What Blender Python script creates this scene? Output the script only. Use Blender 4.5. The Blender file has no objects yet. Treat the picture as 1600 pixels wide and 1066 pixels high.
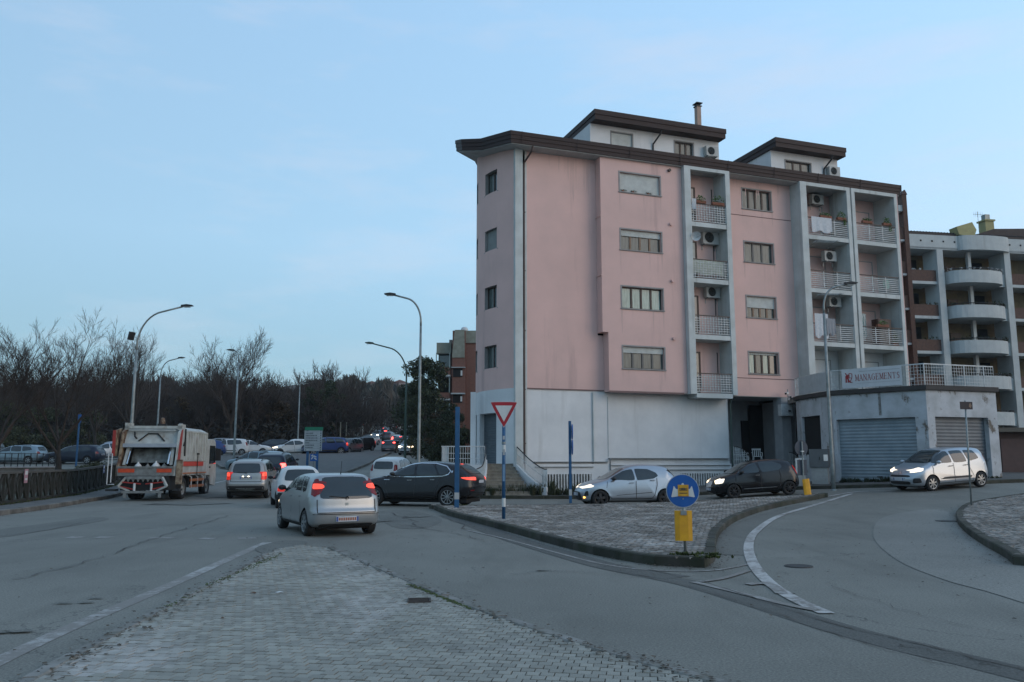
import bpy, bmesh, math, random
from mathutils import Vector, Matrix
from mathutils.bvhtree import BVHTree
from math import sin, cos, pi, radians, atan2, sqrt

SC = bpy.context.scene
COL = SC.collection
random.seed(7)

# ------------------------------------------------------------------ camera
CH = 1.7
PITCH = math.atan(187/1291.0)
cam_d = bpy.data.cameras.new('camera')
cam = bpy.data.objects.new('camera', cam_d)
COL.objects.link(cam)
cam.location = (0, 0, CH)
cam.rotation_euler = (radians(90)+PITCH, 0, 0)
cam_d.sensor_width = 22.3
cam_d.lens = 1291.0/1600*22.3
cam_d.clip_start = 0.1
cam_d.clip_end = 3000
SC.camera = cam

# ------------------------------------------------------------------ sky and sun (dusk)
SUN_EL, SUN_AZ = 4.0, 118.0          # degrees; azimuth measured from +Y towards +X
world = bpy.data.worlds.new('World')
SC.world = world
world.use_nodes = True
wn, wl = world.node_tree.nodes, world.node_tree.links
for n_ in list(wn): wn.remove(n_)
sky = wn.new('ShaderNodeTexSky')
sky.sky_type = 'NISHITA'
sky.sun_disc = False
sky.sun_elevation = radians(SUN_EL)
sky.sun_rotation = radians(SUN_AZ)
sky.air_density = 1.0
sky.dust_density = 0.3
sky.ozone_density = 2.0
tcw = wn.new('ShaderNodeTexCoord')
sep = wn.new('ShaderNodeSeparateXYZ')
wl.new(tcw.outputs['Generated'], sep.inputs[0])
# thin high cirrus
mp = wn.new('ShaderNodeMapping'); mp.inputs['Scale'].default_value = (1.6, 1.2, 7.0); mp.inputs['Rotation'].default_value = (0.25, 0.18, 0.5)
nz = wn.new('ShaderNodeTexNoise'); nz.inputs['Scale'].default_value = 2.2; nz.inputs['Detail'].default_value = 7; nz.inputs['Roughness'].default_value = 0.62
wl.new(tcw.outputs['Generated'], mp.inputs[0]); wl.new(mp.outputs[0], nz.inputs['Vector'])
cr = wn.new('ShaderNodeMapRange'); cr.inputs['From Min'].default_value = 0.5; cr.inputs['From Max'].default_value = 0.82
cr.inputs['To Min'].default_value = 0.0; cr.inputs['To Max'].default_value = 0.42
wl.new(nz.outputs['Fac'], cr.inputs['Value'])
# dusk colour by elevation: pale at the horizon, blue above
ramp = wn.new('ShaderNodeValToRGB')
els = ramp.color_ramp.elements
els[0].position = 0.0; els[0].color = (0.27, 0.46, 0.61, 1)
els[1].position = 1.0; els[1].color = (0.34, 0.52, 0.78, 1)
for p_, c_ in ((0.10, (0.38, 0.64, 0.84, 1)), (0.25, (0.48, 0.77, 1.04, 1)), (0.50, (0.44, 0.72, 1.04, 1)), (0.72, (0.38, 0.60, 0.90, 1))):
    e_ = els.new(p_); e_.color = c_
wl.new(sep.outputs['Z'], ramp.inputs['Fac'])
# brighter towards the side where the sun went down
azm = wn.new('ShaderNodeMapRange'); azm.inputs['From Min'].default_value = -1; azm.inputs['From Max'].default_value = 1
azm.inputs['To Min'].default_value = 0.72; azm.inputs['To Max'].default_value = 1.42
wl.new(sep.outputs['X'], azm.inputs['Value'])
tint = wn.new('ShaderNodeVectorMath'); tint.operation = 'SCALE'
wl.new(ramp.outputs['Color'], tint.inputs[0]); wl.new(azm.outputs[0], tint.inputs['Scale'])
wx = wn.new('ShaderNodeMapRange'); wx.interpolation_type = 'SMOOTHSTEP'; wx.inputs['From Min'].default_value = 0.1; wx.inputs['From Max'].default_value = 1.0; wx.inputs['To Max'].default_value = .75
wl.new(sep.outputs['X'], wx.inputs['Value'])
wz = wn.new('ShaderNodeMapRange'); wz.interpolation_type = 'SMOOTHSTEP'; wz.inputs['From Min'].default_value = 0.0; wz.inputs['From Max'].default_value = 0.6; wz.inputs['To Min'].default_value = 1.0; wz.inputs['To Max'].default_value = 0.0
wl.new(sep.outputs['Z'], wz.inputs['Value'])
wm = wn.new('ShaderNodeMath'); wm.operation = 'MULTIPLY'; wl.new(wx.outputs[0], wm.inputs[0]); wl.new(wz.outputs[0], wm.inputs[1])
warm = wn.new('ShaderNodeMixRGB'); warm.inputs['Color2'].default_value = (1.08, 1.06, 1.10, 1); wl.new(wm.outputs[0], warm.inputs['Fac']); wl.new(tint.outputs[0], warm.inputs['Color1'])
cmix = wn.new('ShaderNodeMixRGB'); cmix.inputs['Color2'].default_value = (0.90, 0.89, 1.0, 1)
wl.new(cr.outputs[0], cmix.inputs['Fac']); wl.new(warm.outputs[0], cmix.inputs['Color1'])
bg1 = wn.new('ShaderNodeBackground'); bg1.inputs['Strength'].default_value = 0.05
bg2 = wn.new('ShaderNodeBackground'); bg2.inputs['Strength'].default_value = 0.80
wl.new(sky.outputs[0], bg1.inputs['Color']); wl.new(cmix.outputs[0], bg2.inputs['Color'])
add = wn.new('ShaderNodeAddShader'); wl.new(bg1.outputs[0], add.inputs[0]); wl.new(bg2.outputs[0], add.inputs[1])
wo = wn.new('ShaderNodeOutputWorld'); wl.new(add.outputs[0], wo.inputs['Surface'])

sun_d = bpy.data.lights.new('sun', 'SUN'); sun_d.energy = 0.75; sun_d.angle = radians(40); sun_d.specular_factor = 0.25; sun_d.color = (1.0, 0.76, 0.56)
sun = bpy.data.objects.new('sun', sun_d); COL.objects.link(sun)
sd = Vector((sin(radians(SUN_AZ))*cos(radians(SUN_EL+14)), cos(radians(SUN_AZ))*cos(radians(SUN_EL+14)), sin(radians(SUN_EL+14))))
sun.rotation_euler = sd.to_track_quat('Z', 'Y').to_euler()

SC.view_settings.view_transform = 'Standard'
SC.view_settings.look = 'None'
SC.view_settings.exposure = 0.0
SC.view_settings.gamma = 1.0
SC.view_settings.use_curve_mapping = False
SC.cycles.max_bounces = 5
SC.cycles.diffuse_bounces = 2
SC.cycles.use_denoising = True

# ------------------------------------------------------------------ geometry of the place
def ss(t):
    t = max(0.0, min(1.0, t)); return t*t*(3-2*t)
HILL = [(-60, 0), (38, 0.0), (46, .25), (55, .85), (70, 1.7), (86, 2.4), (97, 2.7), (150, 5.6), (240, 11.5), (330, 16), (700, 40), (1500, 60)]
def hill_y(y):
    for (a, za), (b, zb) in zip(HILL, HILL[1:]):
        if y <= b:
            return za+(zb-za)*max(0, (y-a))/(b-a)
    return HILL[-1][1]
def T(x, y):
    return 0.8*ss((x-4)/18)*ss((y-18)/20) + hill_y(y)*(1-0.85*ss((x-2)/16))
def ray(px, py):
    u = (px-800)/1291.0; v = (533-py)/1291.0
    return Vector((u, cos(PITCH)-v*sin(PITCH), sin(PITCH)+v*cos(PITCH)))
def at(px, py, Y):
    r = ray(px, py); t = Y/r.y
    return Vector((r.x*t, Y, CH+r.z*t))
def onz(px, py, z):
    r = ray(px, py); t = (z-CH)/r.z
    return Vector((r.x*t, r.y*t, z))
def gnd(px, py, dz=0.0):
    r = ray(px, py); t = 3.0
    while t < 500:
        p = r*t
        if CH+p.z <= T(p.x, p.y)+dz: break
        t += 0.05 if t < 60 else .3
    return Vector((p.x, p.y, T(p.x, p.y)))
def colx(px, Y):                       # ground point under column px at distance Y
    X = (px-800)/1291.0*Y*1.01
    return Vector((X, Y, T(X, Y)))

# ------------------------------------------------------------------ materials
MATS = {}
def new_mat(name):
    m = bpy.data.materials.new(name); m.use_nodes = True
    nt = m.node_tree
    b = nt.nodes['Principled BSDF']
    return m, nt, b
def N(nt, t, **kw):
    n = nt.nodes.new(t)
    for k, v in kw.items():
        if k in n.inputs: n.inputs[k].default_value = v
        else: setattr(n, k, v)
    return n
def P(name, col, rough=.7, metal=0.0, col2=None, scale=3.0, lo=.35, hi=.65, stretch=(1, 1, 1), bump=0.0, bscale=60, spec=.5, emit=None, es=0, coat=0, island=0.0, streak=None, detail=6):
    """procedural surface: base colour varied by noise, optional fine relief, streaks and per-piece variation"""
    if name in MATS: return MATS[name]
    m, nt, b = new_mat(name); L = nt.links
    b.inputs['Roughness'].default_value = rough; b.inputs['Metallic'].default_value = metal
    b.inputs['Specular IOR Level'].default_value = spec
    if coat:
        b.inputs['Coat Weight'].default_value = coat; b.inputs['Coat Roughness'].default_value = .08
    tc = N(nt, 'ShaderNodeTexCoord')
    col = tuple(col)+(1,)
    c2 = tuple(col2)+(1,) if col2 else tuple(c*.82 for c in col[:3])+(1,)
    mp_ = N(nt, 'ShaderNodeMapping'); mp_.inputs['Scale'].default_value = stretch
    L.new(tc.outputs['Object'], mp_.inputs[0])
    nz_ = N(nt, 'ShaderNodeTexNoise', Scale=scale, Detail=detail, Roughness=.6)
    L.new(mp_.outputs[0], nz_.inputs['Vector'])
    mr = N(nt, 'ShaderNodeMapRange'); mr.inputs['From Min'].default_value = lo; mr.inputs['From Max'].default_value = hi
    L.new(nz_.outputs['Fac'], mr.inputs['Value'])
    mx = N(nt, 'ShaderNodeMixRGB', Color1=col, Color2=c2)
    L.new(mr.outputs[0], mx.inputs['Fac'])
    out = mx.outputs[0]
    if streak:
        sc_, f0, f1, scol = streak
        mp2 = N(nt, 'ShaderNodeMapping'); mp2.inputs['Scale'].default_value = sc_
        L.new(tc.outputs['Object'], mp2.inputs[0])
        n2 = N(nt, 'ShaderNodeTexNoise', Scale=1.0, Detail=5, Roughness=.65); L.new(mp2.outputs[0], n2.inputs['Vector'])
        m2 = N(nt, 'ShaderNodeMapRange'); m2.inputs['From Min'].default_value = f0; m2.inputs['From Max'].default_value = f1
        L.new(n2.outputs['Fac'], m2.inputs['Value'])
        mx2 = N(nt, 'ShaderNodeMixRGB', Color2=tuple(scol)+(1,)); L.new(m2.outputs[0], mx2.inputs['Fac']); L.new(out, mx2.inputs['Color1'])
        out = mx2.outputs[0]
    if island:
        g = N(nt, 'ShaderNodeNewGeometry'); oi = N(nt, 'ShaderNodeObjectInfo')
        ad = N(nt, 'ShaderNodeMath', operation='ADD'); L.new(g.outputs['Random Per Island'], ad.inputs[0]); L.new(oi.outputs['Random'], ad.inputs[1])
        fr = N(nt, 'ShaderNodeMath', operation='FRACT'); L.new(ad.outputs[0], fr.inputs[0])
        m3 = N(nt, 'ShaderNodeMapRange'); m3.inputs['To Min'].default_value = 1-island; m3.inputs['To Max'].default_value = 1+island
        L.new(fr.outputs[0], m3.inputs['Value'])
        vm = N(nt, 'ShaderNodeVectorMath', operation='SCALE'); L.new(out, vm.inputs[0]); L.new(m3.outputs[0], vm.inputs['Scale'])
        out = vm.outputs[0]
    L.new(out, b.inputs['Base Color'])
    if bump:
        n4 = N(nt, 'ShaderNodeTexNoise', Scale=bscale, Detail=4, Roughness=.6); L.new(tc.outputs['Object'], n4.inputs['Vector'])
        bp = N(nt, 'ShaderNodeBump', Strength=bump, Distance=.02); L.new(n4.outputs['Fac'], bp.inputs['Height']); L.new(bp.outputs[0], b.inputs['Normal'])
    if emit:
        b.inputs['Emission Color'].default_value = tuple(emit)+(1,); b.inputs['Emission Strength'].default_value = es
    MATS[name] = m
    return m

def asphalt_mat(name, base, dark, crack=.5, patch=.5):
    m, nt, b = new_mat(name); L = nt.links
    tc = N(nt, 'ShaderNodeTexCoord')
    n1 = N(nt, 'ShaderNodeTexNoise', Scale=.16, Detail=6, Roughness=.6); L.new(tc.outputs['Object'], n1.inputs['Vector'])
    n2 = N(nt, 'ShaderNodeTexNoise', Scale=42., Detail=3, Roughness=.7); L.new(tc.outputs['Object'], n2.inputs['Vector'])
    mpw = N(nt, 'ShaderNodeMapping'); mpw.inputs['Scale'].default_value = (.5, .12, 1); mpw.inputs['Rotation'].default_value = (0, 0, .35); L.new(tc.outputs['Object'], mpw.inputs[0])
    n3 = N(nt, 'ShaderNodeTexNoise', Scale=1.6, Detail=8, Roughness=.65); L.new(mpw.outputs[0], n3.inputs['Vector'])
    r1 = N(nt, 'ShaderNodeMapRange'); r1.inputs['From Min'].default_value = .40; r1.inputs['From Max'].default_value = .62; L.new(n1.outputs['Fac'], r1.inputs['Value'])
    m1 = N(nt, 'ShaderNodeMixRGB', Color1=tuple(base)+(1,), Color2=tuple(c*.78 for c in base)+(1,)); L.new(r1.outputs[0], m1.inputs['Fac'])
    r3 = N(nt, 'ShaderNodeMapRange'); r3.inputs['From Min'].default_value = .50; r3.inputs['From Max'].default_value = .72; r3.inputs['To Max'].default_value = patch; L.new(n3.outputs['Fac'], r3.inputs['Value'])
    m2 = N(nt, 'ShaderNodeMixRGB', Color2=tuple(dark)+(1,)); L.new(r3.outputs[0], m2.inputs['Fac']); L.new(m1.outputs[0], m2.inputs['Color1'])
    # cracks
    wob = N(nt, 'ShaderNodeTexNoise', Scale=.9, Detail=5, Roughness=.7); L.new(tc.outputs['Object'], wob.inputs['Vector'])
    va = N(nt, 'ShaderNodeVectorMath', operation='SCALE'); va.inputs['Scale'].default_value = 1.6; L.new(wob.outputs['Color'], va.inputs[0])
    vb = N(nt, 'ShaderNodeVectorMath', operation='ADD'); L.new(va.outputs[0], vb.inputs[0]); L.new(tc.outputs['Object'], vb.inputs[1])
    vo = N(nt, 'ShaderNodeTexVoronoi', feature='DISTANCE_TO_EDGE'); vo.inputs['Scale'].default_value = .17; L.new(vb.outputs[0], vo.inputs['Vector'])
    r4 = N(nt, 'ShaderNodeMapRange'); r4.inputs['From Min'].default_value = .0012; r4.inputs['From Max'].default_value = .0035; r4.inputs['To Min'].default_value = crack; r4.inputs['To Max'].default_value = 0; L.new(vo.outputs['Distance'], r4.inputs['Value'])
    nm = N(nt, 'ShaderNodeTexNoise', Scale=.35, Detail=2); L.new(tc.outputs['Object'], nm.inputs['Vector'])
    r5 = N(nt, 'ShaderNodeMapRange'); r5.inputs['From Min'].default_value = .5; r5.inputs['From Max'].default_value = .56; L.new(nm.outputs['Fac'], r5.inputs['Value'])
    mu = N(nt, 'ShaderNodeMath', operation='MULTIPLY'); L.new(r4.outputs[0], mu.inputs[0]); L.new(r5.outputs[0], mu.inputs[1])
    m3 = N(nt, 'ShaderNodeMixRGB', Color2=(.02, .02, .02, 1)); L.new(mu.outputs[0], m3.inputs['Fac']); L.new(m2.outputs[0], m3.inputs['Color1'])
    # aggregate speckle
    r6 = N(nt, 'ShaderNodeMapRange'); r6.inputs['From Min'].default_value = .3; r6.inputs['From Max'].default_value = .7; r6.inputs['To Min'].default_value = .60; r6.inputs['To Max'].default_value = 1.40; L.new(n2.outputs['Fac'], r6.inputs['Value'])
    sc_ = N(nt, 'ShaderNodeVectorMath', operation='SCALE'); L.new(m3.outputs[0], sc_.inputs[0]); L.new(r6.outputs[0], sc_.inputs['Scale'])
    L.new(sc_.outputs[0], b.inputs['Base Color'])
    b.inputs['Roughness'].default_value = .82; b.inputs['Specular IOR Level'].default_value = .35
    bp = N(nt, 'ShaderNodeBump', Strength=.35, Distance=.01); L.new(n2.outputs['Fac'], bp.inputs['Height']); L.new(bp.outputs[0], b.inputs['Normal'])
    return m

def worn_paint(name, base, wear=.5):
    """road paint worn through to the asphalt in flakes"""
    m, nt, b = new_mat(name); L = nt.links
    tc = N(nt, 'ShaderNodeTexCoord')
    n1 = N(nt, 'ShaderNodeTexNoise', Scale=7., Detail=8, Roughness=.75); L.new(tc.outputs['Object'], n1.inputs['Vector'])
    n2 = N(nt, 'ShaderNodeTexNoise', Scale=.7, Detail=3); L.new(tc.outputs['Object'], n2.inputs['Vector'])
    ad = N(nt, 'ShaderNodeMath', operation='ADD'); L.new(n1.outputs['Fac'], ad.inputs[0])
    ml = N(nt, 'ShaderNodeMath', operation='MULTIPLY'); ml.inputs[1].default_value = .6; L.new(n2.outputs['Fac'], ml.inputs[0]); L.new(ml.outputs[0], ad.inputs[1])
    r = N(nt, 'ShaderNodeMapRange'); r.inputs['From Min'].default_value = wear+.20; r.inputs['From Max'].default_value = wear+.36; L.new(ad.outputs[0], r.inputs['Value'])
    mx = N(nt, 'ShaderNodeMixRGB', Color1=tuple(base)+(1,), Color2=(.20, .18, .157, 1)); L.new(r.outputs[0], mx.inputs['Fac'])
    L.new(mx.outputs[0], b.inputs['Base Color']); b.inputs['Roughness'].default_value = .7
    return m

# ------------------------------------------------------------------ mesh helpers
class MB:
    def __init__(s): s.v = []; s.f = []; s.m = []
    def add(s, vs, fs, m=0):
        o = len(s.v); s.v.extend([tuple(v) for v in vs])
        for f in fs: s.f.append(tuple(i+o for i in f)); s.m.append(m)
        return s
    def quad(s, a, b, c, d, m=0): return s.add([a, b, c, d], [(0, 1, 2, 3)], m)
    def box(s, x0, x1, y0, y1, z0, z1, m=0, M=None):
        vs = [Vector((x, y, z)) for z in (z0, z1) for y in (y0, y1) for x in (x0, x1)]
        if M is not None: vs = [M @ v for v in vs]
        return s.add(vs, [(0, 2, 3, 1), (4, 5, 7, 6), (0, 1, 5, 4), (2, 6, 7, 3), (0, 4, 6, 2), (1, 3, 7, 5)], m)
    def beam(s, a, b, w, h, m=0, up=(0, 0, 1)):
        a = Vector(a); b = Vector(b); d = (b-a).normalized(); u = Vector(up)
        if abs(d.dot(u)) > .98: u = Vector((0, 1, 0))
        sx = d.cross(u).normalized()*w/2; sz = sx.cross(d).normalized()*h/2
        vs = [a-sx-sz, a+sx-sz, a+sx+sz, a-sx+sz, b-sx-sz, b+sx-sz, b+sx+sz, b-sx+sz]
        return s.add(vs, [(0, 1, 2, 3)[::-1], (4, 5, 6, 7), (0, 1, 5, 4), (1, 2, 6, 5), (2, 3, 7, 6), (3, 0, 4, 7)], m)
    def tube(s, pts, rad, n=8, m=0, cap=True):
        pts = [Vector(p) for p in pts]
        if not isinstance(rad, (list, tuple)): rad = [rad]*len(pts)
        vs = []; k = len(pts); prev = None
        for i, p in enumerate(pts):
            d = (pts[min(i+1, k-1)]-pts[max(i-1, 0)]).normalized()
            if prev is None:
                u = d.cross(Vector((0, 0, 1)) if abs(d.z) < .9 else Vector((1, 0, 0))).normalized()
            else:
                u = (prev-d*prev.dot(d)).normalized()
            prev = u; w = d.cross(u)
            for j in range(n):
                a = 2*pi*j/n; vs.append(p+(u*cos(a)+w*sin(a))*rad[i])
        fs = [(i*n+j, i*n+(j+1) % n, (i+1)*n+(j+1) % n, (i+1)*n+j) for i in range(k-1) for j in range(n)]
        if cap: fs += [tuple(range(n))[::-1], tuple((k-1)*n+j for j in range(n))]
        return s.add(vs, fs, m)
    def lathe(s, prof, n=24, m=0, M=None, cap=False):
        """profile of (radius, height) turned about local Y"""
        vs = []
        for r, h in prof:
            for j in range(n):
                a = 2*pi*j/n; v = Vector((r*cos(a), h, r*sin(a))); vs.append(M @ v if M is not None else v)
        k = len(prof)
        fs = [(i*n+j, (i+1)*n+j, (i+1)*n+(j+1) % n, i*n+(j+1) % n) for i in range(k-1) for j in range(n)]
        if cap and prof[0][0] > 0.001: fs.append(tuple(range(n)))
        if cap and prof[-1][0] > 0.001: fs.append(tuple((k-1)*n+j for j in range(n))[::-1])
        return s.add(vs, fs, m)
    def prism(s, poly, z0, z1, m=0, M=None, axis='z'):
        n = len(poly)
        def mk(a, b, z):
            v = Vector((a, b, z)) if axis == 'z' else (Vector((a, z, b)) if axis == 'y' else Vector((z, a, b)))
            return M @ v if M is not None else v
        vs = [mk(a, b, z0) for a, b in poly]+[mk(a, b, z1) for a, b in poly]
        fs = [tuple(range(n))[::-1], tuple(range(n, 2*n))]+[(i, (i+1) % n, n+(i+1) % n, n+i) for i in range(n)]
        return s.add(vs, fs, m)
    def mesh(s, name, mats, smooth=False):
        me = bpy.data.meshes.new(name); me.from_pydata(s.v, [], s.f)
        for m in (mats if isinstance(mats, (list, tuple)) else [mats]): me.materials.append(m)
        if any(s.m): me.polygons.foreach_set('material_index', s.m)
        if smooth: me.polygons.foreach_set('use_smooth', [True]*len(s.f))
        me.update(); return me
    def build(s, name, mats, parent=None, smooth=False, fix=False):
        me = s.mesh(name, mats, smooth)
        if fix:
            bm = bmesh.new(); bm.from_mesh(me); bmesh.ops.recalc_face_normals(bm, faces=bm.faces); bm.to_mesh(me); bm.free()
        return link(name, me, parent)
def link(name, me, parent=None):
    o = bpy.data.objects.new(name, me); COL.objects.link(o)
    if parent is not None: o.parent = parent
    return o
def tag(o, label=None, cat=None, group=None, kind=None):
    if label: o['label'] = label
    if cat: o['category'] = cat
    if group: o['group'] = group
    if kind: o['kind'] = kind
    return o
def thing(name, label, cat, loc=(0, 0, 0), rz=0, group=None):
    o = bpy.data.objects.new(name, None); COL.objects.link(o)
    o.location = loc; o.rotation_euler = (0, 0, rz)
    o.empty_display_size = .2
    return tag(o, label, cat, group)
KIDS = {}
def copy_tree(o, parent=None, swap=None):
    c = o.copy(); COL.objects.link(c)
    if parent is not None: c.parent = parent; c.matrix_parent_inverse = o.matrix_parent_inverse
    if swap and c.data is not None:
        for i, ms in enumerate(c.material_slots):
            if ms.material and ms.material.name in swap:
                ms.link = 'OBJECT'; ms.material = swap[ms.material.name]
    for ch in list(o.children): copy_tree(ch, c, swap)
    return c
def sheet(poly, dz, step=.5):
    """polygon (XY list) laid on the terrain, cut along the terrain grid"""
    bm = bmesh.new()
    bm.faces.new([bm.verts.new((p[0], p[1], 0)) for p in poly])
    xs = [p[0] for p in poly]; ys = [p[1] for p in poly]
    for k in range(int(math.floor(min(xs)/step)), int(math.ceil(max(xs)/step))+1):
        bmesh.ops.bisect_plane(bm, geom=bm.verts[:]+bm.edges[:]+bm.faces[:], plane_co=(k*step, 0, 0), plane_no=(1, 0, 0))
    for k in range(int(math.floor(min(ys)/step)), int(math.ceil(max(ys)/step))+1):
        bmesh.ops.bisect_plane(bm, geom=bm.verts[:]+bm.edges[:]+bm.faces[:], plane_co=(0, k*step, 0), plane_no=(0, 1, 0))
    for v in bm.verts: v.co.z = T(v.co.x, v.co.y)+dz
    bmesh.ops.recalc_face_normals(bm, faces=bm.faces)
    for f in bm.faces:
        if f.normal.z < 0: f.normal_flip()
    return bm
def sheet_obj(name, polys, dz, mat, parent=None, step=.5):
    me = bpy.data.meshes.new(name)
    tot = bmesh.new()
    for p in polys:
        b = sheet(p, dz, step); tmp = bpy.data.meshes.new('t'); b.to_mesh(tmp); b.free(); tot.from_mesh(tmp); bpy.data.meshes.remove(tmp)
    tot.to_mesh(me); tot.free(); me.materials.append(mat)
    return link(name, me, parent)
def strip(path, w):
    """polyline to a band polygon of width w (number or list)"""
    L_, R_ = [], []
    n = len(path)
    for i, p in enumerate(path):
        a = path[max(i-1, 0)]; b = path[min(i+1, n-1)]
        d = Vector((b[0]-a[0], b[1]-a[1])).normalized(); nn = Vector((-d.y, d.x))*((w[i] if isinstance(w, (list, tuple)) else w)/2)
        L_.append((p[0]+nn.x, p[1]+nn.y)); R_.append((p[0]-nn.x, p[1]-nn.y))
    return L_+R_[::-1]
def smooth_path(pts, n=6, closed=False):
    out = []; k = len(pts)
    rng = range(k) if closed else range(k-1)
    for i in rng:
        g = (lambda j: pts[j % k]) if closed else (lambda j: pts[max(0, min(k-1, j))])
        p0, p1, p2, p3 = [Vector(g(i+d)) for d in (-1, 0, 1, 2)]
        for t in range(n):
            t /= n
            out.append(.5*((2*p1)+(p2-p0)*t+(2*p0-5*p1+4*p2-p3)*t*t+(3*p1-p0-3*p2+p3)*t**3))
    if not closed: out.append(Vector(pts[-1]))
    return out
def inside(poly, x, y):
    c = False; j = len(poly)-1
    for i in range(len(poly)):
        xi, yi = poly[i][0], poly[i][1]; xj, yj = poly[j][0], poly[j][1]
        if (yi > y) != (yj > y) and x < (xj-xi)*(y-yi)/(yj-yi)+xi: c = not c
        j = i
    return c
def resample(path, step):
    out = [Vector(path[0][:2])]; acc = 0
    for a, b in zip(path, path[1:]):
        a = Vector(a[:2]); b = Vector(b[:2]); d = (b-a).length
        while acc+d >= step:
            t = (step-acc)/d; a = a+(b-a)*t; out.append(a.copy()); d = (b-a).length; acc = 0
        acc += d
    return out

# common materials
M_asph = asphalt_mat('asphalt_old', (.205, .199, .170), (.098, .094, .080))
M_asph_light = asphalt_mat('asphalt_lighter', (.235, .228, .20), (.165, .159, .14), .2, .3)
M_asph_mid = asphalt_mat('asphalt_patch', (.162, .158, .136), (.085, .081, .07), .3, .6)
M_asph_dark = asphalt_mat('asphalt_dark', (.115, .112, .098), (.068, .066, .06), .3, .5)
M_line = worn_paint('road_paint', (.47, .45, .42), .56)
M_line_worn = worn_paint('road_paint_worn', (.36, .345, .32), .46)
M_paver = P('paver', (.315, .302, .255), .85, col2=(.22, .212, .18), scale=.6, bump=.4, bscale=90, island=.17, streak=((.7, .25, 1), .52, .72, (.45, .42, .385)))
M_cobble = P('cobble', (.27, .245, .215), .88, col2=(.155, .14, .12), scale=.8, bump=.4, bscale=70, island=.32, streak=((.9, .9, 1), .5, .66, (.40, .37, .335)))
M_joint = P('joint_dirt', (.12, .112, .095), .95, col2=(.08, .08, .06), scale=6)
M_kerb = P('kerb_stone', (.17, .155, .135), .88, col2=(.075, .068, .055), scale=2.2, bump=.4, bscale=40, island=.15)
M_kerb_mossy = P('kerb_mossy', (.06, .055, .045), .95, col2=(.03, .033, .018), scale=2.0, bump=.4, bscale=40, island=.25)
M_moss = P('moss', (.07, .10, .02), .95, col2=(.04, .05, .015), scale=9, bump=.5)
M_grass = P('grass', (.045, .065, .022), .9, col2=(.07, .065, .03), scale=4)
M_soil = P('verge_soil', (.045, .055, .026), .95, col2=(.06, .05, .035), scale=1.2, bump=.5, bscale=20)
M_white = P('white_plaster', (.70, .70, .69), .85, col2=(.60, .605, .60), scale=.7, bump=.15, bscale=35, streak=((1.3, 1.3, .12), .60, .9, (.44, .43, .41)))
M_whiteframe = P('white_concrete', (.56, .59, .575), .85, col2=(.45, .47, .45), scale=1.0, bump=.15, bscale=35, streak=((2.5, 2.5, .15), .55, .8, (.33, .33, .30)))
M_pink = P('pink_plaster', (.70, .465, .415), .88, col2=(.62, .42, .375), scale=.5, bump=.2, bscale=30, streak=((1.1, 1.1, .10), .56, .85, (.40, .27, .25)))
M_brownmetal = P('brown_fascia_metal', (.046, .029, .026), .6, col2=(.032, .021, .019), scale=2, stretch=(.3, .3, 8), spec=.25)
M_soffit = P('soffit', (.42, .43, .42), .85)
M_darkwood = P('brown_wood', (.055, .038, .03), .55, scale=6)
M_greyframe = P('window_trim', (.30, .29, .28), .8)
M_dark = P('dark_void', (.012, .012, .012), .9)
M_glass = P('window_glass', (.05, .07, .075), .06, spec=.9)
M_pane_curtain = P('pane_curtained', (.12, .145, .135), .16, col2=(.06, .078, .075), scale=3, stretch=(5, 1, .4), spec=.5)
M_pane_teal = P('pane_teal', (.20, .35, .32), .12, col2=(.10, .19, .175), scale=3, stretch=(5, 1, .4), spec=.8)
M_shutter_white = P('shutter_pale', (.56, .58, .55), .7)
M_shutter_grey = P('shutter_grey', (.26, .28, .27), .7)
M_railwhite = P('railing_white', (.60, .62, .61), .6, col2=(.45, .45, .43), scale=5)
M_darkmetal = P('dark_metal', (.03, .03, .032), .5, metal=.3)
M_galv = P('galvanised_steel', (.30, .33, .33), .5, metal=.5, col2=(.20, .22, .21), scale=4)
M_roller = P('roller_steel', (.27, .32, .35), .55, metal=.35, col2=(.20, .25, .28), scale=1.5)
M_rollerdk = P('roller_steel_dark', (.13, .15, .165), .55, metal=.35, col2=(.10, .115, .13), scale=1.5)
M_stained = P('stained_plaster', (.50, .515, .53), .9, col2=(.30, .305, .30), scale=.8, bump=.5, bscale=18, lo=.42, hi=.72, detail=9, streak=((1.6, 1.6, 1.1), .56, .63, (.15, .125, .10)))
M_brick = P('brick_red', (.21, .095, .068), .9, col2=(.15, .075, .055), scale=5, bump=.3, bscale=30)
M_plastic_w = P('plastic_white', (.62, .63, .62), .4, scale=6)
M_conc = P('concrete', (.24, .23, .21), .9, col2=(.15, .145, .125), scale=3, bump=.4, bscale=30)
M_rubber = P('rubber', (.014, .014, .014), .8, bump=.2)
M_blue = P('post_blue', (.02, .10, .22), .5, col2=(.014, .075, .17), scale=4)
M_signwhite = P('sign_white', (.62, .64, .62), .45)
M_signred = P('sign_red', (.38, .01, .02), .45)
M_signblue = P('sign_blue', (.01, .10, .36), .4)
M_yellow = P('marker_yellow', (.70, .36, .012), .5, col2=(.58, .28, .012), scale=5)
M_bark = P('bark', (.040, .033, .027), .95, col2=(.022, .018, .015), scale=5, bump=.6, bscale=14)
M_twig = P('twig', (.055, .041, .033), .95)
M_leafdk = P('leaf_dark', (.022, .032, .014), .8, col2=(.038, .048, .016), scale=1.2, island=.5)
M_leafbr = P('leaf_russet', (.075, .045, .022), .85, col2=(.045, .035, .016), scale=1.2, island=.5)
M_leafdry = P('leaf_olive', (.06, .065, .028), .85, col2=(.035, .04, .018), scale=2, island=.5)
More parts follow.
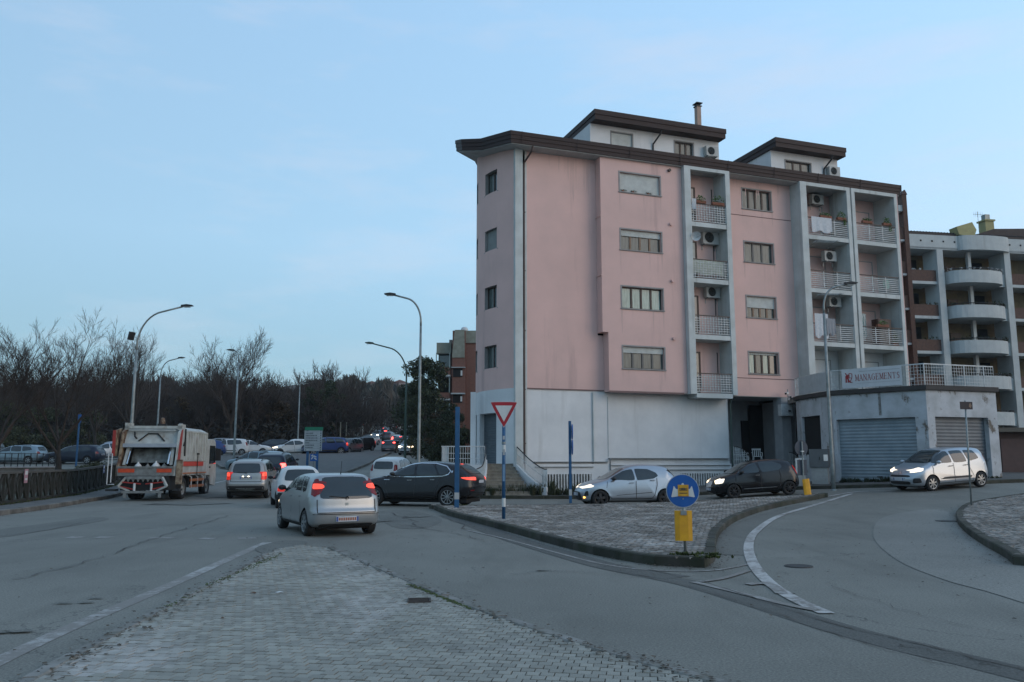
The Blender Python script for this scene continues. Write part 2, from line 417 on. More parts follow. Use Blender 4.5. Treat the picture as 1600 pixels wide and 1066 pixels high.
# ================================================================== GROUND
def grid_mesh(xs, ys, dz=0.0):
    mb = MB(); nx = len(xs)
    mb.v = [(x, y, T(x, y)+dz) for y in ys for x in xs]
    mb.f = [(j*nx+i, j*nx+i+1, (j+1)*nx+i+1, (j+1)*nx+i) for j in range(len(ys)-1) for i in range(nx-1)]
    mb.m = [0]*len(mb.f)
    return mb
xs = [-900, -500, -300, -200, -140, -100, -80, -60, -50]+[-40+.5*i for i in range(141)]+[34, 40, 50, 60, 80, 120, 200, 400, 900]
ys = [-60, -40, -25, -15, -10]+[-5+.5*i for i in range(131)]+[62, 64, 66, 70, 74, 78, 82, 86, 90, 97, 105, 115, 130, 150, 180, 210, 240, 280, 330, 400, 500, 700, 1000, 1500]
tag(grid_mesh(xs, ys).build('road', M_asph), kind='structure')

def pav_fill(poly, size, gap, ang, h, thick=.03, jit=.004, tilt=.004):
    """list of paver top quads (4 corners) inside poly"""
    ca, sa = cos(ang), sin(ang)
    us = [p[0]*ca+p[1]*sa for p in poly]; vs = [-p[0]*sa+p[1]*ca for p in poly]
    out = []
    r = random.Random(3)
    v = min(vs); row = 0
    while v < max(vs):
        u = min(us)+(.5*size if row % 2 else 0)
        while u < max(us):
            w = size*r.uniform(.93, 1.0)
            cx, cy = u+size/2, v+size/2
            X, Y = cx*ca-cy*sa, cx*sa+cy*ca
            if inside(poly, X, Y):
                z = h+r.uniform(-jit, jit); c = []
                ww = (size-gap)/2*r.uniform(.96, 1.0)
                for du, dv in ((-1, -1), (1, -1), (1, 1), (-1, 1)):
                    a, b = cx+du*ww+r.uniform(-.002, .002), cy+dv*ww+r.uniform(-.002, .002)
                    x_, y_ = a*ca-b*sa, a*sa+b*ca
                    c.append(Vector((x_, y_, T(x_, y_)+z+r.uniform(-tilt, tilt)*.5)))
                out.append((Vector((X, Y)), c))
            u += size
        v += size; row += 1
    return out
def paver_faces(mb, c, thick):
    lo = [p-Vector((0, 0, thick)) for p in c]
    mb.add(c+lo, [(0, 1, 2, 3), (0, 4, 5, 1), (1, 5, 6, 2), (2, 6, 7, 3), (3, 7, 4, 0)])
def kerb(path, parent, width=.16, h=.15, seg=.95, mat=None, side=1, top=.0):
    """row of kerb stones along a path; width grows to the given side"""
    pts = resample(path, seg)
    for a, b in zip(pts, pts[1:]):
        d = (b-a).normalized(); nn = Vector((-d.y, d.x))*side
        g = .006
        a2, b2 = a+d*g, b-d*g
        rr = random.uniform(-.006, .006)
        c = []
        for p in (a2, b2): c.append(Vector((p.x, p.y, T(p.x, p.y)-.05)))
        t0 = [Vector((p.x, p.y, T(p.x, p.y)+h-.02+rr)) for p in (a2, b2)]
        t1 = [Vector((p.x+nn.x*.02, p.y+nn.y*.02, T(p.x, p.y)+h+rr)) for p in (a2, b2)]
        t2 = [Vector((p.x+nn.x*width, p.y+nn.y*width, T(p.x, p.y)+h+top+rr)) for p in (a2, b2)]
        b3 = [Vector((p.x, p.y, p.z-h-.05)) for p in t2]
        mb = MB()
        vs = [c[0], c[1], t0[0], t0[1], t1[0], t1[1], t2[0], t2[1], b3[0], b3[1]]
        mb.add(vs, [(0, 1, 3, 2), (2, 3, 5, 4), (4, 5, 7, 6), (6, 7, 9, 8), (0, 2, 4, 6, 8), (1, 9, 7, 5, 3)])
        mb.build('kerb_stone', mat or M_kerb, parent, fix=True)

def W2(pts, dz=0):
    return [tuple(gnd(px, py, dz)[:2]) for px, py in pts]

# --- foreground paved island, flush with the road
isl1 = tag(thing('paved_island', None, None), kind='structure')
front_poly = W2([(62, 1064), (150, 1015), (250, 962), (340, 913), (400, 880), (432, 860), (470, 853), (510, 858), (560, 880), (640, 914), (740, 957), (860, 998), (980, 1035), (1078, 1062)])
fl, fr = Vector(front_poly[0]), Vector(front_poly[-1])
dl = (fl-Vector(front_poly[2])).normalized(); dr = (fr-Vector(front_poly[-3])).normalized()
front_poly = front_poly+[tuple(fr+dr*1.8), tuple(fl+dl*1.8)]
sheet_obj('joint_bed', [front_poly], .004, M_joint, isl1)
tops = pav_fill(front_poly, .115, .007, radians(-9), .022, jit=.003, tilt=.003)
def vis_key(c):
    return (c[0]-Vector((0, 0))).length
near = sorted([t for t in tops if t[0].y > 6.62 and abs(t[0].x) < 4.3], key=vis_key)[:290]
near_ids = set(id(t) for t in near)
rest = MB()
for t in tops:
    if id(t) in near_ids:
        mb = MB(); o = t[1][0]; paver_faces(mb, [p-o for p in t[1]], .03)
        ob = mb.build('paver', M_paver, isl1); ob.location = o
    else: paver_faces(rest, t[1], .03)
tag(rest.build('paving', M_paver, isl1), kind='stuff')
# border strip of flat kerb stones along both edges
edgeL = [Vector(p) for p in front_poly[:6]]; edgeL = [fl+dl*1.6]+edgeL
edgeR = [Vector(p) for p in front_poly[7:14]]+[fr+dr*1.6]
for path, sd_ in ((edgeL, 1), (edgeR, 1)):
    kerb([tuple(p) for p in path], isl1, width=.13, h=.03, seg=.8, mat=P('kerb_flat', (.235, .225, .205), .9, col2=(.13, .125, .10), scale=3, bump=.4, bscale=40, island=.15), side=sd_)
mossb = MB(); rm = random.Random(5)
def moss_line(a, b, n, w):
    for i in range(n):
        t = rm.random(); p = Vector(a)*(1-t)+Vector(b)*t
        x_, y_ = p.x+rm.gauss(0, w), p.y+rm.gauss(0, w); s_ = rm.uniform(.006, .02)
        z_ = T(x_, y_)+.024
        k = rm.randint(5, 7); ph = rm.random()
        ring = [Vector((x_+s_*cos(ph+2*pi*j/k)*rm.uniform(.6, 1.2), y_+s_*sin(ph+2*pi*j/k)*rm.uniform(.6, 1.2), z_)) for j in range(k)]
        mossb.add(ring+[Vector((x_, y_, z_+s_*.6))], [(j, (j+1) % k, k) for j in range(k)])
mp1 = W2([(640, 917), (735, 955), (440, 868), (330, 915), (250, 958)])
moss_line(mp1[0], mp1[1], 420, .02); moss_line(mp1[2], mp1[3], 260, .05); moss_line(mp1[3], mp1[4], 120, .03)
tag(mossb.build('moss', M_moss), 'green moss growing along the edges of the foreground paving', 'moss', kind='stuff')

# drain grate and paper scraps on the foreground paving
g0 = gnd(655, 942)
gr = thing('drain_grate', 'small rusty square drain grate set in the foreground pavers', 'drain grate', (g0.x, g0.y, g0.z+.024), .1)
mb = MB()
for a in (-.14, .12): mb.box(-.14, .14, a, a+.02, 0, .012)
for a in (-.14, .12): mb.box(a, a+.02, -.12, .12, 0, .012)
mb.build('grate_frame', P('rust', (.06, .045, .035), .9, col2=(.03, .025, .02), scale=8), gr)
mb = MB(); mb.box(-.12, .12, -.12, .12, -.02, .002); mb.build('grate_pit', M_dark, gr)
mb = MB()
for k in range(6): mb.box(-.12, .12, -.105+k*.038, -.09+k*.038, .002, .009)
mb.build('grate_bar', MATS['rust'], gr)
def scrap(px, py, s_, mat, label, cat, nm):
    p = gnd(px, py); mb = MB(); k = 7; r = random.Random(px)
    pts = [Vector((s_*cos(2*pi*i/k)*r.uniform(.5, 1.2), s_*.6*sin(2*pi*i/k)*r.uniform(.5, 1.2), r.uniform(.0, .012))) for i in range(k)]
    mb.add(pts+[Vector((0, 0, .018))], [(i, (i+1) % k, k) for i in range(k)])
    o = mb.build(nm, mat); o.location = (p.x, p.y, T(p.x, p.y)+.026); return tag(o, label, cat)
scrap(437, 930, .06, M_signwhite, 'crumpled white paper scrap lying on the foreground pavers', 'litter', 'paper_scrap')
scrap(397, 931, .05, P('dead_leaf', (.10, .05, .03), .9), 'larger brown dead leaf beside the white paper scrap', 'leaf', 'dead_leaf')
scrap(347, 971, .03, MATS['dead_leaf'], 'small brown dead leaf alone on the pavers below the others', 'leaf', 'dead_leaf')

# --- middle raised island
isl2 = tag(thing('raised_island', None, None), kind='structure')
mid_px_front = [(676, 795), (700, 806), (745, 818), (800, 833), (870, 853), (940, 870), (1000, 881), (1040, 886), (1085, 889)]
mid_px_right = [(1108, 886), (1119, 872), (1119, 852), (1128, 832), (1150, 815), (1185, 801), (1225, 791), (1265, 783), (1290, 778)]
mid_px_back = [(1285, 771), (1235, 774), (1160, 778), (1080, 783), (1000, 786), (900, 788), (800, 789), (740, 790), (695, 790)]
front_p = W2(mid_px_front, 0); right_p = W2(mid_px_right, 0); back_p = W2([(x_, y_) for x_, y_ in mid_px_back], .15)
loop = smooth_path([Vector((a, b, 0)) for a, b in front_p+right_p+back_p], 4, closed=True)
loop2 = [(p.x, p.y) for p in loop]
kerb(loop2+[loop2[0]], isl2, width=.17, h=.16, seg=.9, mat=M_kerb_mossy, side=1)
def inset(poly, d):
    n = len(poly); out = []
    for i in range(n):
        a = Vector(poly[i-1]); b = Vector(poly[(i+1) % n]); t = (b-a).normalized()
        out.append((poly[i][0]-t.y*d, poly[i][1]+t.x*d))
    return out
area = sum(loop2[i-1][0]*loop2[i][1]-loop2[i][0]*loop2[i-1][1] for i in range(len(loop2)))
in2 = inset(loop2, .165 if area > 0 else -.165)
sheet_obj('joint_bed', [in2], .135, M_joint, isl2)
mb = MB()
for c_, q in pav_fill(in2, .125, .012, radians(12), .155, jit=.008, tilt=.012): paver_faces(mb, q, .03)
tag(mb.build('paving', M_cobble, isl2), kind='stuff')

# --- right raised island
isl3 = tag(thing('raised_island', None, None), kind='structure')
rp = W2([(1600, 778), (1565, 783), (1530, 789), (1508, 795), (1495, 806), (1497, 820), (1515, 838), (1545, 858), (1575, 874), (1600, 886)])
rp = [Vector((a, b, 0)) for a, b in rp]
rp = [rp[0]+Vector((7, 3.5, 0))]+rp+[rp[-1]+Vector((2.6, -2.2, 0)), rp[-1]+Vector((8, -3, 0)), rp[-1]+Vector((12, 3, 0))]
lp3 = [(p.x, p.y) for p in smooth_path(rp, 4, closed=True)]
kerb(lp3+[lp3[0]], isl3, width=.17, h=.16, seg=.9, mat=M_kerb_mossy, side=1)
area = sum(lp3[i-1][0]*lp3[i][1]-lp3[i][0]*lp3[i-1][1] for i in range(len(lp3)))
in3 = inset(lp3, .165 if area > 0 else -.165)
sheet_obj('joint_bed', [in3], .135, M_joint, isl3)
mb = MB()
for c_, q in pav_fill([p for p in in3], .125, .012, radians(20), .155, jit=.008, tilt=.012): paver_faces(mb, q, .03)
tag(mb.build('paving', M_cobble, isl3), kind='stuff')

# --- far middle island (dark paving) behind the info sign
isl4 = tag(thing('raised_island', None, None), kind='structure')
q4 = W2([(330, 722), (345, 733), (420, 742), (500, 745), (540, 742), (575, 728), (612, 709), (600, 705), (500, 711), (400, 714), (340, 714)])
kerb(q4+[q4[0]], isl4, width=.2, h=.17, seg=1.5, mat=M_kerb, side=1)
sheet_obj('paving', [q4], .16, P('far_paving', (.12, .115, .105), .9, col2=(.085, .08, .075), scale=1.5, bump=.5, bscale=8), isl4, step=2)

# --- road markings and repairs
mk = tag(thing('road_markings', None, None), kind='structure')
def mark(name, pxs, w, mat, dz=.004, sm=True, parent=mk):
    pts = [Vector((a, b, 0)) for a, b in W2(pxs)]
    if sm: pts = smooth_path(pts, 6)
    return sheet_obj(name, [strip([(p.x, p.y) for p in pts], w)], dz, mat, parent)
mark('edge_line', [(-60, 1066), (0, 1034), (100, 986), (200, 943), (300, 900), (380, 864), (418, 848)], .20, M_line_worn)
mark('curve_line', [(1330, 772), (1265, 792), (1215, 808), (1182, 830), (1170, 852), (1176, 880), (1200, 910), (1240, 937), (1292, 960)], .19, M_line, .012)
tri = W2([(1083, 911), (1130, 915), (1190, 934), (1292, 960), (1225, 948), (1150, 930)])
mark('hatching_line', [(1083, 911), (1150, 927), (1225, 946), (1280, 957)], .12, M_line_worn, .0135)
mark('hatching_line', [(1095, 911), (1130, 905), (1170, 893)], .10, M_line_worn, .015)
mark('hatching_line', [(1168, 915), (1200, 914), (1222, 930)], .16, M_line_worn, .0165)
mark('edge_line', [(730, 829), (790, 843), (860, 862), (940, 882), (1020, 892), (1110, 893), (1172, 882)], .07, M_line_worn, .0105)
for k, (a, b) in enumerate([((150, 840), (175, 840)), ((232, 841), (272, 841)), ((312, 842), (335, 842)), ((372, 842), (400, 841)), ((105, 840), (130, 840))]):
    mark('give_way_dash', [a, b], .35, worn_paint('road_paint_faint', (.36, .34, .32), .40) if k == 0 else bpy.data.materials['road_paint_faint'], .004, sm=False)
mark('edge_line', [(1290, 777), (1340, 769), (1400, 768), (1460, 769)], .12, M_line, .0145)
mark('edge_line', [(330, 757), (350, 752), (380, 748)], .15, M_line, .012)
rep = tag(thing('asphalt_repairs', None, None), kind='structure')
mark('trench_patch', [(980, 893), (1080, 913), (1180, 942), (1300, 980), (1420, 1012), (1520, 1036), (1640, 1064)], [.45]*37, M_asph_dark, .004, parent=rep)
mark('dark_patch', [(700, 806), (740, 820), (800, 842), (880, 866), (960, 888), (1060, 904)], .55, M_asph_dark, .0065, parent=rep)
mark('gutter_patch', [(1150, 868), (1140, 850), (1152, 832), (1180, 815), (1215, 802), (1262, 788)], .75, M_asph_mid, .0075, parent=rep)
lp = W2([(1700, 820), (1560, 850), (1480, 800), (1420, 800), (1375, 812), (1365, 840), (1400, 875), (1470, 905), (1540, 925), (1660, 958), (1760, 950)])
sheet_obj('newer_surface', [[(p.x, p.y) for p in smooth_path([Vector((a, b, 0)) for a, b in lp], 4, closed=True)]], .008, M_asph_light, rep)
nw = sheet_obj('patch', [[(p.x, p.y) for p in smooth_path([Vector((a, b, 0)) for a, b in W2([(590, 800), (640, 798), (690, 812), (660, 826), (610, 822)])], 4, closed=True)]], .0055, M_asph_mid, rep)
sheet_obj('patch', [[(p.x, p.y) for p in smooth_path([Vector((a, b, 0)) for a, b in W2([(0, 828), (60, 820), (140, 809), (170, 812), (90, 826), (0, 840)])], 4, closed=True)]], .0055, M_asph_mid, rep)
sheet_obj('patch', [[(p.x, p.y) for p in smooth_path([Vector((a, b, 0)) for a, b in W2([(398, 858), (440, 846), (478, 847), (470, 856), (430, 868)])], 4, closed=True)]], .0085, M_asph_mid, rep)
M_crack = P('crack_tar', (.075, .068, .06), .85, scale=8)
rc = random.Random(12)
def crack(pxs, w=.02, dz=.0175, wob=.05):
    pts = smooth_path([Vector((a, b, 0)) for a, b in W2(pxs)], 8); pts = [(p.x+rc.gauss(0, wob), p.y+rc.gauss(0, wob)) for p in pts]
    sheet_obj('crack', [strip(pts, [w*rc.uniform(.2, 1.0) for _ in pts])], dz, M_crack, rep, step=1)
crack([(26, 907), (110, 885), (188, 861), (245, 841), (300, 823), (359, 806)], .035)
crack([(188, 861), (210, 852), (260, 846)], .02)
crack([(0, 838), (40, 834), (90, 826), (150, 812)], .03)
crack([(560, 815), (620, 820), (700, 832), (760, 845)], .03); crack([(600, 800), (640, 812), (655, 826)], .05, wob=.08); crack([(640, 806), (700, 812), (742, 830)], .04, wob=.08)
crack([(1400, 1010), (1470, 1020), (1560, 1045)], .02); crack([(1290, 905), (1330, 930), (1430, 960), (1600, 1000)], .012)
crack([(800, 900), (860, 893), (930, 898)], .02); crack([(1205, 873), (1225, 874), (1240, 874)], .04, wob=.01)
crack([(980, 886), (1080, 906), (1190, 940), (1310, 978), (1430, 1008), (1600, 1050)], .03, wob=.02); crack([(1000, 899), (1090, 921), (1180, 949), (1300, 992), (1420, 1026), (1500, 1045)], .02, wob=.02)
def stain(px, py, rx, ry):
    g = gnd(px, py); n_ = 18; ph = rc.random()*6
    pts = [(g.x+rx*cos(2*pi*i/n_)*(1+.35*sin(3*i+ph)+rc.uniform(-.2, .2)), g.y+ry*sin(2*pi*i/n_)*(1+.3*cos(2*i+ph)+rc.uniform(-.2, .2))) for i in range(n_)]
    sheet_obj('oil_stain', [pts], .0195, M_asph_mid, rep, step=1)
for a in ((590, 815, .5, .35), (650, 808, .35, .5), (30, 990, .16, .06), (100, 945, .12, .04), (135, 943, .1, .05), (150, 937, .1, .04), (0, 991, .1, .05), (345, 775, 1.0, 1.2), (300, 788, 1.6, .9)): stain(*a)
# manholes
for px, py, r_, lb in ((1248, 886, .22, 'round manhole cover in the road right of the curved white line'), (1480, 815, .3, 'round manhole cover beside the kerb of the right island'), (930, 797, .3, 'dark round manhole cover set in the cobbled middle island')):
    p = gnd(px, py); dz = .16 if px == 930 else .012
    mb = MB(); mb.lathe([(0.001, .004), (r_*.85, .004), (r_*.86, 0), (r_*.9, 0), (r_*.91, .004), (r_, .004), (r_+.01, -.02)], 24, M=Matrix.Translation((0, 0, 0)) @ Matrix.Rotation(radians(90), 4, 'X'))
    o = mb.build('manhole_cover', P('cast_iron', (.05, .048, .045), .7, metal=.2, scale=9), fix=True); o.location = (p.x, p.y, p.z+dz)
    tag(o, lb, 'manhole cover')

# --- left footpath with kerb, verge
lf = tag(thing('footpath', None, None), kind='structure')
kpx = W2([(-120, 823), (0, 806), (80, 795), (150, 783), (192, 774)])
kp = [Vector((a, b, 0)) for a, b in kpx]
kp.append(kp[-1]+Vector((-1.5, 6, 0))); kp.append(kp[-1]+Vector((-5, 14, 0)))
kp = smooth_path(kp, 5)
kerb([(p.x, p.y) for p in kp], lf, width=.2, h=.16, seg=1.0, mat=M_kerb, side=1)
def offset_path(path, d):
    out = []
    for i, p in enumerate(path):
        a = path[max(i-1, 0)]; b = path[min(i+1, len(path)-1)]; t = (b-a).normalized(); out.append(Vector((p.x-t.y*d, p.y+t.x*d, 0)))
    return out
o1 = offset_path(kp, .19); o2 = offset_path(kp, 1.5)
sheet_obj('path_surface', [[(p.x, p.y) for p in o1]+[(p.x, p.y) for p in o2[::-1]]], .15, P('footpath_surface', (.14, .135, .125), .9, col2=(.09, .088, .08), scale=2, bump=.5, bscale=15), lf)
o3 = offset_path(kp, 14)
vg = sheet_obj('verge', [[(p.x, p.y) for p in o2]+[(p.x, p.y) for p in o3[::-1]]], .12, M_soil, None, step=1); tag(vg, kind='structure')
VERGE_PATH = kp
FENCE_PATH = offset_path(kp, 1.75)

# --- pavement in front of the flats and garages
pv = tag(thing('pavement', None, None), kind='structure')
pav_px = [(-4.6, 60), (-4.4, 46), (-3.6, 39.6), (-2.6, 38.2), (0, 37.7), (4, 37.7), (8, 38.3), (12, 38.4), (14.6, 36.6), (16.2, 35.6), (18.3, 34.9), (22.5, 36.0), (30, 38.2), (48, 44)]
pp = [Vector((a, b, 0)) for a, b in pav_px]
pps = smooth_path(pp, 5)
kerb([(p.x, p.y) for p in pps], pv, width=.17, h=.15, seg=1.2, mat=M_kerb_mossy, side=1)
pin = offset_path(pps, .165)
poly = [(p.x, p.y) for p in pin]+[(48, 62), (20, 62), (0, 62)]
sheet_obj('pavement_surface', [poly], .145, P('pavement_conc', (.10, .098, .09), .9, col2=(.06, .06, .052), scale=2, bump=.4, bscale=15), pv, step=1)
# ================================================================== MAIN BUILDING
def wall_xz(mb, x0, x1, z0, z1, y, holes, depth=.25, m=0, rm=None, thick=0):
    """front wall in the local x-z plane at y with window openings and reveals going inward"""
    rm = m if rm is None else rm
    xs = sorted({x0, x1, *[h[0] for h in holes], *[h[1] for h in holes]}); zs = sorted({z0, z1, *[h[2] for h in holes], *[h[3] for h in holes]})
    for a, b in zip(xs, xs[1:]):
        for c, d in zip(zs, zs[1:]):
            cx, cz = (a+b)/2, (c+d)/2
            if any(h[0] < cx < h[1] and h[2] < cz < h[3] for h in holes): continue
            mb.quad((a, y, c), (b, y, c), (b, y, d), (a, y, d), m)
    for h in holes:
        a, b, c, d = h[:4]; yi = y+depth
        mb.quad((a, y, c), (a, y, d), (a, yi, d), (a, yi, c), rm); mb.quad((b, y, c), (b, yi, c), (b, yi, d), (b, y, d), rm)
        mb.quad((a, y, c), (a, yi, c), (b, yi, c), (b, y, c), rm); mb.quad((a, y, d), (b, y, d), (b, yi, d), (a, yi, d), rm)
def shutter_mb(x0, x1, z0, z1, y, pitch=.055):
    mb = MB(); n = max(1, int((z1-z0)/pitch)); p = (z1-z0)/n
    for i in range(n):
        a = z0+i*p
        mb.quad((x0, y, a), (x1, y, a), (x1, y-.012, a+p*.5), (x0, y-.012, a+p*.5)); mb.quad((x0, y-.012, a+p*.5), (x1, y-.012, a+p*.5), (x1, y, a+p), (x0, y, a+p))
    return mb
def window(parent, x0, x1, z0, z1, y, n=4, shut=0.0, pane=None, frame=None, trim=True, depth=.16, M=None, shutmat=None):
    """stone surround + wooden frame with n casements, panes, roller shutter and sill"""
    mb = MB(); fr = frame or M_darkwood; yf = y+depth
    if trim:
        t = .07
        for bx in ((x0-t, x0, z0-t, z1+t), (x1, x1+t, z0-t, z1+t)): mb.box(bx[0], bx[1], y-.02, y+.03, bx[2], bx[3], 1)
        mb.box(x0, x1, y-.02, y+.03, z1, z1+t, 1); mb.box(x0, x1, y-.02, y+.03, z0-t, z0, 1)
    f = .05
    mb.box(x0, x0+f, yf, yf+.06, z0, z1); mb.box(x1-f, x1, yf, yf+.06, z0, z1)
    mb.box(x0+f, x1-f, yf, yf+.06, z0, z0+f); mb.box(x0+f, x1-f, yf, yf+.06, z1-f, z1)
    w = (x1-x0-2*f)/n
    for i in range(1, n):
        c = x0+f+i*w; mb.box(c-.05, c+.05, yf-.01, yf+.05, z0+f, z1-f)
    o = mb.build('window', [fr, M_greyframe], parent)
    for i in range(n):
        a = x0+f+i*w+(.05 if i else 0); b = x0+f+(i+1)*w-(.05 if i < n-1 else 0)
        q = MB(); q.box(a+.012, b-.012, yf+.03, yf+.042, z0+f+.01, z1-f-.01)
        q.build('pane', (pane[i % len(pane)] if isinstance(pane, list) else pane) or M_glass, o)
    if shut > 0:
        shutter_mb(x0+.01, x1-.01, z1-(z1-z0)*shut, z1-.005, yf-.04).build('roller_shutter', shutmat or M_shutter_white, o)
    q = MB(); q.box(x0-.09, x1+.09, y-.06, yf, z0-.05, z0-.002); q.build('sill', M_greyframe, o)
    if M is not None: o.matrix_local = M
    return o

BA = radians(19.7)
bld = thing('apartment_building', 'long five storey pink and white apartment block with curved corner, balconies and brown flat roof', 'apartment building', (0.2, 40.0, 0), BA)
ZF = [5.15, 8.2, 11.2, 14.25]; ZT = 17.3
WZ = [(6.3, 7.42), (9.38, 10.5), (12.45, 13.52), (15.53, 16.57)]
WZ2 = [(6.38, 7.55), (9.48, 10.66), (12.6, 13.72), (15.64, 16.78)]
WB = Matrix.Rotation(-BA, 4, 'Z') @ Matrix.Translation((-.2, -40, 0))
def bl(p):           # world to building-local
    return WB @ Vector((p[0], p[1], p[2] if len(p) > 2 else 0))

# pink walls
mb = MB()
wall_xz(mb, .55, 4.41, 8.0, ZT, 0, []); wall_xz(mb, .55, 4.73, 5.2, 8.0, 0, [])
mb.build('facade_wall', M_pink, bld)
mb = MB()
hol = [(5.52, 7.88, a, b) for a, b in WZ]
for (za, zb, xl) in ((5.12, 8.1, 4.72), (8.1, ZT, 4.40)):
    wall_xz(mb, xl, 9.19, za, zb, -.6, [h for h in hol if za <= h[2] < zb], .22)
    mb.quad((xl, 0, za), (xl, -.6, za), (xl, -.6, zb), (xl, 0, zb))
mb.quad((4.40, -.6, 8.1), (4.40, 0, 8.1), (4.72, 0, 8.1), (4.72, -.6, 8.1))
mb.quad((4.72, -.6, 5.12), (4.72, 0, 5.12), (9.0, 0, 5.12), (9.0, -.6, 5.12))
mb.box(4.36, 4.40, -.62, 0, 11.0, 11.05); mb.box(4.36, 4.40, -.62, 0, 14.1, 14.15)
mb.build('bay_wall', M_pink, bld)
mb = MB()
wall_xz(mb, 12.03, 16.7, 5.15, ZT, 0, [(13.46, 15.36, a, b) for a, b in WZ2], .22)
mb.build('facade_wall', M_pink, bld)
mb = MB()
for z in (6.1, 15.2): mb.box(12.05, 16.66, -.012, -.002, z, z+.04)
mb.box(4.72, 8.98, -.63, -.603, 5.06, 5.16)
mb.box(.55, 4.7, -.03, -.003, 5.16, 5.22)
mb.build('joint_strip', P('joint_brown', (.20, .13, .12), .8), bld)
panes_mixed = [[M_pane_curtain, M_pane_curtain, M_glass], [M_pane_teal], [M_pane_curtain], [M_pane_curtain]]
window(bld, 5.52, 7.88, *WZ[0], -.6, 4, .28, M_pane_curtain, P('frame_grey', (.12, .12, .115), .6))
window(bld, 5.52, 7.88, *WZ[1], -.6, 4, .0, [M_pane_teal, M_pane_teal, M_pane_teal, M_pane_teal])
window(bld, 5.52, 7.88, *WZ[2], -.6, 4, .30, M_pane_curtain, P('frame_tan', (.22, .14, .09), .6))
window(bld, 5.52, 7.88, *WZ[3], -.6, 3, 1.0, M_pane_curtain)
window(bld, 13.46, 15.36, *WZ2[0], 0, 4, .1, [M_pane_teal, M_pane_curtain, M_pane_teal, M_glass])
window(bld, 13.46, 15.36, *WZ2[1], 0, 4, .52, [M_pane_curtain], MATS['frame_tan'])
window(bld, 13.46, 15.36, *WZ2[2], 0, 3, .0, M_pane_curtain, MATS['frame_grey'])
window(bld, 13.46, 15.36, *WZ2[3], 0, 4, .0, M_pane_curtain)
# rain streaks under sills and along the eaves
rs = random.Random(31); M_streak = P('rain_stain', (.56, .385, .345), .92, col2=(.62, .42, .375), scale=1.5, stretch=(6, 1, .8))
def streak(x, z, y, L_, w):
    mb = MB(); n = 6; pts_l, pts_r = [], []
    for i in range(n+1):
        t = i/n; ww = w*(1-t)**.6*rs.uniform(.6, 1.0); cx = x+rs.uniform(-.01, .01); pts_l.append((cx-ww/2, z-L_*t)); pts_r.append((cx+ww/2, z-L_*t))
    mb.add([(p[0], y-.003, p[1]) for p in pts_l+pts_r[::-1]], [tuple(range(2*(n+1)))]); mb.build('rain_stain', M_streak, bld)
for a, b in WZ:
    for x in (5.5, 7.9, rs.uniform(5.8, 7.6)): streak(x, a-.08, -.6, rs.uniform(.5, 1.3), rs.uniform(.05, .16))
for a, b in WZ2:
    for x in (13.42, 15.4): streak(x, a-.08, 0, rs.uniform(.5, 1.2), rs.uniform(.05, .14))
for i in range(9): streak(rs.uniform(.8, 4.2), 17.28, 0, rs.uniform(.6, 2.6), rs.uniform(.06, .25))
for i in range(7): streak(rs.uniform(12.3, 16.2), 17.28, 0, rs.uniform(.3, 1.2), rs.uniform(.05, .2))
# round vents by the bay edge
for z in (7.95, 11.0, 14.05, 17.0):
    mb = MB(); mb.tube([(8.45, -.6, z), (8.45, -.72, z)], .085, 10); mb.build('wall_vent', M_pink if z < 17 else M_darkwood, bld)

# curved corner: arc going back-left
AR = 5.05
def arc_pt(phi, r=AR):    # phi degrees 35..100, returns world XY
    p = Vector((0.2, 40.0)); c = p+Vector((-sin(radians(35)), -cos(radians(35))))*0
    # integrate tangent (-cos,sin)
    x = 0.2-AR*(sin(radians(phi))-sin(radians(35))); y = 40.0+AR*(cos(radians(35))-cos(radians(phi)))
    nrm = Vector((-sin(radians(phi)), -cos(radians(phi))))
    return Vector((x, y))+nrm*(r-AR)
arc = [35, 40, 45, 50, 56.5, 63, 70, 77, 84, 91, 97]
apts = [bl(arc_pt(a)) for a in arc]
back = bl((-.9, 51)); apts2 = apts+[back]
RISE = [0, .25, .45, .60, .70, .80, .88, .95, 1.0, 1.05, 1.05]
WZC = [(6.3, 7.45), (9.35, 10.5), (12.4, 13.5), (15.45, 16.6)]
win_segs = (3, 4)     # 50..63 deg
left_segs = (7, 8)
mb = MB()
for i in range(len(apts2)-1):
    a, b = apts2[i], apts2[i+1]
    zz = [5.2]
    if i in win_segs or i in left_segs:
        for w in WZC: zz += [w[0], w[1]]
    zz.append(ZT)
    for k in range(0, len(zz), 2):
        ta, tb_ = zz[k+1], zz[k+1]
        if zz[k+1] == ZT: ta += RISE[min(i, 10)]; tb_ += RISE[min(i+1, 10)]
        mb.quad((b.x, b.y, zz[k]), (a.x, a.y, zz[k]), (a.x, a.y, ta), (b.x, b.y, tb_))
mb.build('corner_wall', M_pink, bld, smooth=False)
mb = MB()   # reveals
for segs in (win_segs, left_segs):
    a, b = apts[segs[0]], apts[segs[-1]+1]
    d = (b-a).normalized(); nn = Vector((-d.y, d.x, 0))
    if nn.dot(Vector((5, 6, 0))-a) < 0: nn = -nn
    mid = apts[segs[1]]
    for z0, z1 in WZC:
        A0, B0 = a+nn*.32, b+nn*.32
        v = lambda p, z: (p.x, p.y, z)
        mb.quad(v(a, z0), v(A0, z0), v(A0, z1), v(a, z1)); mb.quad(v(b, z0), v(b, z1), v(B0, z1), v(B0, z0))
        for z in (z0, z1):
            mb.add([v(a, z), v(mid, z), v(b, z), v(B0, z), v(A0, z)], [(0, 1, 2, 3, 4)])
mb.build('window_reveal', M_greyframe, bld)
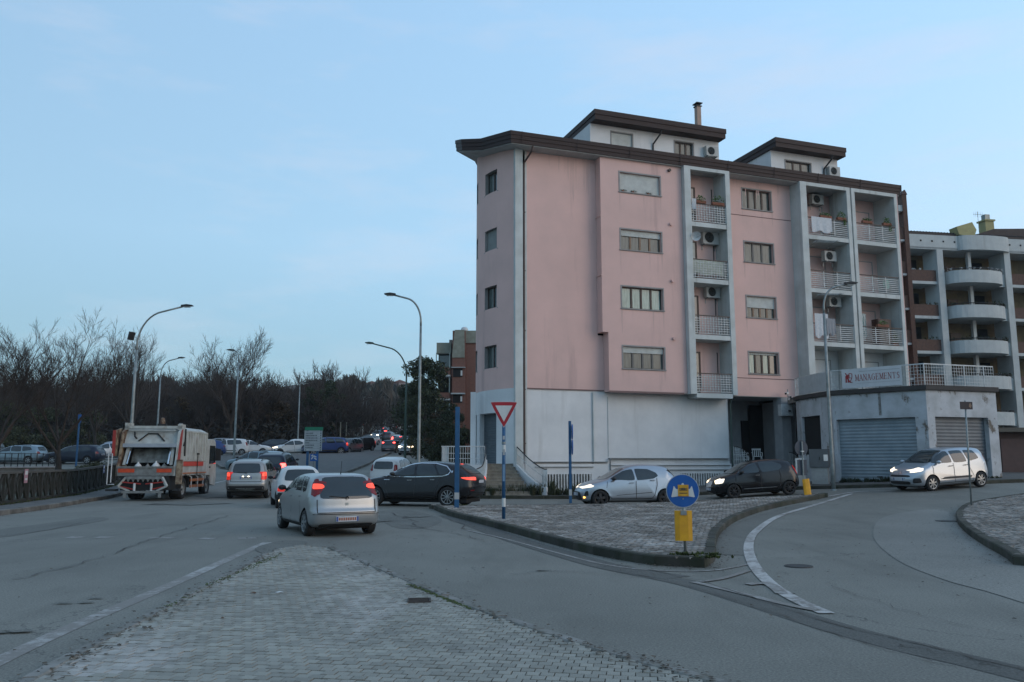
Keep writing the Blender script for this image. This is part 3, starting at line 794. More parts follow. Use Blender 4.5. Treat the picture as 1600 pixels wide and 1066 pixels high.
for si, segs in enumerate((win_segs, left_segs)):
    a, b = apts[segs[1]+1], apts[segs[0]]
    d = b-a; Lw = d.length; ang = atan2(d.y, d.x)
    nn = Vector((-sin(ang), cos(ang), 0))
    Mx = Matrix.Translation(Vector((a.x, a.y, 0))) @ Matrix.Rotation(ang, 4, 'Z')
    for k, (z0, z1) in enumerate(WZC):
        window(bld, .0, Lw, z0, z1, 0.06, 2, [.0, .0, 1.0, .0][k], [M_pane_curtain, M_glass] if k != 2 else M_pane_curtain, M_darkwood if k in (1, 3) else MATS['frame_grey'], trim=False, depth=.14, M=Mx, shutmat=M_shutter_grey)
# ring band under the windows' left edge and white base of the corner
mb = MB()
base_open = (3, 4, 5)      # 56.5..70 garage style shutter
for i in range(len(apts2)-1):
    a, b = apts2[i], apts2[i+1]
    z0 = 4.05 if i in base_open or i in (7, 8) else 1.3
    if i == 6: z0 = 1.3
    mb.quad((b.x, b.y, z0), (a.x, a.y, z0), (a.x, a.y, 5.2), (b.x, b.y, 5.2))
    if i in base_open or i in (7, 8):
        c = Vector((7, 6, 0)); aa = a+(c-a).normalized()*.35; bb = b+(c-b).normalized()*.35
        mb.quad((a.x, a.y, 4.05), (b.x, b.y, 4.05), (bb.x, bb.y, 4.05), (aa.x, aa.y, 4.05))
for i in (3, 6, 7, 9):
    a = apts[i]; aa = a+(Vector((7, 6, 0))-a).normalized()*.35
    mb.quad((a.x, a.y, 1.3), (aa.x, aa.y, 1.3), (aa.x, aa.y, 4.05), (a.x, a.y, 4.05))
mb.build('ground_floor_wall', M_white, bld)
for segs, nm in ((base_open, 0), ((7, 8), 1)):
    a, b = apts[segs[-1]+1], apts[segs[0]]; c = Vector((7, 6, 0)); a = a+(c-a).normalized()*.3; b = b+(c-b).normalized()*.3
    d = b-a; ang = atan2(d.y, d.x)
    o = shutter_mb(-.05, d.length+.05, 1.45, 4.1, 0, .12).build('roller_door', P('roller_shop', (.10, .125, .14), .6, metal=.2) if nm == 0 else M_dark, bld)
    o.matrix_local = Matrix.Translation((a.x, a.y, 0)) @ Matrix.Rotation(ang, 4, 'Z')
# pilasters, downpipe
mb = MB(); mb.box(-.08, .32, -.12, .3, .2, ZT); mb.build('pilaster', M_whiteframe, bld)
mb = MB(); mb.box(.47, .56, -.03, .05, .2, ZT); mb.build('corner_strip', M_whiteframe, bld)
mb = MB(); mb.tube([(.62, -.75, 17.28), (.6, -.7, 17.05), (.40, -.12, 16.6), (.39, -.08, 16.3), (.39, -.08, 1.2)], .05, 8)
for z in (2.5, 5.1, 8, 11, 14): mb.box(.32, .46, -.12, .0, z, z+.05)
mb.build('downpipe', P('copper_brown', (.06, .035, .03), .5), bld)
# white base wall
mb = MB()
mb.quad((.32, 0, 0), (12.0, 0, 0), (12.0, 0, 1.15), (.32, 0, 1.15)) if False else None
wall_xz(mb, .32, 12.0, -.2, 1.55, -.12, [(1.3, 3.9, .25, 1.05), (8.9, 11.4, .25, 1.05)], .35)
wall_xz(mb, .32, 12.0, 1.55, 5.2, .02, [])
mb.quad((.32, -.12, 1.55), (12, -.12, 1.55), (12, .02, 1.55), (.32, .02, 1.55))
mb.quad((12.0, .02, 1.0), (12.0, 3.2, 1.0), (12.0, 3.2, 5.2), (12.0, .02, 5.2))
mb.build('ground_floor_wall', M_white, bld)
mb = MB()
mb.box(4.05, 4.10, -.01, .015, 1.9, 5.0); mb.box(4.9, 4.93, -.01, .015, 1.9, 4.9)
mb.tube([(4.08, -.04, 5.1), (4.08, -.04, .6)], .035, 8)
mb.build('wall_pipe', M_whiteframe, bld)
mb = MB()
for (a, b, z) in ((.9, 4.8, 1.62), (.9, 4.0, 1.38), (4.9, 11.9, 1.80), (4.9, 11.9, 1.45), (4.9, 11.9, 1.22)): mb.box(a, b, -.19, -.12 if z < 1.55 else .02, z, z+.035)
mb.box(4.9, 4.94, -.19, -.12, 1.25, 1.8)
mb.build('ledge_moulding', P('ledge_grey', (.22, .23, .23), .8), bld)
mb = MB()
for x0_ in (1.3, 8.9):
    n = 17
    for i in range(n):
        x = x0_+.08+i*(2.44 if x0_ < 2 else 2.34)/(n-1); mb.box(x-.035, x+.035, -.14, -.06, .25, 1.05)
mb.build('basement_grille', M_railwhite, bld)
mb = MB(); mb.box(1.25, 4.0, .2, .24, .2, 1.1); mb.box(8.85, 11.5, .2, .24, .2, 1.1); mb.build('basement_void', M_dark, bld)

# floor slabs core, dark body so nothing shows through
mb = MB()
mb.prism([(.6, .5), (9, .5), (9, 10.2), (3.2, 9.8), (.4, 4.2)], 5.0, ZT-.1); mb.box(12.3, 16.3, .5, 11.5, 5.2, ZT-.1)
mb.box(9.0, 12.3, .5, 11.5, 5.0, ZT-.1); mb.box(16.3, 23.3, .9, 11.5, 5.0, ZT-.1)
mb.prism([(.9, .6), (11.9, .5), (11.9, 10.2), (3.4, 9.6), (1.0, 4.2)], 0, 4.9); mb.box(15.5, 23, 3.0, 11.5, 0, 4.9)
mb.build('inner_core', M_dark, bld)
mb = MB(); mb.box(23.6, 23.65, -.9, 11.8, 0, ZT); mb.quad((back.x, back.y, 0), (23.6, 11.8, 0), (23.6, 11.8, ZT), (back.x, back.y, ZT))
mb.build('rear_wall', M_pink, bld)

# balcony stack helper
def balcony(x0, x1, zf, yfront, yback, style, lattice=True, top=ZT, slab=True):
    """slab, back wall with door and shuttered window, railing"""
    b = MB(); b.box(x0, x1, yfront+.02, yback, zf-.24, zf)
    s_ = b.build('balcony', M_whiteframe, bld)
    r = MB(); y = yfront+.07; h = 1.0
    r.box(x0, x1, y-.025, y+.025, zf+h, zf+h+.05, 1)
    r.box(x0, x1, y-.015, y+.015, zf+.07, zf+.10)
    if style == 'lattice':
        n = max(2, int((x1-x0)/.155))
        for i in range(n+1): x = x0+(x1-x0)*i/n; r.box(x-.013, x+.013, y-.012, y+.012, zf+.10, zf+h)
        for k in range(1, 7): z = zf+.1+k*.9/7; r.box(x0, x1, y-.0145, y+.0145, z-.013, z+.013)
    else:
        n = 3
        for i in range(n+1): x = x0+(x1-x0)*i/n; r.box(x-.02, x+.02, y-.02, y+.02, zf+.10, zf+h)
        for k in range(1, 8): z = zf+.1+k*.9/8; r.box(x0, x1, y-.01, y+.01, z-.017, z+.017)
    r.build('railing', [M_railwhite, M_darkwood], s_)
    return s_
# stack B
mb = MB()
mb.box(9.2, 9.58, -.9, .1, 5.1, ZT); mb.box(11.75, 12.03, -.9, .3, 5.1, ZT); mb.box(9.2, 9.58, .1, .4, 5.1, ZT)
mb.box(9.58, 11.75, -.9, -.7, 17.12, ZT)
mb.build('pilaster', M_whiteframe, bld)
mb = MB(); wall_xz(mb, 9.58, 11.75, 5.1, ZT, .22, []); mb.build('balcony_back_wall', M_pink, bld)
for k, zf in enumerate(ZF):
    balcony(9.57, 11.73, zf, -.9, .21, 'lattice')
    d = MB(); d.box(9.76, 10.45, .16, .21, zf, zf+2.3); d.box(10.52, 11.55, .19, .21, zf+.4, zf+2.25, 1); d.box(11.55, 11.6, .17, .21, zf+.4, zf+2.3); d.box(10.47, 10.52, .17, .21, zf+.4, zf+2.3)
    d.box(9.84, 10.37, .14, .16, zf+.1, zf+2.2, 2)
    d.build('balcony_door', [M_darkwood, M_pink, M_glass if k != 2 else M_shutter_white], bld)
# stacks C, D
CS = [(17.1, 19.92), (20.5, 23.4)]
mb = MB()
mb.box(16.68, 17.1, -.9, .05, .3+4.9, ZT); mb.box(16.68, 17.08, .05, 2.0, 5.2, ZT)
mb.box(19.92, 20.17, -.9, .2, 5.2, ZT); mb.box(20.27, 20.5, -.9, .2, 5.2, ZT)
mb.box(20.1, 20.35, .2, .74, 5.2, ZT)
mb.box(23.4, 23.6, -.9, 2.0, 5.2, ZT)
mb.box(17.1, 19.92, -.9, -.75, 17.1, ZT); mb.box(20.5, 23.4, -.9, -.75, 17.1, ZT)
mb.build('pilaster', M_whiteframe, bld)
mb = MB(); wall_xz(mb, 17.1, 23.4, 5.0, 8.2, .75, []); mb.build('balcony_back_wall', M_white, bld)
mb = MB(); wall_xz(mb, 17.1, 23.4, 8.2, ZT, .75, []); mb.build('balcony_back_wall', M_pink, bld)
for k, zf in enumerate(ZF):
    for j, (a, b) in enumerate(CS):
        if k:
            balcony(a+.01, b-.01, zf, -.9, .74, 'bars')
            if k < 4 and j == 0: 
                q = MB(); q.box(19.93, 20.49, -.8, -.7, zf-.2, zf+1.05); q.build('pillar_link', M_whiteframe, bld)
        d = MB()
        wmat = M_pink if k else M_white
        d.box(a+.25, a+.75, 0.67, 0.74, zf, zf+2.25); d.box(a+.31, a+.69, 0.66, 0.67, zf+.1, zf+2.15, 2)
        d.box(a+1.2, b-.45, 0.71, 0.74, zf+.4, zf+2.25, 1); d.box(a+1.14, a+1.2, 0.70, 0.74, zf+.34, zf+2.3, 3); d.box(b-.45, b-.39, 0.70, 0.74, zf+.34, zf+2.3, 3); d.box(a+1.2, b-.45, 0.70, 0.74, zf+2.25, zf+2.3, 3)
        d.build('balcony_door', [M_darkwood, wmat, M_dark, M_greyframe], bld)
# downpipe right end
mb = MB(); mb.tube([(23.66, -.85, 17.3), (23.66, -.85, 5.2)], .05, 8); mb.build('downpipe', M_darkmetal, bld)

# portico at the right of the base
mb = MB()
mb.box(12.0, 16.4, .1, 3.3, 1.25, 1.5)           # raised floor
mb.quad((12.0, .12, -.2), (16.4, .12, -.2), (16.4, .12, 1.3), (12.0, .12, 1.3))
mb.box(15.35, 15.95, -.1, .6, -.2, 5.12)            # pier
mb.quad((12.0, 3.2, 1.5), (16.4, 3.2, 1.5), (16.4, 3.2, 5.12), (12.0, 3.2, 5.12))
mb.quad((16.4, .1, -.2), (16.4, 3.2, -.2), (16.4, 3.2, 5.12), (16.4, .1, 5.12))
mb.build('portico', P('portico_paint', (.36, .37, .38), .9, scale=2), bld)
mb = MB(); mb.box(12.0, 16.42, .02, 3.3, 5.12, 5.149); mb.build('portico_ceiling', M_soffit, bld)
mb = MB(); mb.box(12.25, 13.2, 3.12, 3.19, 1.5, 4.0); mb.box(15.0, 16.0, 3.12, 3.19, 1.5, 4.0); mb.build('portico_door', M_dark, bld)
mb = MB(); mb.tube([(12.15, -.25, 5.1), (12.12, -.15, 4.9), (12.1, -.08, 4.7), (12.1, -.08, 1.3)], .045, 8); mb.build('downpipe', P('green_pipe', (.05, .08, .07), .5), bld)
def curved_rail(x0, x1, y, z0, flip):
    mb = MB(); n = 8
    pts = []
    for i in range(n+1):
        t = i/n; x = x0+(x1-x0)*t
        top = z0+.95*sqrt(max(0.02, 1-t*t)) if not flip else z0+.95*sqrt(max(.02, 1-(1-t)**2))
        pts.append((x, y, top)); mb.box(x-.012, x+.012, y-.012, y+.012, z0-.2, top)
    for dz in (0, ): mb.tube(pts, .022, 6, m=1)
    mb.box(x0, x1, y-.012, y+.012, z0-.02, z0+.02); mb.box(x0, x0+(x1-x0)*.8, y-.012, y+.012, z0+.25, z0+.28); mb.box(x0, x0+(x1-x0)*.7, y-.012, y+.012, z0+.5, z0+.53)
    return mb.build('portico_railing', [M_railwhite, M_darkwood], bld)
curved_rail(12.05, 13.1, -.3, 1.5, False)
curved_rail(15.5, 16.35, -.35, 1.2, False)

# roof with fascia
def rp_at(px, py, D): q = at(px, py, D); w = bl((q.x, q.y)); return (w.x, w.y), q.z
(r1, z1r), (r2, z2r) = rp_at(752, 217, 40.75), rp_at(722, 218, 41.3)
(r3, z3r) = rp_at(713, 221, 42.4)
bk = bl((-1.0, 51.6)); bk1 = bl((-2.1, 44.6))
outer = [(24.0, -.82), (24.0, 12.6), (bk.x, bk.y), (bk1.x, bk1.y), r3, r2, r1, (-.55, -.82)]
zt_r = [17.9, 17.9, 18.95, 18.98, z3r+.05, z2r, z1r, 17.9]
def grow(poly, d):
    n = len(poly); ar = sum(poly[i-1][0]*poly[i][1]-poly[i][0]*poly[i-1][1] for i in range(n)); s_ = 1 if ar > 0 else -1
    out = []
    for i in range(n):
        a, b, c = Vector(poly[i-1]), Vector(poly[i]), Vector(poly[(i+1) % n])
        t1 = (b-a).normalized(); t2 = (c-b).normalized(); n1 = Vector((t1.y, -t1.x))*s_; n2 = Vector((t2.y, -t2.x))*s_
        m_ = (n1+n2).normalized(); out.append(tuple(b+m_*d/max(.5, m_.dot(n1))))
    return out
def slab(mb, poly, lo, hi, m=0):
    n = len(poly); vs = [(p[0], p[1], z+lo) for p, z in zip(poly, zt_r)]+[(p[0], p[1], z+hi) for p, z in zip(poly, zt_r)]
    c0 = len(vs); cx, cy = 10, 5
    vs += [(cx, cy, 17.9+lo), (cx, cy, 17.9+hi)]
    fs = [(i, (i+1) % n, n+(i+1) % n, n+i) for i in range(n)]+[(i, (i+1) % n, c0) for i in range(n)]+[(n+i, n+(i+1) % n, c0+1) for i in range(n)]
    mb.add(vs, fs, m)
mb = MB()
slab(mb, outer, -.60, -.40); slab(mb, grow(outer, .03), -.40, -.20); slab(mb, grow(outer, .06), -.20, 0)
for s_ in range(0, 25, 3):
    mb.box(s_+.0, s_+.03, -.90, -.88, 17.32, 17.91, 0)
mb.build('roof', M_brownmetal, bld, fix=True)
mb = MB(); slab(mb, grow(outer, -.06), -.64, -.601); mb.build('soffit', M_soffit, bld, fix=True)
# penthouses
for (x0, x1, rx0, rx1, d1, nm) in ((5.1, 13.4, 5.1, 13.45, 5.6, 0), (17.05, 22.0, 16.95, 22.1, 5.5, 1)):
    mb = MB(); hs = [(6.4, 7.7, 18.9, 19.9), (10.45, 11.65, 18.9, 19.9)] if nm == 0 else [(18.1, 19.95, 18.9, 19.72)]
    wall_xz(mb, x0, x1, 17.9, 20.25, 2, hs, .2)
    mb.quad((x0, 2, 17.9), (x0, 2+d1, 17.9), (x0, 2+d1, 20.25), (x0, 2, 20.25)); mb.quad((x1, 2, 17.9), (x1, 2, 20.25), (x1, 2+d1, 20.25), (x1, 2+d1, 17.9)); mb.quad((x0, 2+d1, 17.9), (x1, 2+d1, 17.9), (x1, 2+d1, 20.25), (x0, 2+d1, 20.25))
    ph_ = mb.build('penthouse', M_white, bld)
    mb = MB(); o_ = [(rx0-.0, 1.35), (rx1, 1.35), (rx1, 2+d1), (rx0-.0, 2+d1)]
    mb.prism(o_, 20.22, 20.50); mb.prism(grow(o_, .04), 20.5, 20.78); mb.build('penthouse_roof', M_brownmetal, bld, fix=True)
    for h in hs:
        window(bld, *h, 2, 3 if nm or h[0] > 9 else 2, 1.0 if h[0] < 7 else 0, M_pane_curtain, M_darkwood, trim=True, depth=.12)
    mb = MB(); px_ = 9.0 if nm == 0 else 20.9
    mb.tube([(px_+.3, 1.45, 20.2), (px_+.25, 1.5, 20.0), (px_, 1.93, 19.5), (px_, 1.95, 19.2), (px_, 1.95, 17.9)], .05, 8); mb.build('downpipe', M_darkmetal, bld)
mb = MB(); mb.box(13.05, 13.33, 3.6, 3.9, 20.7, 23.1); mb.box(13.0, 13.38, 3.56, 3.94, 23.1, 23.16, 1); mb.box(13.12, 13.26, 3.7, 3.8, 23.16, 23.28, 1); mb.box(12.98, 13.4, 3.5, 4.0, 23.28, 23.33, 1)
mb.build('chimney', [P('chimney_tan', (.42, .30, .24), .85), M_darkmetal], bld)

def loc_to_world(x, y, z):
    c, s_ = cos(BA), sin(BA); return (0.2+x*c-y*s_, 40+x*s_+y*c, z)
# air conditioners, each a thing hung on a wall
def ac_unit(x, y, z, label, group='air conditioners on the flats', w=.82, h=.58):
    t = thing('air_conditioner', label, 'air conditioner', loc_to_world(x, y, z), BA, group)
    mb = MB(); mb.box(0, w, -.30, 0, 0, h); o = mb.build('casing', P('ac_casing', (.46, .47, .45), .6), t)
    mb = MB(); cx, cz = w*.40, h*.5; r = h*.40
    for rr in (r, r*.75, r*.5, r*.25):
        pts = [(cx+rr*cos(2*pi*i/20), -.315, cz+rr*sin(2*pi*i/20)) for i in range(21)]; mb.tube(pts, .006, 4, cap=False)
    mb.lathe([(0.001, .302), (r*.98, .302)], 20, 1, Matrix.Translation((cx, 0, cz)) @ Matrix.Rotation(pi, 4, 'Z'))
    mb.build('fan_grille', [M_galv, M_dark], t)
    mb = MB(); mb.box(.08, .12, -.34, 0, -.05, 0); mb.box(w-.12, w-.08, -.34, 0, -.05, 0); mb.box(.08, .12, -.03, 0, -.3, -.05); mb.box(w-.12, w-.08, -.03, 0, -.3, -.05); mb.build('bracket', M_galv, t)
    return t
ac_unit(10.75, .18, 13.35, 'large air conditioner above the lattice balcony on the third floor', w=.98, h=.72)
ac_unit(10.85, .18, 10.4, 'dark shaded air conditioner above the lattice balcony on the second floor', w=.85, h=.6)
ac_unit(18.5, .6, 16.55, 'air conditioner under the roof above the top balcony with hanging sheet')
ac_unit(18.75, .1, 13.05, 'air conditioner at balcony height on the third floor of the open balconies')
ac_unit(18.9, .1, 10.4, 'air conditioner on the balcony with the laundry and awning arms')
ac_unit(12.35, 1.98, 19.2, 'air conditioner on the white wall of the larger penthouse', w=.8)
ac_unit(21.1, 1.98, 19.05, 'air conditioner on the white wall of the smaller penthouse', w=.8)
# plants on balconies
def leaves(mb, c, rx, ry, rz, n, s_, rnd, m=0):
    for i in range(n):
        while True:
            p = Vector((rnd.uniform(-1, 1), rnd.uniform(-1, 1), rnd.uniform(-1, 1)))
            if p.length < 1: break
        q = Vector((c[0]+p.x*rx, c[1]+p.y*ry, c[2]+p.z*rz))
        a = Vector((rnd.gauss(0, 1), rnd.gauss(0, 1), rnd.gauss(0, 1))).normalized(); b = a.cross(Vector((rnd.gauss(0, 1), rnd.gauss(0, 1), rnd.gauss(0, 1)))).normalized()
        l_ = s_*rnd.uniform(.6, 1.4)
        mb.add([q-a*l_, q+b*l_*.45, q+a*l_, q-b*l_*.45], [(0, 1, 2, 3)], m)
M_leafgreen = P('leaf_balcony', (.06, .13, .03), .7, col2=(.10, .17, .04), scale=4)
M_terra = P('terracotta', (.22, .085, .05), .85)
def planter(x, y, z, w, label, up=.2, down=0.0, n=110, long=True):
    t = thing('window_box' if long else 'flower_pot', label, 'plant', loc_to_world(x, y, z), BA, 'plants on the balconies')
    mb = MB(); mb.prism([(0, -.07), (w, -.07), (w+.02, .09), (0, .09)], 0, .15); mb.build('pot', M_terra, t)
    r = random.Random(int(x*77+z)); mb = MB(); leaves(mb, (w/2, 0, .15+up*.5), w/2, .14, up, n, .05, r)
    if down: leaves(mb, (w*.8, -.08, -.1), w*.18, .08, down, n//2, .05, r)
    mb.build('plant', M_leafgreen, t)
planter(9.9, -.83, 15.31, .6, 'row of small plants at the left of the top lattice balcony rail')
planter(10.9, -.83, 15.31, .75, 'bushy plants at the right of the top lattice balcony rail', up=.28)
planter(18.0, -.83, 15.31, .8, 'low window box above the hanging sheet on the top balcony', up=.12)
planter(19.2, -.83, 15.31, .6, 'bright green trailing plant at the right end of the top balcony', up=.25, down=.2)
planter(21.0, -.83, 15.31, .7, 'low window box on the top right balcony rail', up=.12)
planter(22.5, -.83, 15.31, .6, 'yellow green plant hanging down the top right balcony rail', up=.25, down=.35)
planter(21.6, -.83, 9.26, .8, 'small plants on the rail beside the brown cabinet', up=.14)
planter(22.9, -.6, 8.25, .35, 'potted plant in the right corner of the cluttered first open balcony', up=.5, long=False)
for i, x in enumerate((5.7, 6.3, 7.2)):
    t = thing('flower_pot', 'small dark plant on the sill under the closed white shutter, %s' % ('leftmost', 'middle one', 'rightmost')[i], 'plant', loc_to_world(x, -.55, 15.535), BA, 'plants on the shuttered window sill')
    mb = MB(); mb.prism([(-.05, -.05), (.05, -.05), (.05, .05), (-.05, .05)], 0, .08); mb.build('pot', M_terra, t)
    mb = MB(); leaves(mb, (.05, 0, .1), .2, .06, .06, 50, .03, random.Random(i)); mb.build('plant', M_leafdk, t)
# laundry and clutter
def cloth(x, y, z, w, h, mat, label, seed):
    mb = MB(); n, k = 14, 8; r = random.Random(seed); ph = r.random()*6
    mb.v = [(w*i/n, -.02-.03*sin(ph+i*1.3)*(j/k)-.01*sin(i*2.7+j), -h*j/k*(1+.08*sin(ph+i*.7))) for j in range(k+1) for i in range(n+1)]
    mb.f = [(j*(n+1)+i, j*(n+1)+i+1, (j+1)*(n+1)+i+1, (j+1)*(n+1)+i) for j in range(k) for i in range(n)]; mb.m = [0]*len(mb.f)
    o = mb.build('laundry', mat, smooth=True); o.location = loc_to_world(x, y, z); o.rotation_euler = (0, 0, BA); return tag(o, label, 'laundry', 'laundry on the balconies')
M_cw = P('cloth_white', (.58, .60, .62), .9, scale=9)
cloth(17.3, -.93, 15.30, 1.4, .85, M_cw, 'white sheet hanging over the rail of the top balcony', 1)
cloth(17.15, -.96, 9.75, .9, 1.3, M_cw, 'white cloths hanging on the rack of the third balcony', 2)
cloth(17.9, -1.0, 9.5, .6, .9, P('cloth_grey', (.30, .31, .33), .9), 'grey cloth beside the white cloths on the third balcony', 3)
cloth(20.9, -.2, 10.1, .5, 1.5, P('cloth_teal', (.10, .20, .20), .9, col2=(.5, .52, .5), scale=3, stretch=(8, 1, 1), lo=.48, hi=.52), 'striped dark and white cloth hanging in the cluttered right balcony', 4)
cloth(9.75, -.6, 12.25, 1.9, .75, P('cloth_pale', (.45, .50, .45), .9, col2=(.55, .58, .45), scale=2), 'pale cloth behind the lattice rail of the third floor', 5)
cloth(9.6, -.93, 15.5, .25, .6, M_cw, 'small white towel at the left of the top lattice balcony', 6)
cloth(22.3, -.75, 12.05, .45, .5, P('cloth_mint', (.28, .52, .45), .8), 'mint green panel behind the rail of the right balcony', 7)
# drying racks with arms
for (x, z, lb) in ((17.15, 13.75, 'folding drying rack under the ceiling of the second open balcony'), (17.2, 10.75, 'folding drying rack above the hanging white cloths')):
    t = thing('drying_rack', lb, 'drying rack', loc_to_world(x, -1.0, z), BA)
    mb = MB()
    for k in range(4): mb.tube([(0, -.1-.12*k, 0), (1.6, -.1-.12*k, .12)], .012, 5)
    mb.tube([(.1, .4, -.2), (.1, -.5, .03)], .015, 5); mb.tube([(1.4, .4, -.1), (1.4, -.5, .12)], .015, 5); mb.build('rack_bars', M_galv, t)
t = thing('cabinet', 'brown wooden cabinet standing on the cluttered right balcony', 'cabinet', loc_to_world(22.0, -.5, 8.2), BA)
mb = MB(); mb.box(0, .95, 0, .5, 0, 1.6); mb.build('cabinet_body', P('wood_red', (.075, .035, .025), .6), t); mb = MB(); mb.box(.04, .45, -.02, -.001, .05, 1.55); mb.box(.5, .91, -.02, -.001, .05, 1.55); mb.build('door', M_darkwood, t)
mb = MB(); mb.box(.47, .49, -.04, -.021, .7, .9); mb.build('handle', M_galv, t)
# satellite dish
t = thing('satellite_dish', 'small white satellite dish on the left pilaster of the lattice balconies', 'satellite dish', loc_to_world(9.75, -1.0, 13.45), BA)
mb = MB(); mb.lathe([(.26, .10), (.22, .06), (.13, .02), (0.001, 0.0)], 18, M=Matrix.Rotation(radians(-35), 4, 'Z') @ Matrix.Rotation(radians(20), 4, 'X') @ Matrix.Rotation(pi, 4, 'Z')); mb.build('dish', M_plastic_w, t, smooth=True)
mb = MB(); mb.tube([(0, .05, 0), (-.05, .2, -.2), (-.1, .2, -.3)], .018, 6); mb.tube([(0, 0, -.1), (.18, -.28, 0)], .01, 5); mb.build('mount', M_galv, t)
# security cameras on the corner pier
t = thing('security_camera', 'white double security camera on a pole above the portico pier', 'security camera', loc_to_world(15.5, -.35, 5.0), BA)
mb = MB(); mb.tube([(0.1, 0, -.9), (.1, 0, .55)], .025, 6); mb.build('pole', M_galv, t)
mb = MB(); mb.beam((.1, -.02, .35), (-.25, -.3, .28), .11, .11); mb.beam((.12, 0, .15), (.0, -.35, .1), .11, .11); mb.build('camera_body', M_plastic_w, t)
mb = MB(); mb.beam((-.25, -.3, .28), (-.29, -.33, .275), .09, .09); mb.beam((0, -.35, .1), (-.005, -.38, .098), .09, .09); mb.build('lens', M_dark, t)
t = thing('junction_box', 'white metal box fixed high on the portico pier', 'junction box', loc_to_world(15.1, -.12, 4.1), BA)
mb = MB(); mb.box(0, .75, -.3, 0, 0, .62); mb.build('box_body', M_plastic_w, t); mb = MB(); mb.box(.04, .71, -.31, -.301, .04, .58); mb.build('lid', M_plastic_w, t); mb = MB(); mb.beam((.45, -.32, .3), (.45, -.45, .25), .08, .08); mb.build('lens', M_dark, t)
# plastic chairs in the portico
def chair(x, y, rz, label):
    t = thing('plastic_chair', label, 'chair', loc_to_world(x, y, 1.5), BA+rz, 'white plastic chairs in the portico')
    mb = MB(); mb.box(-.23, .23, -.22, .22, .41, .44); mb.build('seat', M_plastic_w, t)
    mb = MB()
    for i in range(5): mb.beam((-.2+.1*i, .22, .44), (-.2+.1*i, .30, .80), .04, .02)
    mb.beam((-.24, .30, .82), (.24, .30, .82), .03, .08); mb.build('backrest', M_plastic_w, t)
    for sx in (-1, 1):
        for sy in (-1, 1):
            mb = MB(); mb.beam((sx*.2, sy*.2, .41), (sx*.25, sy*.25, 0), .04, .04); mb.build('leg', M_plastic_w, t)
        mb = MB(); mb.beam((sx*.25, -.2, .62), (sx*.25, .27, .64), .04, .03); mb.beam((sx*.25, -.2, .62), (sx*.24, -.2, .42), .03, .03); mb.build('armrest', M_plastic_w, t)
    return t
chair(13.2, .6, .4, 'white plastic chair on the left in the dark portico')
chair(14.3, .8, -.5, 'white plastic chair nearer the portico pier')

# ---- stairs and terrace at the curved corner
st = thing('entrance_stairs', 'concrete entrance stairs with white side walls and railings at the curved corner', 'stairs', (0, 0, 0))
def sx(y, side): # left/right edges of the stair at a given distance
    t = (40.3-y)/(40.3-37.9); return (-1.22+.03*t, 0.04+.9*t)[side]
for i in range(9):
    y1 = 40.3-i*.27; z1 = 1.56-i*.155
    mb = MB(); a, b = sx(y1, 0), sx(y1, 1)
    mb.box(a, b, y1-.27, y1+(.2 if i == 0 else .0), .05, z1-.035); mb.box(a, b, y1-.29, y1+.0, z1-.035, z1)
    mb.build('step', P('step_stone', (.27, .24, .19), .85, col2=(.17, .15, .12), scale=5, island=.05), st)
mb = MB(); mb.box(-1.25, .2, 40.3, 42.5, .5, 1.556); mb.box(-3.4, -1.25, 39.6, 44.5, .1, 1.5); mb.build('terrace', M_white, st)
def curved_wall(pts, tops, th, nm, mat=M_white):
    mb = MB(); n = len(pts)
    for i in range(n-1):
        a, b = Vector(pts[i]), Vector(pts[i+1]); d = (b-a).normalized(); nn = Vector((-d.y, d.x))*th/2
        vs = [(*(a-nn), .0), (*(a+nn), .0), (*(b+nn), .0), (*(b-nn), .0), (*(a-nn), tops[i]), (*(a+nn), tops[i]), (*(b+nn), tops[i+1]), (*(b-nn), tops[i+1])]
        mb.add(vs, [(0, 3, 2, 1), (4, 5, 6, 7), (0, 4, 7, 3), (1, 2, 6, 5), (0, 1, 5, 4), (2, 3, 7, 6)])
    return mb.build(nm, mat, st, fix=True)
rp_ = [(.12, 40.1), (.42, 39.6), (.76, 39.1), (1.10, 38.65), (1.42, 38.25), (1.6, 38.15)]; rt = [1.65, 1.35, 1.0, .72, .52, .50]
curved_wall(rp_, rt, .14, 'stair_wall')
lp2 = [(-1.27, 40.3), (-1.24, 39.6), (-1.27, 38.9), (-1.36, 38.3), (-1.6, 37.95)]; lt = [1.75, 1.45, 1.1, .75, .6]
curved_wall(lp2, lt, .14, 'stair_wall')
def rail_on(pts, tops, hh, nm='railing'):
    mb = MB(); pp_ = [Vector((p[0], p[1], t)) for p, t in zip(pts, tops)]; sp_ = smooth_path(pp_, 8)
    for p in sp_: mb.box(p.x-.01, p.x+.01, p.y-.01, p.y+.01, p.z, p.z+hh)
    mb.tube([p+Vector((0, 0, hh)) for p in sp_], .025, 6, 1); mb.tube([p+Vector((0, 0, hh*.12)) for p in sp_], .015, 5); mb.tube([p+Vector((0, 0, hh*.6)) for p in sp_], .012, 5)
    return mb.build(nm, [M_railwhite, M_darkmetal], st)
rail_on(rp_, rt, .82); rail_on(lp2, lt, .72)
mb = MB()
def terrace_rail(a, b, z):
    a, b = Vector(a), Vector(b); n = int((b-a).length/.11)
    for i in range(n+1):
        p = a+(b-a)*i/n; mb.box(p.x-.01, p.x+.01, p.y-.01, p.y+.01, z, z+.85)
    for h_ in (.05, .3, .55, .87): mb.tube([(a.x, a.y, z+h_), (b.x, b.y, z+h_)], .014 if h_ < .8 else .025, 5)
terrace_rail((-3.35, 39.65), (-1.3, 39.65), 1.5); terrace_rail((-3.35, 39.65), (-3.35, 44), 1.5)
mb.build('terrace_railing', M_railwhite, st)
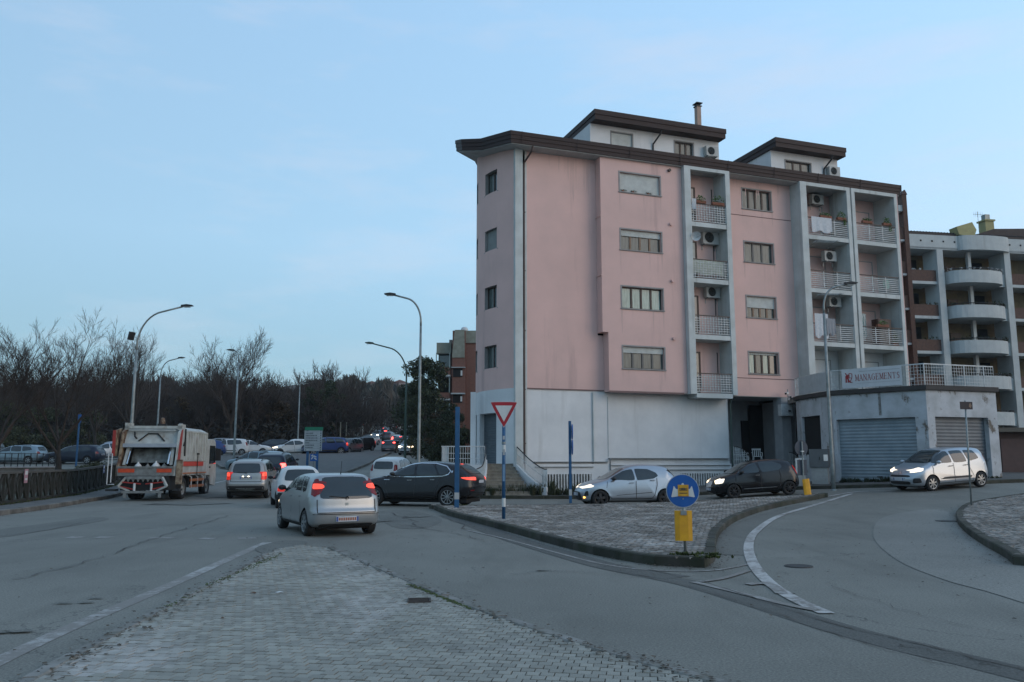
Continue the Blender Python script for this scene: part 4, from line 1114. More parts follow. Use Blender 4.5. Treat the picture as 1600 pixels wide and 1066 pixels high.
mb = MB(); mb.box(-2.1, -1.83, 41.9, 42.15, 1.5, 5.15); mb.build('pillar', M_white, st)

# ---- low garage building in front
GZ = 5.0
gp = [Vector(p) for p in ((14.9, 43.4), (14.78, 42.4), (15.05, 40.3), (15.25, 39.35), (16.7, 37.85), (18.2, 36.3), (22.0, 37.55), (22.6, 44.5), (23.6, 47.5))]
gar = thing('garage_building', 'low stained white garage building with two grey roller doors and a railed roof terrace', 'garage', (0, 0, 0))
def gwall(i, holes, nm='wall', z0=0.2):
    a, b = gp[i], gp[i+1]; d = b-a; ang = atan2(d.y, d.x)
    mb = MB(); wall_xz(mb, 0, d.length, z0, GZ-.22, 0, holes, .28)
    o = mb.build(nm, M_stained, gar); o.matrix_local = Matrix.Translation((a.x, a.y, 0)) @ Matrix.Rotation(ang, 4, 'Z'); return o, ang
def hit(i, px):   # distance along wall i at a pixel column
    a, b = gp[i], gp[i+1]; r = ray(px, 680); d = (b-a).normalized()
    # a + d*t = r*k
    det = d.x*(-r.y)+r.x*d.y
    t = ((-a.x)*(-r.y)-(-r.x)*(-a.y))/det
    return t
gwall(0, []); gwall(2, [])
gL = (gp[2]-gp[1]).length
o, _ = gwall(1, [(.12, gL-.15, 2.0, 3.9)])
L3 = (gp[4]-gp[3]).length; L4 = (gp[5]-gp[4]).length
# front wall: gp[3..5] nearly straight; one wall object
a_, b_ = gp[3], gp[5]
gp2 = gp
d_ = (b_-a_); angF = atan2(d_.y, d_.x); LF = d_.length
def hitline(a, b, px):
    r = ray(px, 680); d = (b-a).normalized(); k = (a.x*d.y-a.y*d.x)/(r.x*d.y-r.y*d.x); p = Vector((r.x*k, r.y*k)); return (p-a).dot(d)
f0, f1 = hitline(a_, b_, 1308), hitline(a_, b_, 1432)
mb = MB(); wall_xz(mb, 0, LF, .2, GZ-.22, 0, [(f0, f1, .3, 3.62)], .3)
o = mb.build('wall', M_stained, gar); FM = Matrix.Translation((a_.x, a_.y, 0)) @ Matrix.Rotation(angF, 4, 'Z'); o.matrix_local = FM
mb = MB(); mb.box(f0-.02, f1+.02, .31, .36, 0, 3.7); o = mb.build('door_back', M_dark, gar); o.matrix_local = FM
o = shutter_mb(f0, f1, .6, 3.64, .24, .145).build('roller_door', M_roller, gar); o.matrix_local = FM
q = MB(); q.box((f0+f1)/2-.12, (f0+f1)/2+.12, .19, .22, .95, 1.0); q.build('handle', M_darkmetal, o)
q = MB(); q.box(f0+.02, f1-.02, .19, .25, .56, .66); q.build('bottom_bar', M_darkmetal, o)
a_, b_ = gp[5], gp[6]; d_ = b_-a_; angS = atan2(d_.y, d_.x); LS = d_.length
g0_, g1_ = hitline(a_, b_, 1463), hitline(a_, b_, 1546)
mb = MB(); wall_xz(mb, 0, LS, .2, GZ-.22, 0, [(g0_, g1_, .3, 3.62)], .3)
o = mb.build('wall', M_stained, gar); SM = Matrix.Translation((a_.x, a_.y, 0)) @ Matrix.Rotation(angS, 4, 'Z'); o.matrix_local = SM
mb = MB(); mb.box(g0_-.02, g1_+.02, .31, .36, 0, 3.7); o = mb.build('door_back', M_dark, gar); o.matrix_local = SM
o = shutter_mb(g0_, g1_, .6, 3.64, .24, .145).build('roller_door', M_rollerdk, gar); o.matrix_local = SM
q = MB(); q.box((g0_+g1_)/2-.12, (g0_+g1_)/2+.12, .19, .22, 1.0, 1.05); q.build('handle', M_darkmetal, o)
gwall(6, []); gwall(7, [])
mb = MB(); mb.box(.05, gL-.05, .12, .15, 1.9, 4.05); o = mb.build('window_void', M_dark, gar); dd = gp[2]-gp[1]; o.matrix_local = Matrix.Translation((gp[1].x, gp[1].y, 0)) @ Matrix.Rotation(atan2(dd.y, dd.x), 4, 'Z')
# roof slab + cornice
flat = [(p.x, p.y) for p in gp]
mb = MB(); mb.prism(flat+[(23.5, 50), (15, 45)], GZ-.25, GZ-.05); mb.build('roof', M_conc, gar, fix=True)
mb = MB()
gg = [(p.x, p.y) for p in gp[:8]]
ring = grow(flat+[(23.5, 50), (15, 45)], .12); ri = grow(flat+[(23.5, 50), (15, 45)], -.1)
for i in range(7):
    vs = [(*ring[i], GZ-.2), (*ring[i+1], GZ-.2), (*ri[i+1], GZ-.2), (*ri[i], GZ-.2), (*ring[i], GZ), (*ring[i+1], GZ), (*ri[i+1], GZ), (*ri[i], GZ)]
    mb.add(vs, [(0, 3, 2, 1), (4, 5, 6, 7), (0, 1, 5, 4), (1, 2, 6, 5), (2, 3, 7, 6), (3, 0, 4, 7)])
mb.build('cornice', P('cornice_dark', (.05, .045, .042), .8), gar, fix=True)
# water stain beside front door is in the plaster; dark downpipe stain as a narrow gutter
mb = MB(); mb.box(LF*.30+.9, LF*.30+1.0, -.03, -.003, 3.75, 4.78); o = mb.build('gutter_spout', P('stain_dark', (.12, .11, .095), .95, col2=(.3, .3, .29), scale=6), gar); o.matrix_local = FM
# terrace railing
def grid_rail(pts, z, h, nm, parent, mesh=True):
    mb = MB()
    for a, b in zip(pts, pts[1:]):
        a, b = Vector(a), Vector(b); L_ = (b-a).length; n = max(1, int(L_/.14)); d = (b-a).normalized()
        for i in range(n+1):
            p = a+(b-a)*i/n; big = i % 8 == 0; w = .022 if big else .007
            mb.box(p.x-w, p.x+w, p.y-w, p.y+w, z, z+h)
        for k in range(7):
            zz = z+.05+k*(h-.05)/6; mb.beam((a.x, a.y, zz), (b.x, b.y, zz), .014, .014 if k < 6 else .05, 0 if k < 6 else 0)
    return mb.build(nm, M_railwhite, parent)
rg = [tuple(p) for p in grow(flat+[(23.5, 50), (15, 45)], -.02)[:8]]
grid_rail(rg[:7], GZ, .95, 'terrace_railing', gar)
# sheets fixed to the railing on the left, and the banner
mb = MB()
def rail_sheet(a, b, z0, z1, off=.06):
    a, b = Vector(a), Vector(b); d = (b-a).normalized(); nn = Vector((d.y, -d.x))*off
    n = 10
    top = [a+(b-a)*i/n+nn for i in range(n+1)]
    for i in range(n):
        mb.quad((*top[i], z0), (*top[i+1], z0), (*top[i+1], z1), (*top[i], z1)); 
rail_sheet(rg[1], rg[2], GZ+.05, GZ+.92); rail_sheet(rg[2], rg[3], GZ+.05, GZ+.92); 
mb.build('railing_panel', P('panel_pale', (.46, .48, .48), .7), gar)
E_ = 1
# banner with red emblem and lettering, hung on the terrace railing of the garage
ba, bb = Vector(rg[3]), Vector(rg[5]); bd = (bb-ba).normalized(); bang = atan2(bd.y, bd.x)
bs0, bs1 = hitline(Vector(rg[3]), Vector(rg[5]), 1322), hitline(Vector(rg[3]), Vector(rg[5]), 1417)
ban = thing('banner', 'pale banner with red emblem and red serif lettering hung on the garage terrace railing', 'banner', (ba.x+bd.y*.1, ba.y-bd.x*.1, GZ), bang)
mb = MB(); mb.box(bs0, bs1, -.012, 0, .06, .93); mb.build('cloth_sheet', P('banner_cloth', (.60, .60, .60), .8, col2=(.53, .54, .55), scale=2), ban)
BLw = bs1-bs0
def text_mesh(txt, size, ext, name, mat, parent, M, sx_=1.0):
    cu = bpy.data.curves.new('t', 'FONT'); cu.body = txt; cu.size = size; cu.extrude = ext; cu.space_character = 1.05; cu.resolution_u = 2
    ob = bpy.data.objects.new('t', cu); COL.objects.link(ob)
    dg = bpy.context.evaluated_depsgraph_get(); me = bpy.data.meshes.new_from_object(ob.evaluated_get(dg))
    bpy.data.objects.remove(ob); me.materials.clear(); me.materials.append(mat)
    o = link(name, me, parent); o.matrix_local = M @ Matrix.Scale(sx_, 4, (1, 0, 0)); return o
M_letter = P('letter_red', (.30, .06, .05), .7); M_letter2 = P('emblem_red', (.33, .03, .035), .7)
STR = {  # serif capitals drawn as strokes: (x0,y0,x1,y1,w)
 'M': ([(.1, 0, .1, 1, .07), (.1, 1, .5, .1, .14), (.5, .1, .9, 1, .07), (.9, 0, .9, 1, .14)], [(.1, 0), (.9, 0), (.06, 1), (.94, 1)]),
 'A': ([(.1, 0, .48, 1, .07), (.48, 1, .88, 0, .15), (.24, .35, .7, .35, .06)], [(.1, 0), (.88, 0)]),
 'N': ([(.12, 0, .12, 1, .07), (.12, 1, .85, 0, .15), (.85, 0, .85, 1, .07)], [(.12, 0), (.85, 1), (.08, 1)]),
 'G': ([(.88, .85, .6, .98, .08), (.6, .98, .25, .85, .1), (.25, .85, .12, .5, .14), (.12, .5, .25, .13, .14), (.25, .13, .6, .02, .1), (.6, .02, .85, .15, .08), (.85, .1, .85, .45, .13)], [(.85, .45)]),
 'E': ([(.2, 0, .2, 1, .15), (.2, .97, .82, .97, .06), (.2, .52, .65, .52, .06), (.2, .03, .85, .03, .06), (.82, .97, .82, .78, .06), (.85, .03, .85, .25, .06), (.65, .42, .65, .62, .05)], [(.2, 0), (.2, 1)]),
 'T': ([(.5, 0, .5, 1, .15), (.1, .97, .9, .97, .06), (.1, .97, .1, .75, .06), (.9, .97, .9, .75, .06)], [(.5, 0)]),
 'S': ([(.8, .82, .55, .98, .08), (.55, .98, .25, .85, .1), (.25, .85, .3, .6, .13), (.3, .6, .7, .42, .15), (.7, .42, .78, .18, .13), (.78, .18, .5, .02, .1), (.5, .02, .18, .15, .08)], [])}
def letters(txt, x, z, w, h, parent, mat, rise=0.0, y=-.016):
    for i, ch in enumerate(txt):
        mb = MB(); ox = x+i*w; oz = z+rise*i; k = w*.86
        for j, (a, b, c, d, t) in enumerate(STR[ch][0]):
            A = Vector((ox+a*k, y-.0006*j, oz+b*h)); B = Vector((ox+c*k, y-.0006*j, oz+d*h)); mb.beam(A, B, .006, t*k*1.15, up=(0, 0, 1)) if abs((B-A).normalized().z) < .98 else mb.box(A.x-t*k*.58, A.x+t*k*.58, y-.003-.0006*j, y+.003, min(A.z, B.z), max(A.z, B.z))
        for a, b in STR[ch][1]: mb.box(ox+a*k-.16*k, ox+a*k+.16*k, y-.006, y+.002, oz+b*h-.02*(b > .5), oz+b*h+.02*(b < .5)+.0)
        mb.build('letter', mat, parent)
letters('MANAGEMENTS', bs0+BLw*.235, .38, BLw*.068, .29, ban, M_letter)
mb = MB(); e0 = bs0+BLw*.06; kx = BLw*.13
for j, (a, b, c, d, t) in enumerate([(.05, 1.0, .4, .55, .12), (.05, .45, .45, .45, .12), (.12, .1, .12, .7, .18), (.40, .1, .40, .85, .16), (.12, .75, .6, .15, .12), (.55, .95, .9, .9, .07), (.92, .9, .92, .55, .07), (.9, .52, .55, .52, .07), (.6, .1, .9, .5, .08), (.6, .1, .95, .1, .08), (.55, .95, .55, .55, .07)]):
    A = Vector((e0+a*kx, -.018-.0006*j, .28+b*.5)); B = Vector((e0+c*kx, -.018-.0006*j, .28+d*.5))
    if abs((B-A).normalized().z) < .98: mb.beam(A, B, .006, t*kx)
    else: mb.box(A.x-t*kx/2, A.x+t*kx/2, A.y-.003, -.014, min(A.z, B.z), max(A.z, B.z))
mb.build('emblem', M_letter2, ban)
mb = MB()
mb.box(bs0+BLw*.3, bs1-.08, -.015, -.0121, .80, .815); mb.box(bs0+BLw*.25, bs1-.1, -.015, -.0121, .26, .27)
mb.build('banner_line', M_greyframe, ban)

# ---- brown stair tower and far-right flats with curved balconies
fb = thing('apartment_building', 'brick and yellow apartment block with white curved balconies behind the garage', 'apartment building', (0, 0, 0))
FA = radians(10); FD = 70.0
f_o = at(1424, 370, FD); FMx = Matrix.Translation((f_o.x, f_o.y, 0)) @ Matrix.Rotation(FA, 4, 'Z')
fb.matrix_world = FMx
M_yel = P('yellow_wall', (.15, .125, .07), .9, col2=(.10, .085, .055), scale=2)
M_brickdk = P('brick_brown', (.12, .07, .052), .9, col2=(.085, .052, .042), scale=5, bump=.3, bscale=30)
M_bal = P('balcony_grey', (.47, .50, .49), .85, col2=(.40, .43, .43), scale=1.2, streak=((2, 2, .2), .55, .8, (.3, .31, .30)))
ztop = at(1424, 366, FD).z            # parapet top
FH = 3.05
zs_ = [ztop-1.1-FH*k for k in range(8)]
cols = [2.45, 9.1, 15.8, 22.5]
mb = MB(); mb.box(-.5, 26, 2.2, 14, 0, zs_[0]+.1); mb.build('wall', M_yel, fb)
mb = MB(); mb.box(-.6, 26, -.1, 2.2, zs_[0]-.2, zs_[0]); mb.box(-.6, 26, -.1, .06, zs_[0]-.15, ztop)
n = 14
def bow(mb, cx, w, z0, z1, dep, solid=True):
    pts = [(cx-w/2, .05)]+[(cx-w/2*cos(pi*i/n), -dep*sin(pi*i/n)**.7) for i in range(n+1)]+[(cx+w/2, .05)]
    mb.prism(pts, z0, z1)
bow(mb, 9.1-2.2, 5.0, zs_[0]-.2, ztop, .8)
mb.build('parapet', M_bal, fb, fix=True)
mb = MB()
for i in range(12):
    x = .8+i*1.1
    if 4.2 < x < 9.5: continue
    mb.box(x-.07, x+.07, -.13, -.1, ztop-.62, ztop-.48)
mb.build('drain_hole', M_dark, fb)
for c in cols:
    mb = MB(); mb.box(c-.3, c+.3, -.25, 1.6, 0, zs_[0]-.2); mb.build('column', M_bal, fb)
for k, z in enumerate(zs_[1:7]):
    for j in range(3):
        a, b = (-.5, cols[0]-.3) if j == 0 else (cols[j-1]+.3, cols[j]-.3)
        if b <= a: continue
        q = MB(); q.box(a, b, 0, 2.2, z-.2, z); q.box(a, b, -.05, .0, z-.25, z-.0)
        s_ = q.build('balcony', M_bal, fb)
        if j != 1:
            q = MB(); q.box(a, b, 0.02, .14, z, z+1.0); q.build('brick_parapet', M_brickdk, s_)
        else:
            q = MB(); cx = (a+b)/2-.2; w = b-a-.8
            bow(q, cx, w, z-.25, z+.85, 1.5); q.box(a, b, -.06, .08, z-.0, z+.85); q.build('curved_parapet', M_bal, s_, fix=True)
            q = MB(); pts = [(cx-w/2*cos(pi*i/n), -1.5*sin(pi*i/n)**.7, z+1.0) for i in range(n+1)]; q.tube(pts, .04, 5)
            for p in pts: q.box(p[0]-.015, p[0]+.015, p[1]-.015, p[1]+.015, z+.85, z+1.0)
            q.build('handrail', M_darkmetal, s_)
            q = MB(); q.box((a+b)/2-.15, (a+b)/2+.15, .3, .6, z, z+FH-.2); q.build('balcony_post', M_bal, s_)
        q = MB(); q.box(a+.3, a+1.5, 2.1, 2.2, z, z+2.4); q.box(b-1.9, b-.3, 2.1, 2.2, z+.1, z+2.4); q.build('door', M_dark, fb)
        if j == 1 and k < 5:
            q = MB(); q.box(a+2.0, a+3.0, 2.1, 2.2, z+.9, z+2.0); q.build('window', M_darkwood, fb)
rpl = random.Random(21)
for k, z in enumerate(zs_[1:5]):
    for j in (0, 1):
        a, b = (-.5, cols[0]-.3) if j == 0 else (cols[0]+.3, cols[1]-.3)
        mbp = MB()
        for i in range(26 if j else 8):
            u = rpl.random(); cx = (a+b)/2-.2; w = b-a-.8
            p = (a+(b-a)*u, .1, z+1.05) if j == 0 else (cx-w/2*cos(pi*u), -1.45*sin(pi*u)**.7, z+1.0)
            leaves(mbp, p, .12, .1, rpl.uniform(.08, .3 if k != 0 else .12), 14, .07, rpl)
        o = mbp.build('balcony_plants', M_leafdk if k else M_plastic_w, fb)
# tiled roof edge above the parapet with dormer and chimney
mb = MB(); mb.box(-1, 26, 1.0, 1.35, ztop+.35, ztop+.55); mb.quad((-1, 1.0, ztop+.55), (26, 1.0, ztop+.55), (26, 8, ztop+1.6), (-1, 8, ztop+1.6))
for i in range(90): mb.tube([(-1+i*.3, .98, ztop+.6), (-1+i*.3, 8, ztop+1.65)], .05, 4, cap=False)
mb.build('tiled_roof', P('tiles_dark', (.065, .05, .045), .8), fb)
mb = MB(); mb.box(0, 24, 1.3, 8, zs_[0], ztop+.35); mb.build('attic_wall', M_yel, fb)
mb = MB(); mb.box(.3, 2.2, 1.25, 1.3, ztop-.9, ztop+.2); mb.box(3, 6, 1.25, 1.3, ztop-.9, ztop+.1); mb.box(10, 13, 1.25, 1.3, ztop-.9, ztop+.1); mb.build('window', M_darkwood, fb)
mb = MB(); mb.prism([(5.2, ztop+.4), (6.7, ztop+.2), (7.0, ztop+.9), (6.6, ztop+1.6), (5.0, ztop+1.1)], .6, 1.6, axis='y'); mb.build('dormer', P('yellow_bright', (.36, .33, .16), .8), fb, fix=True)
mb = MB(); mb.box(10.0, 10.9, 3, 3.9, ztop, ztop+2.6); mb.box(9.9, 11.0, 2.9, 4.0, ztop+2.6, ztop+2.75); mb.box(10.2, 10.7, 3.2, 3.7, ztop+2.75, ztop+3.3, 1)
mb.build('chimney', [P('yellow_bright', (.36, .33, .16), .8), M_galv], fb, fix=True)
mb = MB(); mb.prism([(7.6, ztop+.75), (10.4, ztop+1.7), (14, ztop+1.9), (14, ztop+.75)], 2.5, 3.0, axis='y'); mb.build('roof_gable', MATS['tiles_dark'], fb, fix=True)
an = thing('tv_antenna', 'thin television antenna on the far right roof', 'antenna', tuple(FMx @ Vector((9.6, 3.4, ztop+1.0))), FA)
mb = MB(); mb.tube([(0, 0, 0), (0, 0, 2.6)], .02, 5); mb.build('mast', M_galv, an)
mb = MB(); mb.tube([(-.5, 0, 2.3), (.6, 0, 2.3)], .015, 4)
for i in range(6): mb.tube([(-.4+i*.18, 0, 2.05), (-.4+i*.18, 0, 2.55)], .01, 4)
mb.build('aerial', M_galv, an)
# stair tower between the two blocks
tw = thing('stair_tower', 'narrow brown brick stair tower between the pink block and the curved balconies', 'stair tower', (0, 0, 0))
tD = 58.0
t0, t1, t2 = at(1404, 400, tD), at(1424, 400, tD), at(1412, 400, tD)
th_ = at(1412, 307, tD).z
mb = MB(); mb.box(t2.x-.0, t1.x-.25, tD-.4, tD+.4, 0, th_); mb.build('brick_pier', M_brickdk, tw)
mb = MB(); mb.prism([(t2.x-.05, th_), (t1.x-.2, th_), (t1.x-.35, th_+.35), (t2.x+.15, th_+.35)], tD-.45, tD+.45, axis='y'); mb.build('pier_cap', P('cap_brown', (.09, .05, .045), .7), tw, fix=True)
mb = MB(); mb.box(t0.x-2.5, t1.x+.2, tD+1.5, tD+3, 0, th_-3.4); mb.build('wall', M_brickdk, tw)
for k in range(8):
    z = th_-3.3-k*2.5
    if z < 2: break
    mb = MB(); mb.box(t0.x-2.3, t2.x, tD-.3, tD+1.5, z-.14, z); s_ = mb.build('landing', M_bal, tw)
    q = MB(); q.box(t0.x-2.3, t2.x, tD-.28, tD-.18, z, z+.9); q.build('brick_parapet', M_brickdk, s_)
mb = MB(); mb.box(t0.x-2.3, t2.x, tD-.3, tD+.4, th_-1.2, th_-.75); mb.build('top_beam', M_bal, tw)

# dark low garages beyond on the right
lg = thing('low_garage', 'dark brown low garage row at the right edge behind the roller doors', 'garage', (0, 0, 0))
q0 = at(1556, 700, 50); 
mb = MB(); mb.box(q0.x, q0.x+14, 50, 56, 0, 3.4); mb.build('wall', P('garage_brown', (.07, .045, .04), .85, scale=3, stretch=(1, 1, 9)), lg)
mb = MB(); mb.box(q0.x-.4, q0.x+14.4, 49.4, 56.5, 3.4, 3.65); mb.build('roof_slab', P('slab_olive', (.11, .10, .08), .85), lg)
mb = MB(); mb.box(q0.x+.3, q0.x+12, 49.96, 49.99, .7, 3.0); mb.build('door_panels', P('garage_door_br', (.085, .05, .045), .7), lg)

# ---- far-left brick flats
lb = thing('apartment_building', 'distant brick apartment block with stacked balconies left of the pink building', 'apartment building', (0, 0, 0))
LD = 94.0
def X_(px): return at(px, 600, LD).x
def Z_(py): return at(705, py, LD).z
x0_, x1_, x2_, x3_ = X_(681), X_(704), X_(707), X_(727)
M_grn = P('greenish_render', (.26, .27, .22), .9, col2=(.20, .20, .16), scale=2)
M_teal = P('veranda_frame', (.30, .36, .34), .8)
mb = MB(); mb.box(x0_+.2, x1_+8, LD+1.5, LD+16, 0, Z_(534)); mb.build('wall', M_brick, lb)
mb = MB(); mb.box(x2_, x3_, LD-.6, LD+1.5, 2, Z_(518)); mb.build('stair_volume', M_brick, lb)
mb = MB(); mb.prism([(x2_-.05, Z_(560)), (x3_-.05, Z_(560)), (x3_-.1, Z_(517)), (x2_+.25, Z_(517))], LD-.7, LD-.61, axis='y'); mb.build('render_panel', M_grn, lb, fix=True)
mb = MB(); mb.box(x3_, x3_+8, LD, LD+1.5, 2, Z_(518)); mb.build('wall', M_brick, lb)
mb = MB(); mb.box(x3_, x3_+8, LD-.15, LD-.01, Z_(536), Z_(517)); mb.build('render_panel', M_grn, lb)
mb = MB(); mb.box(x0_, x1_, LD+.3, LD+1.5, Z_(552), Z_(535)); mb.build('render_panel', M_grn, lb)
tops_ = [(575, 588, 552), (614, 625, 590), (656, 668, 630)]
for a, b, c in tops_:
    mb = MB(); mb.box(x0_-.1, x1_, LD-.5, LD+1.5, Z_(b+1), Z_(b)-0); mb.box(x0_-.1, x1_, LD-.5, LD-.35, Z_(b), Z_(b-1.5)); s_ = mb.build('balcony', M_bal, lb)
    q = MB(); q.box(x0_, x1_-.05, LD-.4, LD-.3, Z_(b), Z_(a)); q.build('brick_parapet', M_brick, s_)
    q = MB(); q.box(x0_, x0_+.1, LD-.4, LD-.3, Z_(a), Z_(c)); q.box(x1_-.15, x1_-.05, LD-.4, LD-.3, Z_(a), Z_(c)); q.build('veranda_post', M_teal, s_)
    q = MB(); q.box(x0_+.15, x1_-.15, LD+1.3, LD+1.49, Z_(a), Z_(c)); q.build('veranda_glass', M_glass if a == 575 else M_dark, s_)
for a, b in ((575, 576), (615, 617)):
    mb = MB(); mb.box(x2_-.1, x3_+.05, LD-1.0, LD-.6, Z_(b), Z_(a)); mb.build('slab_edge', M_bal, lb)
    mb = MB(); mb.box(x2_+.1, x3_-.3, LD-.66, LD-.605, Z_(a+15), Z_(a+2)); mb.build('opening', M_dark, lb)
    mb = MB(); mb.box(x3_-.5, x3_-.3, LD-.69, LD-.66, Z_(a+13), Z_(a+5)); mb.build('window', M_plastic_w, lb)
mb = MB(); mb.box(X_(699), X_(704), LD+2, LD+3, Z_(536), Z_(527)); mb.box(X_(719), X_(726), LD+2, LD+3, Z_(518), Z_(512)); mb.build('chimney', M_conc, lb)
dm = thing('roof_dome', 'white dome cowl on the roof of the distant brick flats', 'roof cowl', (X_(723), LD+2.5, Z_(512)))
mb = MB(); mb.lathe([(.42, 0), (.44, .15), (.36, .35), (.2, .46), (0.001, .5)], 14, M=Matrix.Rotation(radians(90), 4, 'X')); mb.build('cowl', M_plastic_w, dm, smooth=True, fix=True)
# ================================================================== CARS
def paint(name, c, metal=.0, rough=.32): return P('paint_'+name, c, rough, metal, col2=tuple(x*.93 for x in c), scale=1.5, coat=.18, spec=.42)
M_cglass = P('car_glass', (.022, .032, .036), .07, spec=.7)
M_trim = P('car_trim', (.018, .018, .019), .6)
M_tyre = P('tyre', (.016, .016, .016), .85, bump=.2)
M_rim = P('rim_silver', (.34, .36, .37), .35, metal=.6)
M_rimdk = P('rim_dark', (.04, .04, .042), .4, metal=.5)
M_chrome = P('chrome', (.62, .64, .66), .18, metal=.9)
M_tail_on = P('tail_lamp_lit', (.35, .01, .01), .2, emit=(1, .04, .02), es=.45)
M_brake = P('brake_lamp_lit', (.4, .02, .01), .2, emit=(1, .10, .06), es=1.25)
M_tail_off = P('tail_lamp', (.20, .008, .01), .15)
M_head_on = P('head_lamp_lit', (.8, .75, .65), .1, emit=(1, .80, .52), es=4.5)
M_head_dip = P('head_lamp_dim', (.8, .78, .7), .1, emit=(1, .86, .66), es=1.2)
M_head_off = P('head_lamp', (.42, .46, .48), .12, metal=.2)
M_plate = P('plate_white', (.50, .52, .54), .5)
M_plate_blue = P('plate_blue', (.02, .06, .25), .5)
M_plate_ink = P('plate_ink', (.05, .05, .06), .5)
M_amber = P('amber_lamp_lit', (.7, .25, .03), .2, emit=(1, .45, .08), es=6)
M_under = P('underbody', (.012, .012, .012), .9)

def chaikin(pts, it=2):
    for _ in range(it):
        out = []
        for i in range(len(pts)):
            a = Vector(pts[i]); b = Vector(pts[(i+1) % len(pts)])
            out += [a*.78+b*.22, a*.22+b*.78]
        pts = out
    return pts
def car_body(sp):
    """closed smooth body swept from the side outline, narrowing to the roof and to the ends"""
    S = chaikin(sp['sil'], 2); L, Wd = sp['L'], sp['W']
    # densify long spans
    D = []
    for i in range(len(S)):
        a, b = S[i], S[(i+1) % len(S)]; n = max(1, int((b-a).length/.16)); D += [a+(b-a)*k/n for k in range(n)]
    S = D; n = sp.get('n', 5.2)*1.25; M = 26; zb = sp['belt']; tum = sp['tumble']
    ax0, ax1 = sp.get('ax', (.75, L-.95)); az = sp.get('az', .62)
    bm = bmesh.new(); rings = []
    for j in range(1, M):
        a = -pi/2+pi*j/M
        sy = (1 if a > 0 else -1)*abs(sin(a))**(2/n); rr = abs(cos(a))**(2/n)
        ring = []
        for s_ in S:
            A = Vector((min(max(s_.x, ax0), ax1), az)); p = A+(s_-A)*rr
            x, z = p.x, p.y
            w = Wd/2
            if z > zb: w *= 1-tum*(z-zb)-.03*min(1, (z-zb)/.035)
            else: w *= 1-.06*max(0, (.42-z)/.3)**2-.05*((z-.62)/.4)**2*(z > .62)
            e0 = max(0, (.9-x)/.9); e1 = max(0, (x-(L-1.15))/1.15)
            w *= 1-.06*e0**2.4-.15*e1**2.2
            xx = x+sp.get('bow', .10)*(abs(sy)**2.5)*(e0**2)-sp.get('bow', .10)*1.5*(abs(sy)**2.5)*(e1**2)
            ring.append(bm.verts.new((xx, w*sy, z)))
        rings.append(ring)
    N_ = len(S)
    for r0, r1 in zip(rings, rings[1:]):
        for i in range(N_): bm.faces.new((r0[i], r0[(i+1) % N_], r1[(i+1) % N_], r1[i]))
    for r, side in ((rings[0], 1), (rings[-1], -1)): bm.faces.new(r if side > 0 else r[::-1])
    bmesh.ops.remove_doubles(bm, verts=bm.verts, dist=.0008)
    bmesh.ops.recalc_face_normals(bm, faces=bm.faces)
    return bm
def cut_arches(bm, sp):
    me = bpy.data.meshes.new('b'); bm.to_mesh(me); ob = bpy.data.objects.new('b', me); COL.objects.link(ob)
    mb = MB()
    for wx in sp['wheels']:
        for s_ in (-1, 1):
            y0, y1 = (.42, 1.3) if s_ > 0 else (-1.3, -.42)
            n = 22; ra = sp['ra']; vs = [(wx+ra*cos(2*pi*k/n), y, sp['rw']+.0+ra*sin(2*pi*k/n)) for y in (y0, y1) for k in range(n)]
            mb.add(vs, [tuple(range(n)), tuple(range(n, 2*n))[::-1]]+[(k, n+k, n+(k+1) % n, (k+1) % n) for k in range(n)])
    cm = mb.mesh('c', M_under)
    b2 = bmesh.new(); b2.from_mesh(cm); bmesh.ops.recalc_face_normals(b2, faces=b2.faces); b2.to_mesh(cm); b2.free()
    co = bpy.data.objects.new('c', cm); COL.objects.link(co)
    me.materials.append(sp['paint']); me.materials.append(M_under)
    md = ob.modifiers.new('b', 'BOOLEAN'); md.operation = 'DIFFERENCE'; md.solver = 'EXACT'; md.object = co; md.material_mode = 'TRANSFER'
    dg = bpy.context.evaluated_depsgraph_get(); res = bpy.data.meshes.new_from_object(ob.evaluated_get(dg))
    bpy.data.objects.remove(ob); bpy.data.objects.remove(co)
    res.polygons.foreach_set('use_smooth', [True]*len(res.polygons))
    res.set_sharp_from_angle(angle=radians(38))
    if len(res.materials) < 2: res.materials.append(M_under)
    return res
class Proj:
    def __init__(s, bm): s.t = BVHTree.FromBMesh(bm)
    def side(s, x, z, sg=1, off=.010):
        h = s.t.ray_cast(Vector((x, sg*3, z)), Vector((0, -sg, 0)))
        return (h[0]+h[1]*off) if h[0] is not None else Vector((x, sg*.7, z))
    def ends(s, y, z, sg=-1, off=.010):     # sg -1: from the rear, +1: from the front
        h = s.t.ray_cast(Vector((8*sg+2, y, z)), Vector((-sg, 0, 0)))
        return (h[0]+h[1]*off) if h[0] is not None else None
    def top(s, x, y, off=.004):
        h = s.t.ray_cast(Vector((x, y, 4)), Vector((0, 0, -1)))
        return (h[0]+h[1]*off) if h[0] is not None else None
